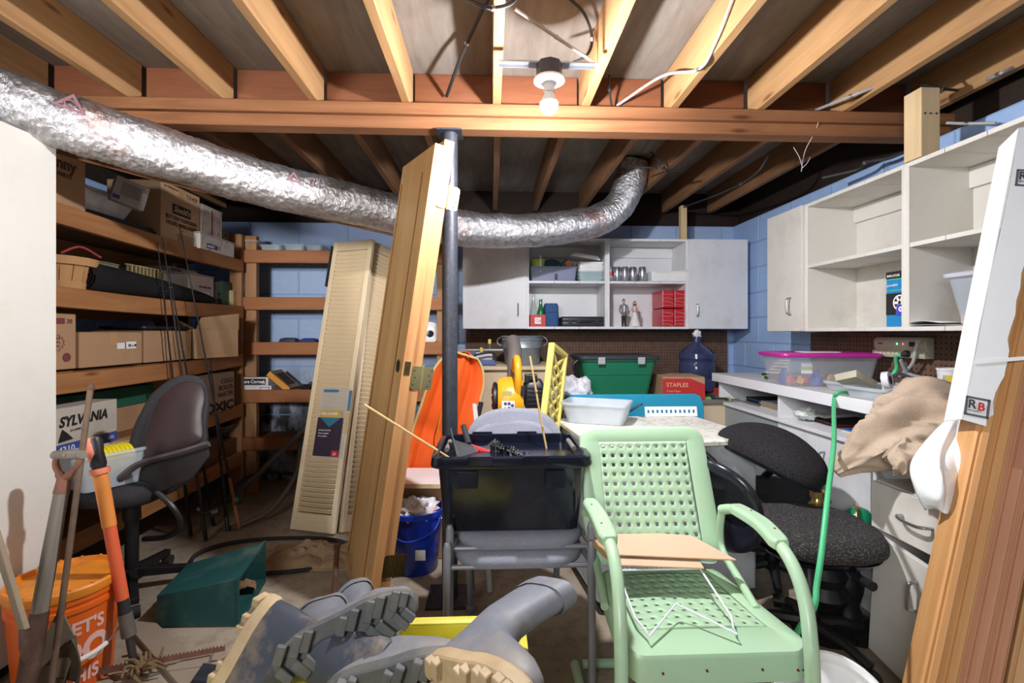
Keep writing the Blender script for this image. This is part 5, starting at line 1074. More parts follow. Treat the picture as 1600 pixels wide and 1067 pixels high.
rb = carton('bright red carton on the floor between water jug and workbench', (atY(1126, 640, 3.45).x, 3.42, .001), 0, .24, .2, .80, mat=paint('bright_red', (196, 60, 44), .6), tape=False)
# ================================================================ leaf blower on a black bin, crate panel, sled
q = atD(806, 668, 2.78); tc = thing('rubbish_bin', 'black rubbish bin with lid under the yellow leaf blower', 'bin', (q.x, q.y, 0))
b = MB(); b.lathe([(.001, 0), (.18, 0), (.185, .01), (.218, .60), (.228, .605), (.228, .63), (.22, .632)], 36); b.build('body', m_black, tc); b = MB(); b.lathe([(.226, .632), (.238, .634), (.238, .65), (.22, .66), (.05, .672), (.001, .673)], 36); b.build('lid', m_black, tc); zbn = .676
by = thing('leaf_blower', 'yellow leaf blower with black engine standing on the rubbish bin', 'leaf blower', (q.x+.0, q.y-.03, zbn)); m_yel = paint('blower_yellow', (238, 168, 36), .35, 0, .04)
def disc(o, nm, x0, x1, r0, r1, cz, mat, cy=0, n=28, extra=()):
    b = MB(); b.at((0, cy, cz), (0, PI/2, 0)).lathe([(.001, x0), (r0, x0), (r1, x0+(x1-x0)*.25), (r1, x0+(x1-x0)*.75), (r0, x1), (.001, x1)], n); return b.build(nm, mat, o)
disc(by, 'fan_housing', -.105, .035, .115, .13, .165, m_yel); disc(by, 'intake_guard', -.135, -.106, .085, .10, .165, m_black)
for i in range(7): b = MB(); b.box((-.137, 0, .10+.02*i), (.006, .15, .006)); b.build('guard_rib', m_yel if i % 2 else m_black, by, smooth=0)
b = MB(); b.tube(spline([(.0, .05, .20), (-.005, .11, .36), (.0, .17, .44), (-.01, .24, .50)], 6), [.05, .048, .046, .045, .044, .043, .043]+[.042]*12, 18); b.build('blower_tube', paint('tube_grey', (104, 96, 92), .5), by)
b = MB(); b.tube(spline([(.005, -.10, .21), (.005, -.12, .30), (.003, -.10, .375), (.0, -.03, .40), (-.003, .05, .35), (-.004, .07, .28)], 6), .021, 12); hd = b.build('handle', m_yel, by); b = MB(); b.tube([(.03, -.115, .20), (.032, -.12, .235), (.03, -.115, .255)], .013, 8); b.build('trigger', m_dark, hd)
b = MB(); b.loft([[(.10+x, y, z_) for x, y in rr(.11*s_, .16*s_, .02)] for z_, s_ in ((.11, .8), (.14, 1), (.25, 1), (.28, .75))]); b.build('engine_cover', m_case, by); b = MB(); b.box((.09, -.04, .295), (.05, .08, .035)); b.box((.06, -.05, .29), (.03, .05, .05)); b.build('air_filter', m_black, by, smooth=0, bevel=.006)
for i in range(5): b = MB(); b.box((.10, -.083, .15+.022*i), (.08, .006, .008)); b.build('cooling_fin', m_black, by, smooth=0)
b = MB(); b.loft([[(.09+x, -.045+y, z_) for x, y in rr(.09*s_, .09*s_, .03)] for z_, s_ in ((.035, .7), (.05, 1), (.11, 1), (.125, .8))]); b.build('fuel_tank', paint('tank_beige', (180, 166, 130), .5), by)
b = MB(); b.at((.095, -.09, .085), (PI/2, 0, 0)).lathe([(.034, 0), (.034, .02), (.026, .026), (.026, .018), (.012, .018), (.012, .028), (.001, .028)], 20); b.build('fuel_cap', m_case, by)
b = MB(); b.box((-.035, -.0, .012), (.13, .14, .024)); b.box((.07, 0, .012), (.07, .12, .02)); b.build('foot', paint('foot_orange', (226, 150, 30), .4), by, smooth=0, bevel=.005)
b = MB(); b.box((-.05, -.129, .145), (.07, .003, .06)); lb = b.build('warning_label', m_pors, by, smooth=0)
for i, (x, z_) in enumerate(((-.065, .16), (-.045, .16), (-.045, .135), (-.027, .15))): b = MB(); b.at((x, -.1308, z_), (PI/2, 0, 0)).lathe([(.009, 0), (.009, .0008)], 12, cap=True); b.build('warning_sign', blueink, lb)
b = MB(); b.box((-.066, -.131, .138), (.012, .001, .012)); b.build('warning_sign', paint('sign_yellow', (226, 206, 60), .5), lb, smooth=0)
b = MB(); b.box((-.055, -.122, .205), (.05, .004, .045)); b.build('model_plate', paint('plate_tan', (190, 172, 110), .5), by, smooth=0)
# yellow lattice crate panel
A = atD(858, 676, 2.52); B = atD(873, 544, 2.66); z = B-A; L = z.length; xx = V((.13, .22, 0)); xx -= z*(xx.dot(z)/z.length_squared)
cp = thing('crate_panel', 'pale yellow plastic lattice panel standing upright beside the leaf blower', 'panel', mw=frame(A-z.normalized()*.0, xx, z)); m_ly = paint('lemon_plastic', (216, 200, 108), .45); W = .19
for c_, d_ in (((-W/2, 0, L/2), (.02, .035, L)), ((W/2, 0, L/2), (.02, .035, L)), ((0, 0, .012), (W, .035, .024)), ((0, 0, L-.012), (W, .035, .024))): plank('frame_bar', c_, d_, m_ly, cp, .004)
for i in range(5):
    for s_ in (-1, 1): b = MB(); b.at((0, .0, .075+i*(L-.13)/4.6), (0, math.radians(s_*38), 0)).box((0, 0, 0), (W*1.15, .012, .012)); b.build('lattice_bar', m_ly, cp, smooth=0)
# panel rests on a stool-like grey leg pair
for pts, lab, m in (([(742, 632, 2.52), (748, 690, 2.40), (752, 735, 2.36)], 'pale grey wooden batten standing before the rubbish bin', paint('pale_batten', (168, 166, 164), .6)), ([(752, 628, 2.54), (738, 690, 2.50), (730, 740, 2.48)], 'dark folding stand leg leaning next to the orange sled', m_black)):
    o = thing('batten', lab, 'batten', (0, 0, 0)); P = [atD(*q) for q in pts]; P.append(V((P[-1].x+(P[-1].x-P[0].x)*1.2, P[-1].y-.1, .01))); b = MB(); b.tube(P, .018, 4, flat=.6); b.build('batten', m, o, smooth=0)
# orange sled
A = atZ(640, 838, .015); B = atD(727, 549, 2.98); z = B-A; L = z.length; xx = V((1, .35, 0)); xx -= z*(xx.dot(z)/z.length_squared)
sd = thing('plastic_sled', 'bright orange plastic sled standing on end behind the steel column', 'sled', mw=frame(A, xx, z)); m_sled = paint('sled_orange', (246, 104, 40), .3, 0, .04, 3)
def sled(u, v):
    s_ = (u-.5)*2; e = math.sqrt(max(0, 1-max(0, (v-.82)/.18)**2)); e0 = math.sqrt(max(0, 1-max(0, (.08-v)/.08)**2)); w = .172*min(e, e0)*(.92+.08*math.sin(v*PI))+.004
    return (s_*w, -.035*abs(s_)**2.2-.02*math.exp(-((s_)/.16)**2)+.02*math.exp(-((v-.55)/.05)**2)+.03*math.exp(-((abs(s_)-.55)/.14)**2), v*L)
b = MB(); b.grid(28, 46, sled); b.build('shell', m_sled, sd, smooth=60, solid=.005)
rim = [V(sled(0, .02+.96*i/40)) for i in range(41)]+[V(sled(1, .98-.96*i/40)) for i in range(41)]
b = MB(); b.tube(rim, .008, 6, closed=True); b.build('rim', paint('sled_rim', (206, 190, 130), .5), sd)
b = MB(); b.tube(spline([sled(.3, .95), (-.04, -.06, L*.8), (-.05, -.08, L*.6), (.0, -.07, L*.45), (.02, -.075, L*.3)], 6), .004, 6); b.build('pull_rope', paint('rope_orange', (226, 150, 50), .7), sd)
# ================================================================ behind the doors: carton with white board, blue bucket
q = atD(660, 800, 2.62); ct = carton('brown carton on the floor behind the blue bucket with a white board on it', (q.x-.17, q.y, .001), math.radians(-4), .34, .2, .40, tape=False, flap=False)
o = thing('white_board', 'white laminate shelf board lying on the carton behind the blue bucket', 'board', (q.x-.2, q.y-.06, .402), math.radians(-4)); plank('board', (.21, .14, .014), (.42, .30, .024), m_pors, o, .002); plank('raw_edge', (.21, -.0115, .014), (.42, .003, .022), m_pine, o, 0)
q = atZ(652, 886, 0); m_blu = paint('bucket_blue', (28, 58, 176), .3, 0, .05)
bl_ = thing('blue_bucket', 'royal blue plastic bucket stuffed with crumpled white wrapping', 'bucket', (q.x-.005, q.y, 0)); b = MB(); b.lathe([(.001, .004), (.105, 0), (.11, .006), (.137, .29), (.146, .292), (.146, .315), (.138, .318), (.134, .29), (.105, .012), (.001, .01)], 36); b.build('body', m_blu, bl_)
b = MB(); b.tube(spline([(.14, -.03, .30), (.10, -.13, .235), (-.02, -.165, .20), (-.12, -.11, .235), (-.14, -.02, .30)], 6), .005, 6); b.build('bail_handle', m_blu, bl_); b = MB(); b.box((.04, -.128, .12), (.05, .006, .05)); b.build('sticker', m_pors, bl_, smooth=0)
blob('wrapping', 'crumpled white and clear plastic wrapping heaped in the blue bucket', 'wrapping', (q.x-.005, q.y, .292), (.118, .118, .06), paint('wrap_white', (222, 222, 226), .25, 0, .05, 6, (190, 80, 90), 14, .6), 7.7, 5, .4)
# ================================================================ stacked grey chairs with the black tote
m_gfab = fabric('grey_upholstery', (128, 130, 142), (150, 152, 164), 320); m_gfr = paint('grey_frame', (132, 132, 140), .4, .2)
def stack_chair(label, loc, group):
    o = thing('stacking_chair', label, 'chair', loc, math.radians(0), group)
    b = MB(); rings = []
    def sq(k, z_, dip): 
        return [(x, y, z_-dip*max(0, (-y/.235))**2*.5) for x, y in rr(.46*k, .45*k, .12, 7)]
    b.loft([sq(.9, .432, .02), sq(.985, .438, .02), sq(1, .452, .02), sq(.98, .468, .018), sq(.86, .476, .012)]); b.build('seat', m_gfab, o, smooth=60)
    b = MB(); ell = []
    for k, y_ in ((.9, .0), (1, .01), (1, .025), (.93, .04)):
        ell.append([(.215*k*math.copysign(abs(math.cos(t))**.75, math.cos(t)), .245+y_+.06*(.5+.5*math.sin(t))-.05*abs(math.cos(t))**2, .665+.165*k*math.copysign(abs(math.sin(t))**.8, math.sin(t))) for t in [2*PI*i/36 for i in range(36)]])
    b.loft(ell); b.build('backrest', m_gfab, o, smooth=60)
    for s_ in (-1, 1):
        b = MB(); b.tube([(s_*.245, -.225, .0), (s_*.243, -.215, .50), (s_*.243, -.214, .515)], [.0135, .0135, .009], 12); b.build('leg', m_gfr, o)
        b = MB(); b.tube(spline([(s_*.185, .285, .0), (s_*.195, .215, .40), (s_*.2, .22, .55), (s_*.19, .285, .72)], 6), .0125, 12); lg = b.build('leg', m_gfr, o)
        b = MB(); b.lathe([(.012, 0), (.02, .002), (.022, .02), (.014, .035)], 12, c=(s_*.185, .283, 0), cap=True); b.build('glide', m_gfr, lg)
        b = MB(); b.tube([(s_*.243, -.215, .445), (s_*.2, .21, .425)], .011, 10); b.build('side_rail', m_gfr, o)
    b = MB(); b.tube([(-.243, -.205, .43), (.243, -.205, .43)], .009, 8); b.build('cross_rail', m_gfr, o); return o
cxh = atD(809, 700, 1.85).x
stack_chair('upper grey fabric stacking chair carrying the black tote', (cxh, 1.875, .048), None)['label'] = 'upper of two grey fabric stacking chairs, black tote on its seat'
stack_chair('lower of two grey fabric stacking chairs nested under the other', (cxh-.006, 1.84, 0), None)
ztote = .048+.479
m_tote = paint('glossy_black_tote', (18, 22, 36), .16, 0, .1, 3, (40, 46, 64), 5, .5)
tt = thing('black_tote', 'glossy black plastic tote without lid on the grey stacking chairs', 'tote', (atD(797, 700, 1.86).x, 1.86, ztote), 0)
b = MB(); tub(b, .525, .37, .262, .02, .004, .045, 6, lip=.0); b.build('tub', m_tote, tt, smooth=45)
b = MB(); b.loft([[(x, y, z_) for x, y in rr(w_, d_, .05, 6)] for w_, d_, z_ in ((.526, .371, .228), (.566, .411, .228), (.57, .415, .236), (.562, .407, .262), (.53, .375, .266), (.518, .363, .262), (.518, .363, .226))]); b.build('rim', m_tote, tt, smooth=30)
for x in (-.11, .08):
    for y in (-1, 1): b = MB(); b.box((x, y*.207, .254), (.085, .014, .034)); b.build('latch_tab', m_tote, tt, smooth=0, bevel=.004)
for x in (-.2, .2):
    b = MB(); b.tube([(x*1.18, -.07, .262), (x*1.18, .07, .262)], .009, 8); b.build('handle_bar', paint('tote_handle', (120, 118, 110), .4), tt)
for x in (-.155, .15): b = MB(); b.box((x, -.1875, .185), (.07, .005, .06)); b.build('catch_recess', m_tote, tt, smooth=0, bevel=.002)
tx, ty, tz = tt.location
o = thing('snow_brush', 'black bristle brush with a red handle lying in the black tote', 'brush', (tx-.02, ty+.02, tz+.205), (0, math.radians(14), math.radians(-20))); b = MB(); b.tube([(-.16, 0, .0), (.12, 0, 0)], .011, 8); b.build('handle', paint('brush_red', (196, 36, 40), .4), o); b = MB()
for i in range(90): x = -.06+.18*(i % 30)/29; b.tube([(x, RND.uniform(-.01, .01), .004), (x+RND.uniform(-.006, .006), RND.uniform(-.035, .035), .045+RND.uniform(-.006, .004))], .0028, 4)
b.build('bristles', m_black, o)['kind'] = 'stuff'
o = thing('dustpan', 'grey black dustpan propped in the black tote', 'dustpan', (tx-.15, ty-.01, tz+.2), (math.radians(20), math.radians(18), math.radians(25))); b = MB(); b.grid(10, 6, lambda u, v: ((u-.5)*.2, (v-.5)*.16, .05*(2*abs(u-.5))**6+.03*v)); b.build('pan', paint('dustpan_grey', (70, 72, 74), .4), o, solid=.004); b = MB(); b.tube([(0, .08, .03), (0, .19, .05)], .012, 8); b.build('handle', m_dark, o)
m_bam = paint('bamboo', (206, 172, 116), .5, 0, .1, 20)
for lab, pts in (('thin bamboo cane sticking out of the black tote towards the leaning doors', [(569, 632, 1.72), (655, 686, 1.75), (745, 742, 1.80)]), ('thin bamboo cane standing upright at the back of the black tote', [(828, 556, 1.99), (846, 660, 1.96), (862, 742, 1.93)])):
    o = thing('bamboo_cane', lab, 'cane', (0, 0, 0)); P = [atD(*q) for q in pts]; b = MB(); b.tube(P, .0042, 8); cn = b.build('cane', m_bam, o)
    for t in (.3, .6, .85): c_ = P[0].lerp(P[2], t); dv = (P[2]-P[0]).normalized()*.003; b = MB(); b.tube([c_-dv, c_+dv], .0052, 8); b.build('node', m_bam, o)
# ================================================================ goods on and under the workbench
m_led = [glow('led_green', (90, 255, 140), 6), glow('led_red', (255, 60, 90), 6)]
pb_ = thing('storage_tub', 'clear storage tub of toys with a magenta lid on the workbench', 'tub', (1.775, 2.56, ZT+.001), math.radians(-7)); w, d, h = .47, .30, .155
b = MB(); tub(b, w, d, h, .025, .003, .03, lip=.006); b.build('tub', clear_plastic('toy_tub', (206, 210, 216), .26, .2), pb_)
b = MB(); b.loft([[(x, y, h+z_) for x, y in rr(w+2*e, d+2*e, .035)] for e, z_ in ((.012, -.004), (.016, .006), (.014, .016), (.0, .02), (-.015, .014))]); b.build('lid', paint('magenta_lid', (180, 44, 146), .4), pb_)
b = MB(); b.box((-.12, -.134, .095), (.055, .002, .055)); lb = b.build('label', m_pors, pb_, smooth=0); b = MB(); b.box((-.12, -.1355, .095), (.054, .001, .016)); b.build('green_band', m_lime, lb, smooth=0)
b = MB(); b.loft([[(x+.0, y, z_) for x, y in rr(.2, .12, .03, 3, -.02, -.05)] for z_ in (h+.0205, h+.0235)]); b.build('paper_towel', m_pors, pb_)
toys = [((-.16, -.06), (230, 84, 50)), ((-.13, -.09), (232, 150, 50)), ((-.10, -.08), (206, 52, 60)), ((-.05, -.09), (52, 94, 214)), ((.02, -.10), (228, 178, 46)), ((.0, -.05), (232, 190, 70)), ((.09, -.08), (190, 180, 160)), ((.16, -.06), (70, 150, 100)), ((.18, -.02), (226, 120, 60)), ((-.18, -.02), (60, 80, 170)), ((.06, .02), (96, 150, 110))]
for i, ((x, y), c) in enumerate(toys):
    nm = ['red', 'orange', 'crimson', 'blue', 'yellow', 'amber', 'beige', 'green', 'coral', 'navy', 'sage'][i]; P = pb_.matrix_basis @ V((x, y, .006))
    b = MB()
    if i in (3, 9): b.lathe([(.001, 0), (.026, 0), (.03, .04), (.022, .05), (.012, .07), (.016, .08), (.001, .082)], 16); 
    elif i in (4, 7): b.loft([[(q_*.7, y_*.4, z_) for q_, y_ in rr(.07*s_, .06*s_, .02)] for z_, s_ in ((0, .9), (.02, 1), (.04, .8), (.055, .4))])
    else: b.at((0, 0, .018), (.3, .2, i)).box((0, 0, 0), (.04, .03, .03)); b.at((0, 0, .034)).lathe([(.012, 0), (.012, .012), (.001, .013)], 12)
    tag(b.build('toy', paint('toy_'+nm, c, .4), loc=P, smooth=30), nm+' plastic toy piece lying inside the magenta lidded tub', 'toy', 'toys in the magenta lidded tub')
q = atZ(1204, 588, ZT); er = thing('letter_rack', 'stepped stack of black and white letter trays at the far end of the workbench', 'rack', (q.x+.02, q.y, ZT+.001), math.radians(-25))
for i in range(6): b = MB(); b.box((.012*i, .01*i, .008+.019*i), (.13-.012*i, .12, .012)); b.build('tray', m_pors if i else m_ink, er, smooth=0, bevel=.002)
for i in range(5): b = MB(); b.box((.012*i+.02, .01*i+.01, .0175+.019*i), (.09-.012*i, .09, .007)); b.build('spacer', m_dark, er, smooth=0)
m_limec = paint('clamp_lime', (126, 176, 92), .5)
def clamp(label, loc, rz, s_=1, tilt=0):
    o = thing('spring_clamp', label, 'clamp', loc, (0, tilt, rz), 'spring clamps'); o.scale = (s_,)*3
    for k in (-1, 1):
        b = MB(); b.tube(spline([(-.07, k*.018, .012), (-.02, k*.010, .012), (0, k*.008, .012), (.05, k*.026, .012), (.085, k*.034, .012)], 5), .007, 8, flat=1.2); j = b.build('jaw_arm', m_dark, o)
        b = MB(); b.tube([(.035, k*.021, .012), (.06, k*.029, .012), (.09, k*.035, .012)], .0105, 10); b.build('grip', m_limec, o); b = MB(); b.box((-.072, k*.014, .012), (.02, .012, .02)); b.build('pad', m_limec, o, smooth=0, bevel=.002)
    b = MB(); b.at((0, 0, 0)).lathe([(.011, .003), (.011, .022)], 12, cap=True); b.build('pivot_spring', m_chrome, o); return o
q = atZ(1215, 594, ZT); clamp('green handled spring clamp on the workbench beside the magenta lidded tub', (q.x, q.y, ZT+.001), math.radians(-60))
q = atZ(1270, 600, ZT); clamp('second green spring clamp on the workbench before the magenta lidded tub', (q.x+.0, q.y, ZT+.001), math.radians(-75), .8)
m_trayc = clear_plastic('clear_tray', (206, 214, 220), .5, .3)
q = atZ(1318, 612, ZT); t1 = clear_box('shallow clear tray of screws on the workbench edge where the green cord passes', (q.x+.06, q.y, ZT+.001), math.radians(-82), .22, .16, .045, .012, mat=m_trayc)
q = atZ(1392, 622, ZT); t2 = clear_box('clear divided tray of bits at the near corner of the workbench', (1.66, 1.985, ZT+.001), math.radians(-82), .19, .2, .05, .012, mat=m_trayc)
t3 = clear_box('long clear plastic tray on the workbench beside the yogurt tub', (1.86, 1.985, ZT+.001), math.radians(-86), .17, .14, .06, .012, mat=m_trayc)
def bits(loc, label, cols, n, sx, sy, seed, cat='bits'):
    r = random.Random(seed)
    for i in range(n):
        x, y = (i % 3-1)*sx*.55, (i//3-.5)*sy*.6; c = cols[i % len(cols)]; b = MB(); k = i % 3
        if k == 0: b.box((0, 0, .012), (.045, .03, .022))
        elif k == 1: b.tube(spline([(-.03, 0, .006), (0, .015, .012), (.03, -.005, .016), (.02, -.02, .02)], 4), .005, 6)
        else: b.lathe([(.001, 0), (.016, 0), (.016, .016), (.007, .016), (.007, .022), (.001, .022)], 14)
        nm = ('packet', 'hook', 'reel')[k]
        o = b.build(nm, paint('bit_%d_%d_%d' % c, c, .5), loc=(loc[0]+x, loc[1]+y, loc[2]+.005), rot=r.uniform(0, 3)); tag(o, '%s %s lying in the %s' % ({0: 'cream', 1: 'green', 2: 'dark', 3: 'pale blue', 4: 'tan'}[[(206, 190, 130), (40, 150, 84), (50, 50, 52), (160, 190, 200), (150, 140, 110)].index(c)], nm, label), nm, 'odds and ends in the '+label)
cc = [(206, 190, 130), (40, 150, 84), (50, 50, 52), (160, 190, 200), (150, 140, 110)]
bits((1.66, 1.985, ZT), 'clear tray at the workbench corner', cc, 5, .05, .07, 3); bits((t1.location.x, t1.location.y, ZT), 'clear tray where the green cord passes', cc[2:]+cc[:2], 5, .05, .07, 5)
gr = thing('seed_tray', 'small beige divided organiser tilted in the near clear tray', 'organiser', (1.63, 2.09, ZT+.05), (math.radians(-18), math.radians(22), .3)); m_bei = paint('beige_org', (176, 170, 150), .6)
b = MB(); tub(b, .15, .1, .03, .004, .002, .006, 2); b.build('tray', m_bei, gr)
for i in range(5): b = MB(); b.box((-.05+.025*i, 0, .016), (.002, .092, .024)); b.build('divider', m_bei, gr, smooth=0)
q = atD(1386, 594, 2.03); td = thing('tape_roll', 'white roll of clear tape standing in the near workbench tray', 'tape', (q.x, q.y, q.z), (math.radians(80), 0, math.radians(35))); b = MB(); b.lathe([(.017, -.012), (.036, -.012), (.036, .012), (.017, .012), (.017, -.012)], 24); b.build('roll', paint('tape_clear', (216, 216, 226), .3), td); b = MB(); b.lathe([(.0165, -.0125), (.0195, -.0125), (.0195, .0125), (.0165, .0125), (.0165, -.0125)], 20); b.build('core', m_dark, td)
hg_ = thing('plastic_bracket', 'bent grey plastic tool handle rising from the long clear tray', 'handle', (0, 0, 0)); b = MB(); b.tube([atD(1407, 562, 2.16), atD(1418, 584, 2.16), atD(1440, 590, 2.10), atD(1478, 600, 2.06)], [.012, .016, .014, .012], 8, flat=.6); b.build('handle', paint('silver_plastic', (150, 152, 160), .35), hg_)
b = MB(); b.tube([atD(1392, 590, 2.12), atD(1405, 583, 2.12), atD(1425, 592, 2.1)], .009, 8); b.build('trigger', m_pvc, hg_)
q = atZ(1458, 592, ZT); b = MB(); b.lathe([(.02, 0), (.04, 0), (.04, .04), (.02, .04), (.02, 0)], 28); tag(b.build('tape_roll', m_ink, loc=(1.985, 2.10, ZT+.001)), 'fat black roll of tape on the workbench below the power strip', 'tape')
yc = thing('yogurt_tub', 'white plastic food tub with yellow and purple print at the workbench back', 'tub', (1.965, 1.975, ZT+.001)); b = MB(); b.lathe([(.001, .003), (.042, 0), (.052, .118), (.0545, .12), (.0545, .128), (.051, .128), (.041, .006), (.001, .005)], 28); b.build('tub', m_pors, yc)
def ycp(r0, a0, a1, z0, z1, nm, col, tw=0):
    b = MB(); b.grid(8, 6, lambda u, v: ((.0424+.0102*(z0+(z1-z0)*v)/.118+.0006)*math.cos(a0+(a1-a0)*u+tw*v), (.0424+.0102*(z0+(z1-z0)*v)/.118+.0006)*math.sin(a0+(a1-a0)*u+tw*v), z0+(z1-z0)*v)); b.build(nm, paint(nm, col, .5), yc)
an = math.radians(222); ycp(0, an-.1, an+.5, .01, .1, 'yellow_print', (236, 206, 40), -.35); ycp(0, an-.6, an-.25, .01, .035, 'purple_print', (110, 52, 140)); ycp(0, an-.75, an-.3, .06, .1, 'grey_print', (170, 172, 170), .2)
# surge strip on the pegboard
q0, q1 = atX(1367, 540, 2.02), atX(1449, 540, 2.02); w = q0.y-q1.y; zs0 = q0.z
ps = thing('power_strip', 'wide beige surge protector with green and red lights on the pegboard', 'power strip', (2.055, q0.y, zs0-.055), -PI/2); m_ps = paint('strip_beige', (176, 172, 150), .5)
b = MB(); b.loft([[(x, y, z_) for y, z_ in ((0, 0), (-.045, .0), (-.05, .012), (-.05, .032), (-.035, .04), (-.042, .05), (-.042, .085), (-.03, .1), (0, .1))] for x in (0, .012, w-.012, w)]); b.build('housing', m_ps, ps, smooth=25, bevel=.003)
for i in range(7): b = MB(); b.box((.03+.025*i, -.0505, .022), (.012, .002, .012)); b.build('socket', paint('socket_cream', (210, 204, 180), .5), ps, smooth=0)
for i, m in enumerate(m_led): b = MB(); b.at((w*.48+.035*i, -.0425, .068), (PI/2, 0, 0)).lathe([(.004, -.002), (.004, .001), (.001, .002)], 10); b.build('indicator_light', m, ps)
b = MB(); b.box((w*.76, -.043, .068), (.03, .006, .024)); b.build('switch', m_ink, ps, smooth=0, bevel=.002); b = MB(); b.box((w*.14, -.0425, .068), (.03, .001, .007)); b.build('maker_mark', redink, ps, smooth=0)
b = MB(); P0 = ps.location; b.tube(spline([(w-.02, -.045, .085), (w-.02, -.07, .06), (w-.05, -.06, -.02), (w-.11, -.05, -.07), (w-.13, -.06, -.09)], 6), .0075, 8); b.build('power_cord', paint('cord_grey', (178, 176, 170), .5), ps)
m_gcord = paint('green_cord', (78, 186, 128), .45)
plug = V((2.055-.065, q0.y-w*.72, zs0-.055+.022))
pts = [plug+V((.012, 0, 0)), plug, plug+V((-.02, .03, -.02)), atD(1400, 578, 2.22), atD(1378, 600, 2.28), V((1.80, 2.25, ZT+.012)), V((1.62, 2.12, ZT+.012)), V((1.545, 2.09, ZT+.012)), V((1.528, 2.09, ZT-.03)), atD(1303, 690, 1.84), atD(1294, 770, 1.56), atD(1284, 860, 1.44), atD(1276, 915, 1.41), atD(1271, 950, 1.39), V((.90, 1.40, .3)), V((.86, 1.43, .01))]
cp_ = spline(pts, 8); gc = thing('extension_cord', 'green extension cord running from the surge protector over the workbench edge', 'cord', (0, 0, 0)); b = MB(); b.tube(cp_[8:], .0085, 10); b.build('cord', m_gcord, gc); b = MB(); b.tube([pts[0], pts[1], pts[1]+V((-.012, .012, -.004))], [.017, .016, .008], 10); b.build('plug', m_ink, gc)
# boxed compressor, clear tub, magazines in the open cupboards
q1, q2 = atX(1388, 470, 1.86), atX(1412, 470, 1.86); z0 = FLR+.001; q0 = atX(1385, 470, 1.86)
ib = thing('boxed_compressor', 'blue and black retail box with a picture of a wheel in the open cupboard', 'box', (1.86, q0.y, z0), -PI/2); w = q0.y-ys[2]-.024; h = .255
b = MB(); b.box((w/2, .05, h/2), (w, .1, h)); b.build('body', paint('box_blue', (36, 132, 190), .4), ib, smooth=0, bevel=.001); flatbox(ib, 'black_header', m_ink, w/2, h-.016, w, .032); flatbox(ib, 'photo_panel', m_ink, w/2, .105, w, .10); flatbox(ib, 'green_line', paint('print_green', (70, 190, 140), .5), w/2, h-.036, w, .005)
text('lettering', 'INFLATOR', .015, m_whiteink, ib, (.006, -.002, h-.024), bold=.02); text('lettering', 'portable', .018, m_whiteink, ib, (.006, -.002, h-.068)); text('lettering', 'air compressor', .013, paint('print_lime', (120, 220, 150), .5), ib, (.006, -.002, h-.09))
b = MB(); b.at((w*.5, -.0018, .11), (PI/2, 0, 0)).lathe([(.036, 0), (.036, .0006), (.029, .0006)], 28)
for i in range(6): a = i*PI/3; b.at((w*.5+.014*math.cos(a), -.0022, .11+.014*math.sin(a)), (0, -a, 0)).box((0, 0, 0), (.027, .0008, .011))
b.build('wheel_print', m_whiteink, ib, smooth=0); b = MB(); b.prism([(-.028, 0), (.028, 0), (.02, .05), (-.02, .05)], 0, .0006); b.build('pump_print', paint('pump_violet', (70, 72, 190), .5), ib, loc=(w*.55, -.0028, .052), rot=(PI/2, 0, 0), smooth=0); b = MB(); b.at((w*.55, -.0036, .08), (PI/2, 0, 0)).lathe([(.012, 0), (.012, .0004), (.004, .0004)], 16); b.build('dial_print', m_whiteink, ib)
q = atX(1512, 470, 1.9); tb = clear_box('clear lidded tub with coloured blocks in the open cupboard', (1.95, 1.745, z0), -PI/2, .25, .24, .2, .03, lid=clear_plastic('lid_frost', (220, 222, 236), .75, .4))
for i, c in enumerate(((214, 190, 186), (190, 50, 52), (216, 160, 40), (60, 80, 190), (50, 60, 130))): b = MB(); b.box((0, 0, .028), (.03, .022, .05)); nm = ('pale', 'red', 'amber', 'blue', 'navy')[i]; tag(b.build('toy_block', paint('block_'+nm, c, .5), loc=(1.875, 1.825-.0275*i, z0+.005), smooth=0, bevel=.003), nm+' toy block standing inside the clear lidded tub', 'block', 'toy blocks in the clear tub')
q0 = atX(1419, 500, 1.83); mg = thing('magazine', 'folded white magazine lying at the front of the open cupboard', 'magazine', (1.80, q0.y-.01, z0), -PI/2)
for i in range(3): b = MB(); b.grid(10, 2, lambda u, v: (u*(.20-.015*i), v*.16, .003+.005*i+.007*math.sin(u*PI)*(i+1)*.4)); b.build('page', paint('magazine_paper', (220, 220, 222), .5) if i != 1 else m_dark, mg, solid=.0012)
# inside cubbies
def flatpile(label, px, py, y_off, w, d, h, mat, cat='papers', name='paper_pile', rz=0, n=4):
    q = atZ(px, py, zs); o = thing(name, label, cat, (max(q.x, 1.63)+.03, q.y, zs+.001+y_off), -PI/2+rz)
    for i in range(n): b = MB(); b.box((RND.uniform(-.008, .008), d/2+RND.uniform(-.008, .008), h*(i+.5)/n), (w-.01*(i % 2), d, h/n*.9)); b.build('sheet', mat[i % len(mat)], o, smooth=0)
    return o
m_cream = paint('cream_folder', (222, 204, 168), .7); m_bluefold = paint('blue_folder', (44, 100, 180), .4); m_redmag = paint('red_magazine', (160, 40, 48), .4)
flatpile('blue folder on dark papers at the far end of the workbench cubby', 1165, 628, 0, .24, .26, .03, [m_ink, m_dark, m_bluefold], 'folder', 'folder')
flatpile('cream folders and white papers beside the cubby divider', 1195, 640, 0, .2, .24, .04, [m_pors, m_cream, m_cream, m_cream], n=5)
flatpile('white printed papers with crumpled wrappers in the near cubby', 1258, 655, .02, .2, .22, .012, [m_pors, m_pors], rz=.2, n=2)
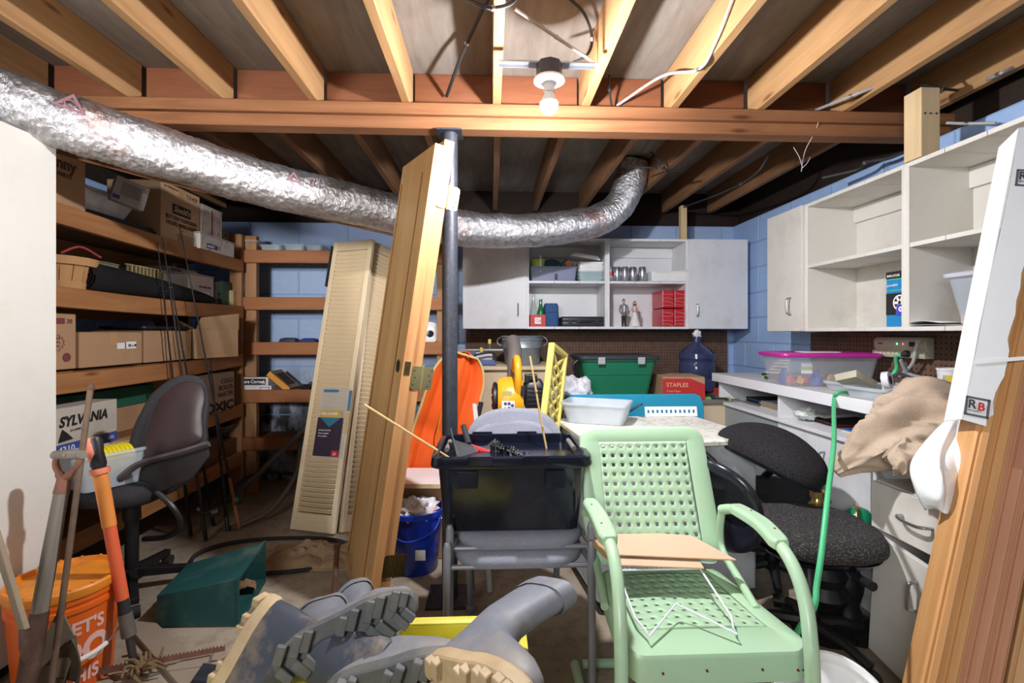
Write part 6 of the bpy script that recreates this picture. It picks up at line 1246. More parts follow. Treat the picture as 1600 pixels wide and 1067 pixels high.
flatpile('red and dark magazines under the white papers in the near cubby', 1270, 660, 0, .28, .24, .018, [m_dark, m_redmag, m_ink], 'magazines', 'magazine_pile', -.1, 3)
flatpile('blue notebook lying at the front of the near cubby', 1318, 678, 0, .1, .16, .016, [m_cream, m_bluefold], 'notebook', 'notebook', .1, 2)
q = atZ(1352, 690, zs); o = thing('paper_box', 'slim cream and black retail box standing in the near cubby corner', 'box', (1.635, 2.035, zs+.001), -PI/2); b = MB(); b.box((.025, .05, .06), (.05, .1, .115)); b.build('body', paint('cream_box', (206, 200, 178), .6), o, smooth=0, bevel=.001); flatbox(o, 'dark_top', m_dark, .025, .1, .05, .034); text('lettering', 'PRECISION', .008, m_whiteink, o, (.004, -.002, .1)); text('lettering', 'Single Hole\nPaper Punch', .008, m_ink, o, (.004, -.002, .075))
blob('wrapper', 'crumpled white and green wrapper in the near cubby beside the divider', 'wrapper', (1.68, 2.50, zs+.04), (.06, .05, .03), paint('wrapper_print', (220, 224, 220), .4, 0, .05, 6, (40, 130, 90), 18, .8), 4.4, 5, .4, nu=32, nv=18)
clamp('green handled spring clamp hanging off the far end of the cubby shelf', (1.55, 3.26, zs+.004), math.radians(160), 1.1)
# ================================================================ cloths heaped over the drawer cabinet
m_tan = fabric('drop_cloth_tan', (176, 156, 136), (198, 178, 158), 420, bump=.25); m_wcl = fabric('white_cloth', (222, 224, 226), (236, 238, 240), 300, bump=.15)
def tube_cloth(b, pts, rad, seed, nu=64, amp=.3, sq=.75):
    P = spline(pts, 16); n = len(P); b.tube(P, [max(.006, rad[0]) for _ in P], nu); N = len(b.v); s0 = N-n*nu
    for k in range(n):
        t = k/(n-1); f = t*(len(rad)-1); i = min(int(f), len(rad)-2); r = rad[i]+(rad[i+1]-rad[i])*(f-i)
        for j in range(nu):
            v = b.v[s0+k*nu+j]; d = (v-P[k]); d.normalize(); a = 2*PI*j/nu
            q1 = V((math.cos(a)*1.1+seed, math.sin(a)*1.1+t*1.6, t*2.2)); q2 = V((math.cos(a)*2.3+seed*3, math.sin(a)*2.3-t*4, t*4.5))
            w = .86+amp*.9*mn.noise(q1)+amp*1.5*(max(0, 1-2.2*abs(mn.noise(q1*.95+V((4, 0, 0)))))**1.3)+amp*.5*(max(0, 1-2.4*abs(mn.noise(q2*.7)))**1.4)-amp*.25
            b.v[s0+k*nu+j] = P[k]+d*(r*w)
tb_ = MB()
tube_cloth(tb_, [atD(1306, 738, 1.80), atD(1345, 712, 1.78), atD(1395, 684, 1.74), atD(1450, 672, 1.70), atD(1510, 690, 1.64)], [.02, .055, .10, .11, .10], 1.7)
tan_o = tb_.build('drop_cloth', m_tan, smooth=80)
tag(tan_o, 'crumpled tan drop cloth heaped on the white drawer cabinet', 'cloth')
b = MB(); tube_cloth(b, [atD(1372, 690, 1.90), atD(1405, 650, 1.88), atD(1455, 632, 1.84), atD(1505, 650, 1.80)], [.03, .075, .085, .07], 4.1); b.build('upper_fold', m_tan, tan_o, smooth=80)
b = MB(); tube_cloth(b, [atD(1395, 700, 1.60), atD(1428, 722, 1.57), atD(1458, 750, 1.54)], [.04, .058, .03], 6.6); b.build('hanging_fold', m_tan, tan_o, smooth=80)
def drape(u, v):
    L0 = spline([atD(1500, 640, 1.60), atD(1462, 672, 1.55), atD(1424, 722, 1.50), atD(1430, 765, 1.47), atD(1446, 797, 1.46)], 8); R0 = spline([atD(1545, 632, 1.54), atD(1535, 690, 1.50), atD(1520, 730, 1.46), atD(1505, 770, 1.44), atD(1486, 803, 1.43)], 8)
    f = v*(len(L0)-1); i = min(int(f), len(L0)-2); p = L0[i].lerp(L0[i+1], f-i).lerp(R0[i].lerp(R0[i+1], f-i), u)
    n1 = mn.noise(V((u*1.6+v*1.2, v*1.4, 3.3))); rd = max(0, 1-3*abs(mn.noise(V((u*2.2-v*1.1, v*1.3, 7.1)))))
    bul = math.sin(PI*min(1, u*1.05))*.045; e = 1-abs(2*u-1)**6
    return p+V((-.35, -.85, .35))*(bul+(.03*n1+.022*rd)*e)+V((0, 0, .006*math.sin(u*9)*(v > .95)))
b = MB(); b.grid(34, 40, drape); tag(b.build('white_cloth', m_wcl, smooth=80, solid=.004), 'white cloth hanging over the tan drop cloth beside the pine boards', 'cloth')
# ================================================================ pine boards leaning at the cupboard side, cardboard sleeve, strap
m_mould = wood('moulding_pine', (196, 140, 84), (220, 168, 112), 'Z', 26, .45, 24); m_mould2 = wood('moulding_pine_pink', (186, 130, 98), (206, 152, 118), 'Z', 26, .45, 24); m_slab = wood('slab_pine', (186, 140, 92), (206, 162, 114), 'Z', 9, .5, 14)
PB, PT = atD(1436, 1075, 1.32), atD(1626, 205, 1.50); zax = (PT-PB); zn = zax.normalized()
foot = PB - zn*((PB.z-.02)/zn.z); Lb = 2.02
xv = V((1, -.42, 0)); xv -= zn*xv.dot(zn); xv.normalize(); Mx = frame(foot, xv, zn)
offs = 0; labs = ['outermost grooved pine board of the leaning bundle, honey coloured', 'second grooved pine board in the leaning bundle', 'pinkish finger jointed pine board in the leaning bundle', 'fourth pine board of the leaning bundle, beside the plain slab']
for i, (wd_, m) in enumerate(((.036, m_mould), (.042, m_mould), (.048, m_mould2), (.042, m_mould2))):
    o = thing('pine_board', labs[i], 'board', mw=Mx @ M.Translation((offs, .012*i, 0)), group='pine boards leaning in a bundle')
    prof = [(0, .0), (wd_*.16, -.006), (wd_*.2, -.002), (wd_*.3, -.002), (wd_*.36, -.008), (wd_*.8, -.010), (wd_*.9, -.004), (wd_, -.003), (wd_, .10), (0, .10)]
    b = MB(); b.loft([[(x, y, z_) for x, y in prof] for z_ in (0, Lb)]); b.build('board', m, o, smooth=0, bevel=.001, seg=1)
    if i in (2, 3): 
        b = MB(); b.box((wd_*.58, -.0102, .75+.2*i), (wd_*.44, .002, .5)); b.build('jointed_piece', m_mould if i == 3 else wood('joint_pine', (176, 118, 92), (192, 136, 108), 'Z', 20, .45), o, smooth=0)
    offs += wd_+.004
o = thing('pine_slab', 'wide plain tan door slab leaning at the end of the pine board bundle', 'board', mw=Mx @ M.Translation((offs+.002, .02, 0))); b = MB(); b.box((.17, .03, Lb/2), (.34, .04, Lb)); b.build('slab', m_slab, o, smooth=0, bevel=.003); b = MB(); b.box((.17, .008, Lb/2), (.32, .003, Lb-.1)); b.build('face_veneer', paint('veneer_tan', (196, 154, 108), .5, 0, .05), o, smooth=0)
iM = Mx.inverted()
def onb(px, py, y=-.016):   # point of the board-front plane y under pixel
    r = ray(px, py); o0 = iM @ V((0, 0, CH)); d = iM.to_3x3() @ r; t = (y-o0.y)/d.y; p = o0+d*t; return p.x, p.z
L_ = [onb(1592, 200), onb(1580, 280), onb(1566, 350), onb(1548, 430), onb(1530, 510), onb(1520, 570), onb(1513, 610), onb(1503, 655)]
R_ = [(x_, z_) for x_, z_ in (onb(1541, 666), onb(1552, 640), onb(1562, 600), onb(1574, 565), onb(1580, 510), onb(1594, 450), onb(1612, 380), onb(1640, 250), onb(1650, 190))]
bm_ = thing('cardboard_sleeve', 'white cardboard sleeve with torn edge and a square red and black mark round the boards', 'cardboard', mw=Mx)
poly = []
for i, (x, z_) in enumerate(L_): poly.append((x, z_))
for i, (x, z_) in enumerate(R_):
    poly.append((x, z_))
    if i < len(R_)-1:
        x2, z2_ = R_[i+1]
        for t in (.33, .66): poly.append((x+(x2-x)*t+RND.uniform(-.006, .006), z_+(z2_-z_)*t+RND.uniform(-.004, .004)))
m_wc = paint('white_cardboard', (228, 230, 232), .7, 0, .02); b = MB(); b.loft([[(x, -.016, z_) for x, z_ in poly], [(x, -.0125, z_) for x, z_ in poly]]); b.build('front_sheet', m_wc, bm_, smooth=0)
b = MB(); b.loft([[(L_[0][0]-.001, -.016, L_[0][1]), (L_[0][0]+.002, -.016, L_[0][1]), (L_[0][0]+.002, .09, L_[0][1]), (L_[0][0]-.001, .09, L_[0][1])], [(L_[-1][0]-.001, -.016, L_[-1][1]), (L_[-1][0]+.002, -.016, L_[-1][1]), (L_[-1][0]+.002, .09, L_[-1][1]), (L_[-1][0]-.001, .09, L_[-1][1])]]); b.build('side_sheet', m_wc, bm_, smooth=0)
cA, cB, cC = onb(1507, 655, -.0175), onb(1541, 662, -.0175), onb(1513, 620, -.0175)
def mark(px, py, s_):
    x, z_ = onb(px, py, -.0175); rz = math.radians(-4)
    fr_ = MB(); fr_.at((x, -.0172, z_), (0, rz, 0)); a = s_/2
    for c_, d_ in (((0, 0, a-.003), (s_, .0008, .006)), ((0, 0, -a+.003), (s_, .0008, .006)), ((a-.003, 0, 0), (.006, .0008, s_)), ((-a+.003, 0, 0), (.006, .0008, s_))): fr_.box(c_, d_)
    f = fr_.build('mark_frame', paint('mark_grey', (84, 86, 92), .6), bm_, smooth=0)
    text('lettering', 'R', s_*.62, paint('mark_dark', (60, 64, 70), .6), bm_, (x-s_*.38, -.018, z_-s_*.12), (PI/2, rz, 0), bold=.03, sx=.9); text('lettering', 'B', s_*.58, paint('mark_red', (186, 44, 44), .6), bm_, (x+s_*.02, -.018, z_-s_*.14), (PI/2, rz, 0), bold=.03, sx=.9); text('lettering', 'RELIABILT', s_*.12, _MC['mark_dark'], bm_, (x-s_*.34, -.018, z_-s_*.28), (PI/2, rz, 0))
mark(1527, 636, .056); mark(1606, 278, .056)
s0, s1 = onb(1522, 566, -.018), onb(1620, 558, -.018); b = MB(); b.hexa([(s0[0], -.0185, s0[1]-.006), (s1[0], -.0185, s1[1]-.006), (s1[0], -.017, s1[1]-.006), (s0[0], -.017, s0[1]-.006), (s0[0], -.0185, s0[1]+.006), (s1[0], -.0185, s1[1]+.006), (s1[0], -.017, s1[1]+.006), (s0[0], -.017, s0[1]+.006)]); tag(b.build('plastic_strap', m_pors, mw=Mx, smooth=0), 'thin white plastic strap tied round the cardboard sleeve and boards', 'strap')
# ================================================================ black task chairs, lamps behind the lawn chair
m_mesh = fabric('black_mesh', (24, 24, 26), (58, 56, 58), 240, bump=.8); m_mesh2 = paint('black_shell', (26, 28, 40), .25, 0, .1); m_specks = paint('dusty_mesh', (34, 33, 34), .9, 0, .2, 200, (150, 146, 140), 170, .6, bump=.8, bscale=300)
def task_chair(label, loc, rz, back_tilt, zs_, bw=.44, bh=.44, bx0=-.235, bz0=.07):
    o = thing('task_chair', label, 'chair', loc, rz, 'black task chairs')
    b = MB(); b.loft([[(x, y, zs_+z_+.02*(x/.25)**2) for x, y in rr(.43*k, .45*k, .15, 7)] for k, z_ in ((.92, -.045), (1, -.03), (1.0, -.01), (.95, .02), (.8, .035), (.4, .04))]); b.build('seat', m_specks, o, smooth=70)
    b = MB(); b.loft([[(x, y, zs_+z_) for x, y in rr(.40*k, .42*k, .14, 6)] for k, z_ in ((.5, -.085), (.9, -.07), (1, -.046))]); b.build('seat_pan', m_mesh2, o, smooth=60)
    Bm = M.Translation((bx0, 0, zs_+bz0)) @ Euler((0, math.radians(-back_tilt), 0)).to_matrix().to_4x4(); b = MB(); b.m = Bm
    def el(k, x0): return [(x0-.05*(1-abs(math.cos(t)))+.03*math.sin(t)*0+.05*(abs(math.cos(t))**2), .5*bw*k*math.copysign(abs(math.cos(t))**.7, math.cos(t)), bh*.5+bh*.5*k*math.copysign(abs(math.sin(t))**.75, math.sin(t))) for t in [2*PI*i/40 for i in range(40)]]
    b.loft([el(.85, .03), el(.97, .022), el(1, .005)]); b.build('back_pad', m_mesh, o, smooth=60); b = MB(); b.m = Bm; b.loft([el(1, .005), el(.985, -.008), el(.9, -.018), el(.4, -.024)]); b.build('back_shell', m_mesh2, o, smooth=60)
    b = MB(); b.tube(spline([(-.0, 0, zs_-.07), (bx0*.8, 0, zs_-.07), (bx0-.055, 0, zs_-.02), (bx0-.04, 0, zs_+bz0+.07)], 5), .02, 8, flat=1.6); b.build('back_bracket', m_black, o)
    b = MB(); b.lathe([(.03, .08), (.03, .28), (.022, .29), (.022, zs_-.07)], 14, cap=True); b.build('gas_column', m_black, o)
    b = MB(); b.tube([(.05, -.1, zs_-.085), (.06, -.27, zs_-.08)], [.007, .016], 8); b.build('height_lever', m_black, o)
    for i in range(5):
        a = math.radians(72*i+10); e = (.22*math.cos(a), .22*math.sin(a)); b = MB(); b.tube([(.03*math.cos(a), .03*math.sin(a), .11), (e[0]*.6, e[1]*.6, .10), (e[0], e[1], .07)], [.026, .02, .016], 8); lg = b.build('base_leg', m_black, o); b = MB(); b.at((e[0], e[1], .028), (PI/2, 0, a)).lathe([(.027, -.02), (.027, .02)], 14, cap=True); b.build('castor', m_black, lg)
    return o
s1_ = atD(1264, 818, 1.86); task_chair('black mesh task chair with dusty seat right behind the mint lawn chair', (s1_.x, s1_.y+.0, 0), math.radians(-6), 14, s1_.z-.02, .42, .36, -.285, -.06)
P1, P2 = atD(1128, 664, 2.30), atD(1294, 744, 1.96); mid = (P1+P2)/2
c2 = thing('task_chair', 'black task chair with a reclined backrest between appliance and workbench', 'chair', (1.36, 2.28, 0), 0, 'black task chairs'); c0 = V((1.36, 2.28, 0))
xv2 = (P2-P1).normalized(); nv = V((-.12, -.22, .97)); nv -= xv2*nv.dot(xv2); nv.normalize(); Fm = frame(mid-c0, xv2, nv); Lx = (P2-P1).length
def ell2(k, z_): return [(.5*Lx*k*math.cos(t), .15*k*math.copysign(abs(math.sin(t))**.8, math.sin(t)), z_-.05*k*k*math.cos(t)**2) for t in [2*PI*i/40 for i in range(40)]]
b = MB(); b.m = Fm; b.loft([ell2(.5, .052), ell2(.85, .045), ell2(.97, .03), ell2(1, .008)]); b.build('back_pad', m_mesh, c2, smooth=60)
b = MB(); b.m = Fm; b.loft([ell2(1, .008), ell2(1.01, -.006), ell2(.9, -.02), ell2(.4, -.03)]); b.build('back_shell', m_mesh2, c2, smooth=60)
b = MB(); b.loft([[(x, y, z_) for x, y in rr(.40*k, .40*k, .12, 6)] for z_, k in ((.40, .6), (.42, .95), (.45, 1), (.475, .95), (.485, .7))]); b.build('seat', m_mesh, c2, smooth=60)
mc = Fm @ V((.1, .05, -.02)); b = MB(); b.tube(spline([mc, V((mc.x*.5+.04, mc.y*.5+.1, .58)), V((.05, .16, .47)), V((0, .05, .41))], 6), .018, 8); b.build('back_bracket', m_black, c2)
b = MB(); b.lathe([(.03, .08), (.03, .28), (.022, .29), (.022, .41)], 14, cap=True); b.build('gas_column', m_black, c2)
for i in range(5):
    a = math.radians(72*i+30); e = (.2*math.cos(a), .2*math.sin(a)); b = MB(); b.tube([(.03*math.cos(a), .03*math.sin(a), .11), (e[0], e[1], .07)], [.024, .016], 8); lg = b.build('base_leg', m_black, c2); b = MB(); b.at((e[0], e[1], .028), (PI/2, 0, a)).lathe([(.027, -.02), (.027, .02)], 14, cap=True); b.build('castor', m_black, lg)
def turned(name, label, cat, loc, prof, mat, extra=None):
    o = thing(name, label, cat, loc); b = MB(); b.lathe(prof, 28, cap=True); b.build('stem', mat, o); return o
q = atD(1352, 822, 1.98); ps_ = turned('pedestal_stand', 'black pedestal plant stand with turned column beside the drawer cabinet', 'stand', (q.x-.06, q.y+.02, 0), [(.13, 0), (.13, .02), (.06, .05), (.04, .1), (.055, .16), (.06, .2), (.035, .26), (.03, .33), (.07, .38), (.05, .385)], m_black)
b = MB(); b.lathe([(.03, .386), (.12, .39), (.135, .40), (.135, .415), (.12, .418), (.1, .412), (.001, .412)], 36); b.build('top', paint('stand_top', (54, 55, 60), .35), ps_); zt_ = .4135
lx, ly = ps_.location.x, ps_.location.y
o = thing('wooden_lamp_base', 'round dark brown wooden lamp base lying on the black pedestal stand', 'lamp', (lx+.01, ly, zt_)); b = MB(); b.lathe([(.001, 0), (.085, 0), (.088, .012), (.075, .024), (.05, .03), (.001, .032)], 28); b.build('base', paint('walnut', (86, 52, 34), .35, 0, .2, 30), o)
b = MB(); b.at((.03, -.0, .03), (0, math.radians(8), math.radians(55))).tube(arc((0, 0, 0), .062, 0, 180, 16), .008, 10, flat=.6); b.build('brass_ring', metal('polished_brass', (206, 176, 110), .25), o); b = MB(); b.at((.045, .01, .03), (0, 0, math.radians(55))).lathe([(.055, 0), (.052, .02), (.036, .042), (.012, .052), (.001, .053)], 24); b.build('green_shade', paint('green_glass_shade', (30, 130, 90), .12), o)
q = atD(1296, 800, 2.10); tt_ = turned('pedestal_table', 'dark turned pedestal under the dusty chair seat', 'stand', (1.36, 1.92, 0), [(.12, 0), (.125, .03), (.06, .06), (.07, .12), (.095, .16), (.07, .2), (.085, .24), (.04, .3), (.04, .36), (.10, .38), (.10, .395)], m_black)
o = thing('brass_lamp', 'small brass oil lamp standing on the dark pedestal', 'lamp', (1.36, 1.96, .396)); m_pb = _MC.get('polished_brass'); b = MB(); b.lathe([(.03, 0), (.028, .008), (.01, .014), (.008, .05), (.024, .06), (.032, .07), (.032, .11), (.024, .12), (.02, .135), (.03, .14), (.03, .165), (.022, .172), (.001, .175)], 24, cap=True); b.build('body', m_pb, o); b = MB(); b.tube([(.03, 0, .12), (.05, 0, .12)], .004, 6); b.at((.052, 0, .12), (0, PI/2, 0)).lathe([(.01, 0), (.01, .004)], 12, cap=True); b.build('wick_knob', m_pb, o)
q = atD(1312, 1062, 1.28); o = thing('white_bucket', 'white plastic bucket tipped over on the floor behind the lawn chair arm', 'bucket', (q.x+.0, q.y+.06, .15), (math.radians(52), 0, math.radians(-18))); b = MB(); b.lathe([(.001, -.11), (.118, -.11), (.124, -.10), (.142, .10), (.149, .102), (.149, .122), (.142, .126), (.13, .122), (.122, .108), (.001, .106)], 40); b.build('body', m_pors, o, smooth=30); b = MB(); b.tube(arc((0, 0, .105), .151, 10, 170, 18, 'XY'), .003, 6); b.build('bail_wire', m_chrome, o)
# ================================================================ mint metal lawn chair
m_mint = paint('mint_enamel', (168, 200, 166), .35, 0, .03, 5, (190, 206, 160), 6, .35, spec=.5); m_rusts = paint('rust_spot', (110, 48, 32), .8)
XC_ = .572
lc = thing('lawn_chair', 'mint green metal lawn chair with basket weave perforations, cardboard on its seat', 'chair', (XC_, 1.45, 0)); o0 = V((XC_, 1.45, 0))
def perforated(nc, nr, pu, pv, hole, fmap, amp):
    us, vs = [0], [0]
    for i in range(nc): c_ = (i+.5)*pu; us += [c_-hole/2, c_+hole/2]; 
    for j in range(nr): c_ = (j+.5)*pv; vs += [c_-hole/2, c_+hole/2]
    def fill(a, tot, n_, p):
        out = [0]; 
        for i in range(n_): c_ = (i+.5)*p; out += [c_-hole/2, c_+hole/2, c_+p/2] 
        return out
    us, vs = fill(0, 0, nc, pu), fill(0, 0, nr, pv); b = MB(); W_, H_ = nc*pu, nr*pv
    def fn(u, v):
        i, j = round(u*(len(us)-1)), round(v*(len(vs)-1)); x, y = us[i]-W_/2, vs[j]; ci, cj = i//3, j//3
        e = 0
        if i % 3 == 0 and j % 3 in (1, 2) and 0 < i < len(us)-1: e = amp*(1 if (ci+cj) % 2 else -1)
        if j % 3 == 0 and i % 3 in (1, 2) and 0 < j < len(vs)-1: e = -amp*(1 if (ci+cj) % 2 else -1)
        return fmap(x, y, e)
    b.grid(len(us)-1, len(vs)-1, fn, lambda i, j: i % 3 == 1 and j % 3 == 1); return b, W_, H_
# back
BW, BH = .475, .47; zb0, yb0 = .43, 1.625; tilt = math.radians(24)
def bmap(x, y, e): 
    yy = -.006*math.cos(x/BW*PI)*0+.03*(x/.24)**2*0; t = y; curve = .02*(1-((y-.23)/.25)**2)
    return V((x, yb0+math.sin(tilt)*y+e+curve-.02*(1-(2*x/BW)**2)*0, zb0+math.cos(tilt)*y))-V((0, 1.45, 0))
nr_, pv_ = 11, .0345; y0_ = .035
b, W_, H_ = perforated(10, nr_, .0335, pv_, .0125, lambda x, y, e: bmap(x, y+y0_, e), .0006); b.build('back_weave', m_mint, lc, smooth=50, solid=.006)
def ring2(w, h, r, cy, e, f, k=6): 
    out = []
    for x, y in rr(w, h, r, k): out.append(f(x, y+cy, e))
    return out
ci = y0_+H_/2; cO = BH/2
b = MB(); b.loft([ring2(W_+.001, H_+.001, .001, ci, 0, bmap), ring2(W_+.012, H_+.012, .004, ci, -.002, bmap), ring2(BW-.02, BH-.014, .05, cO, -.003, bmap), ring2(BW, BH, .06, cO, .002, bmap), ring2(BW, BH, .06, cO, .024, bmap), ring2(BW-.01, BH-.01, .055, cO, .026, bmap)], False); b.build('back_frame', m_mint, lc, smooth=50, fix=True)
# seat
def smap(x, y, e):   # y: 0 back .. .47 front
    t = y/.47; k = .86+.14*t; z_ = .405+.03*t**2+.006*math.cos(x*8)-.0+e; yy = 1.645-y
    drop = max(0, t-.90)/.10; z_ -= .02*drop**2
    return V((x*k, yy-1.45, z_))
b, W2, H2_ = perforated(10, 9, .036, .036, .0125, lambda x, y, e: smap(x, y+.045, e), .001); b.build('seat_weave', m_mint, lc, smooth=50, solid=.005)
ci = .045+H2_/2; SW, SL = .485, .475
b = MB(); b.loft([ring2(W2+.001, H2_+.001, .001, ci, 0, smap), ring2(W2+.012, H2_+.012, .004, ci, .004, smap), ring2(SW-.02, SL-.016, .045, SL/2, .005, smap), ring2(SW, SL, .055, SL/2, -.004, smap), ring2(SW+.004, SL+.004, .057, SL/2, -.055, smap), ring2(SW-.008, SL-.008, .052, SL/2, -.058, smap)], False); b.build('seat_frame', m_mint, lc, smooth=50)
for sd_, name in ((1, 'r'), (-1, 'l')):
    if sd_ > 0: A_ = [atD(1128, 796, 1.66), atD(1150, 797, 1.58), atD(1190, 822, 1.42), atD(1222, 856, 1.27), atD(1244, 895, 1.20), atD(1259, 945, 1.155), atD(1266, 1000, 1.125), atD(1270, 1067, 1.11)]
    else: A_ = [atD(914, 800, 1.68), atD(921, 788, 1.62), atD(936, 812, 1.46), atD(953, 850, 1.30), atD(963, 895, 1.22), atD(968, 950, 1.17), atD(970, 1005, 1.14), atD(971, 1067, 1.125)]
    last = A_[-1]; xx_ = last.x; F = [V((xx_, last.y-.005, .10)), V((xx_, last.y+.02, .035)), V((xx_, last.y+.09, .019)), V((xx_, 1.45, .019)), V((xx_, 1.74, .019))]
    P = spline([p-o0 for p in A_+F], 7); b = MB(); b.tube(P, .0165, 14); b.build('arm_tube', m_mint, lc)
    up = V((0, 0, .006)); rest = spline([p-o0+up for p in A_[1:4]], 6); b = MB(); n = len(rest); rg = []
    for k, p in enumerate(rest):
        t = rest[min(k+1, n-1)]-rest[max(k-1, 0)]; t.normalize(); sidev = V((1, 0, 0)); upv = sidev.cross(t); upv = upv if upv.z > 0 else -upv; ww = .027*(1 if 0 < k < n-1 else .72)
        rg.append([p+sidev*ww*c_+upv*h_ for c_, h_ in ((1, -.012), (1, .008), (.7, .016), (-.7, .016), (-1, .008), (-1, -.012))])
    b.loft(rg); b.build('arm_rest', m_mint, lc, smooth=40, bevel=.003)
    for k in (3, 9): pp_ = rest[k]; b = MB(); b.at(pp_+V((.008*sd_, 0, .017))).lathe([(.004, -.003), (.003, .0006), (.001, .001)], 8); b.build('rust_spot', m_rusts, lc)
    # brace from armrest rear to seat side
    e0 = (atD(1130, 862, 1.66) if sd_ > 0 else atD(930, 870, 1.66)); e1 = (atD(1182, 952, 1.40) if sd_ > 0 else atD(945, 948, 1.42)); b = MB(); b.tube(spline([A_[0]-o0, A_[0].lerp(e0, .6)-o0+V((0, .02, 0)), e0-o0, e0.lerp(e1, .5)-o0, e1-o0], 5), .0125, 10); b.build('side_brace', m_mint, lc)
    for zz_ in (1.16, 1.185): b = MB(); b.at(V((xx_-sd_*.0, zz_-.045, .36-(.0 if zz_ < 1.17 else .03)))-o0, (0, PI/2, 0)).lathe([(.009, -.024), (.009, .024)], 10, cap=True); b.build('bolt', m_mint, lc)
    P_last = F[-1]
b = MB(); b.tube([V((-.24, .29, .019)), V((.24, .29, .019))], .0155, 12); b.build('cross_tube', m_mint, lc)
for (x, y) in ((-.15, .46), (-.04, .455), (.1, .46), (.19, .452), (.205, .457)): p = smap(x, .474, -.03); b = MB(); b.at(p+V((0, -.004, 0)), (PI/2, 0, 0)).lathe([(.0035, -.002), (.0025, .002), (.0005, .0025)], 8); b.build('rust_spot', m_rusts, lc)
# wire rack and cardboard on the chair
m_wire = paint('white_wire', (226, 228, 234), .35)
wr = thing('wire_rack', 'white wire shelf rack standing on the lawn chair seat', 'rack', (XC_, 1.45, 0)); zr_ = .492
f0, f1 = atZ(966, 891, zr_), atZ(1098, 894, zr_); wdt = f1.x-f0.x; yf = f0.y
def W3(x, y, z_): return V((f0.x+x, yf+y, z_))-o0
for y in (0, .085, .17): b = MB(); b.tube([W3(-.008, y, zr_), W3(wdt+.008, y, zr_)], .003, 8); b.build('rail_wire', m_wire, wr)
for i in range(17): x = wdt*(i+.5)/17; b = MB(); b.tube([W3(x, 0, zr_+.003), W3(x, .17, zr_+.003)], .0016, 6); b.build('cross_wire', m_wire, wr)
zsd = .447; yfoot = atZ(1106, 998, zsd).y-yf
for y_, yb_ in ((0, yfoot+.015), (.165, .20)):
    b = MB(); zf = zsd if y_ == 0 else .432; b.tube([W3(-.002, y_, zr_), W3(-.004, y_+yb_*.75, zr_+(zf-zr_)*.8), W3(.01, y_+yb_*.9, zr_+(zf-zr_)*.93), W3(.012, y_+yb_, zf), W3(wdt*.48, y_+yb_*.6, zr_+(zf-zr_)*.45), W3(wdt-.012, y_+yb_, zf), W3(wdt-.01, y_+yb_*.9, zr_+(zf-zr_)*.93), W3(wdt+.004, y_+yb_*.75, zr_+(zf-zr_)*.8), W3(wdt+.002, y_, zr_)], .003, 8); b.build('leg_wire', m_wire, wr)
b = MB(); b.tube(spline([W3(wdt*.6, .11, zr_+.006), W3(wdt+.03, .09, zr_+.004), W3(wdt+.075, .06, zr_+.0), W3(wdt+.055, .035, zr_), W3(wdt-.02, .06, zr_)], 5), .003, 8); b.build('end_loop', m_wire, wr)
def sheet(label, pts, z0, th, mat):
    o = thing('cardboard_sheet', label, 'cardboard', (XC_, 1.45, 0), 0, None); P = [atZ(x, y, z0+.0)-o0 for x, y in pts]; b = MB(); b.hexa(P+[p+V((0, 0, th)) for p in P]); b.build('sheet', mat, o, smooth=0); b = MB(); b.tube([P[0]+V((0, 0, th/2)), P[1]+V((0, 0, th/2))], th*.52, 6); b.build('fluted_edge', m_tape, o); return o
m_cs = paint('cardboard_top', (200, 174, 146), .8, 0, .03)
sheet('lower sheet of brown cardboard resting on the white wire rack', [(962, 884), (1100, 889), (1075, 850), (935, 848)], zr_+.009, .004, m_cs)
sheet('upper sheet of brown cardboard lying across the lawn chair', [(966, 868), (1150, 876), (1080, 838), (955, 830)], zr_+.02, .004, m_cs)
sheet('small brown cardboard flap poking out under the lawn chair armrest', [(958, 880), (945, 872), (912, 838), (960, 838)], zr_+.014, .003, m_card)
# ================================================================ yellow tub with rubber boots
m_yt = paint('yellow_tub', (226, 216, 84), .4, 0, .04)
yt = thing('yellow_tote', 'large yellow plastic tub full of muddy rubber boots', 'tub', (-.265, 1.10, 0)); b = MB(); tub(b, .66, .40, .44, .03, .006, .07, 7); b.build('tub', m_yt, yt, smooth=45)
b = MB(); b.loft([[(x, y, z_) for x, y in rr(w_, d_, .08, 7)] for w_, d_, z_ in ((.662, .402, .395), (.716, .456, .395), (.722, .462, .405), (.712, .452, .445), (.672, .412, .449), (.652, .392, .445), (.65, .39, .39))]); b.build('rim', m_yt, yt, smooth=30)
def boot_mats():
    def mk(name, base, mud, amt):
        s = NT(name); co = s.coord(); n = s.noise(co, 7, 6, .65); g = s.noise(co, 40, 4, .6); c = s.ramp(g, [(.3, tuple(x*.85 for x in lin(base))), (.7, lin(base))]); c = s.mix(s.ramp(n, [(.5, (0, 0, 0)), (.7, (amt,)*3)]), c, lin(mud)); s.link(c, s.b.inputs['Base Color']); s.set(.55, 0, .4); s.bump(g, .2, .003); return s.m
    return mk('boot_rubber', (122, 125, 134), (150, 140, 124), .6), mk('boot_sole_grey', (92, 94, 94), (124, 120, 110), .6), mk('boot_sole_tan', (196, 172, 134), (164, 138, 106), .6), mk('boot_rubber_dark', (66, 70, 82), (160, 140, 112), .75)
mb_r, mb_s, mb_t, mb_d = boot_mats()
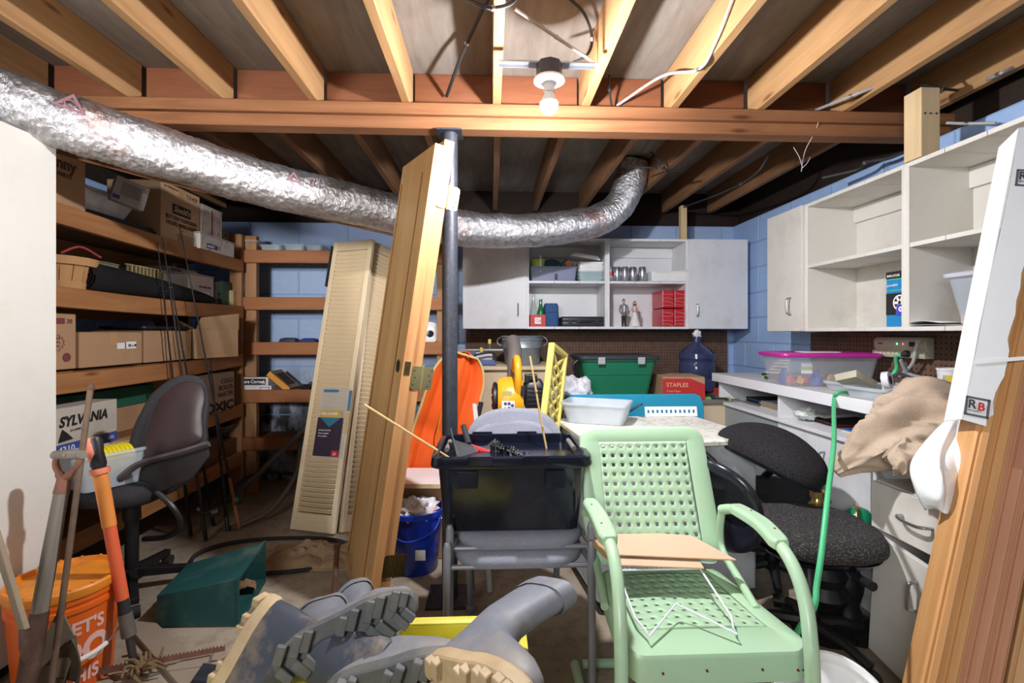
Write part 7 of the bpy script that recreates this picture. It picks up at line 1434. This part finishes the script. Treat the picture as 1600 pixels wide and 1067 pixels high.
def boot(label, org, xdir, zdir, sole_m, bend=0, flat=1.0, top=.33, up=None):
    o = thing('rubber_boot', label, 'boot', mw=frame(org, xdir, zdir), group='muddy rubber boots'); n = 24
    lev = [(0, -.045, .255, .044), (.02, -.05, .262, .05), (.045, -.05, .256, .05), (.065, -.05, .226, .049), (.085, -.048, .175, .047), (.105, -.046, .12, .045), (.13, -.046, .083, .046), (.17, -.05, .064, .049), (.23, -.06, .062, .056), (.29, -.066, .064, .061), (top, -.069, .066, .063)]
    def ring(z_, xb, xf, w, off=0):
        xc, a = (xb+xf)/2, (xf-xb)/2; k = max(0, z_-.12); sx_ = bend*k*k*6; out = []
        for i in range(n):
            t = 2*PI*i/n; c_, s_ = math.cos(t), math.sin(t); wy = w*(1-(.16 if z_ < .1 else 0)*math.exp(-((c_+.1)/.35)**2)+0); f2 = 1-(1-flat)*min(1, k/.12)
            dent = 1-.10*min(1, k/.1)*mn.noise(V((c_*1.5, s_*1.5, z_*9)))*2
            out.append((xc+(a-off)*c_*(1/max(.6, f2) if z_ > .15 else 1)**.5+sx_, (wy-off)*math.copysign(abs(s_)**.85, s_)*f2*dent, z_))
        return out
    rings = [ring(*l) for l in lev]; l = lev[-1]; rings += [ring(l[0]+.004, l[1], l[2], l[3], .002), ring(l[0], l[1], l[2], l[3], .005), ring(.2, -.05, .055, .048, .005), ring(.15, -.03, .04, .03, .005)]
    b = MB(); b.loft(rings); b.build('upper', up or mb_r, o, smooth=60)
    b = MB(); l2 = [(top-.03, lev[-1][1]-.002, lev[-1][2]+.002, lev[-1][3]+.003), (top-.005, lev[-1][1]-.003, lev[-1][2]+.003, lev[-1][3]+.0035), (top+.003, lev[-1][1]-.002, lev[-1][2]+.002, lev[-1][3]+.002)]; b.loft([ring(*q_) for q_ in l2], False); b.build('cuff', up or mb_r, o, smooth=60)
    b = MB(); b.loft([ring(z_, xb, xf, w) for z_, xb, xf, w in ((-.014, -.05, .262, .05), (-.01, -.056, .268, .0535), (.012, -.056, .27, .0545), (.018, -.052, .265, .051))]); s_o = b.build('sole', sole_m, o, smooth=30)
    for x, m_, L_2, w2 in [(-.035, 0, .04, .02), (-.008, 1, .045, .02), (.022, 0, .045, .018), (.09, 1, .04, .02), (.122, 0, .046, .02), (.152, 1, .048, .02), (.182, 0, .048, .02), (.21, 1, .044, .02), (.238, 0, .034, .018)]:
        for s_ in (-1, 1): b = MB(); b.at((x+(.008 if m_ else 0), s_*L_2*.52, -.021), (0, 0, s_*math.radians(-32))).box((0, 0, 0), (w2, L_2*.95, .018)); b.build('lug', sole_m, s_o, smooth=0, bevel=.002, seg=1)
    return o
def dirp(p, q): return (V(q)-V(p))
a = atD(470, 1022, 1.07); boot('grey rubber boot on top of the heap showing its deep tread to the room', a, dirp(a, atD(606, 958, 1.13)), V((-.16, 1, -.28)), mb_s, .0, .8)
a = atD(540, 1085, 1.0); boot('grey rubber boot below the tread-up one, shaft reaching towards the chair legs', a, dirp(a, atD(672, 1052, 1.0)), dirp(a, atD(688, 940, 1.27)), mb_s, .0, .75)
a = atD(412, 968, 1.16); boot('muddy black boot lying on its side with a tan sole, nearest the teal planter', a, dirp(a, atD(345, 1092, 1.08)), dirp(a, atD(560, 1058, 1.06)), mb_t, .0, .9, up=mb_d)
a = atD(692, 1050, .98); boot('rubber boot with tan sole hanging over the yellow rim near the lawn chair', a, dirp(a, atD(790, 1078, .84)), dirp(a, atD(782, 955, 1.16)), mb_t, .2, .62, .30)
a = atD(560, 1010, 1.24); boot('grey boot at the back of the heap with its cuff up against the leaning doors', a, V((-.6, -.3, -.45)), dirp(a, atD(605, 925, 1.42)), mb_s, 0, .7)
# ================================================================ cables along the ceiling
m_wireg = paint('grey_cable', (166, 162, 158), .5); m_wired = paint('dark_cable', (46, 44, 44), .6)
def cable(label, pts, r, mat, clip=True):
    o = thing('cable', label, 'cable', (0, 0, 0)); P = spline([q if isinstance(q, V) else atD(*q) for q in pts], 8); b = MB(); b.tube(P, r, 8); b.build('cable', mat, o)
    if clip: c_ = P[len(P)//2]; t = (P[len(P)//2+1]-P[len(P)//2-1]).normalized()*.006; b = MB(); b.tube([c_-t, c_+t], r*1.35, 8); b.build('staple', m_chrome, o)
def zc_(px, py, z): return (px, py, (z-CH)/((HZ-py)/FPX))
cable('white cable sagging from the joist across the bay to the ceiling light bracket', [zc_(805, 14, 2.33), (850, 45, 1.72), (890, 72, 1.80), zc_(934, 101, 2.26)], .006, m_wireg)
cable('black cable looping round the bay beside the ceiling light', [zc_(880, -10, 2.40), (912, 20, 1.75), zc_(925, 60, 2.36), (915, 88, 1.86), (880, 103, 1.90)], .0055, m_wired)
cable('dark cable drooping across the joist above the steel column', [zc_(722, -4, 2.28), (745, 6, 1.45), (770, 13, 1.45), (800, 4, 1.5), zc_(812, -18, 2.28)], .006, m_wired)
cable('dark stiff cable running from the ceiling into the timber blocking', [zc_(768, -14, 2.38), (742, 40, 1.85), (718, 95, 2.02), zc_(698, 150, 2.32)], .008, m_wired)
cable('white cable clipped along the joist side and ending at the blocking', [atX(1150, -14, .81), atX(1120, 62, .81), atX(1092, 108, .81), V((.74, 2.06, 2.33)), V((.60, 2.27, 2.30))], .0065, m_wireg)
cable('short dark cable hanging in the bay beside the lit joist', [zc_(952, 118, 2.34), (952, 140, 2.2), zc_(956, 167, 2.28)], .005, m_wired)
cable('grey cable crossing between joists above the open cupboards', [zc_(1275, 172, 2.30), (1330, 150, 2.12), (1392, 126, 2.04)], .007, m_wireg)
cable('dark cable strung between joists near the timber stub', [(1436, 130, 2.05), (1470, 138, 2.05), zc_(1504, 142, 2.29)], .006, m_wired)
cable('grey cable running along the last joist over the open cupboards', [zc_(1524, 132, 2.33), (1560, 116, 1.9), zc_(1610, 92, 2.31)], .007, m_wireg)
cable('thin grey cable on top of the block wall above the cupboards', [(1478, 192, 2.02), (1510, 193, 1.98), (1556, 192, 1.9)], .006, m_wireg)
cable('bundle of black cable along the wall top behind the open cupboards', [(1285, 278, 2.70), (1340, 265, 2.58), (1352, 254, 2.52), (1385, 248, 2.45), (1412, 238, 2.40)], .009, m_wired)
cable('thin dark cable running along a rear joist towards the corner', [zc_(1205, 235, 2.25), (1180, 272, 2.80), (1130, 300, 3.2), zc_(1064, 325, 2.24)], .006, m_wired)
cable('thin dark cable slung between rear joists above the foil duct', [zc_(1018, 238, 2.32), (1035, 258, 2.9), zc_(1052, 280, 2.30)], .005, m_wired)
cable('thin dark horizontal cable between rear joists', [(995, 261, 2.95), (1030, 263, 2.95), (1066, 268, 3.0)], .005, m_wired)

o = thing('twisted_wire', 'thin twisted wire hanging below the timber beam near the open cupboards', 'wire', (0, 0, 0)); P = spline([atD(1280, 186, 2.24), atD(1274, 205, 2.26), atD(1258, 236, 2.3), atD(1252, 268, 2.3)], 8); b = MB(); b.tube(P, .002, 6); b.build('wire', m_wireg, o)
b = MB()
for a_, c_ in (((1240, 230), (1254, 262)), ((1266, 246), (1252, 264))): b.tube(spline([atD(*a_, 2.3), atD((a_[0]+c_[0])/2+2, (a_[1]+c_[1])/2, 2.29), atD(*c_, 2.3)], 5), .0018, 6)
b.build('strands', m_wireg, o)['kind'] = 'stuff'
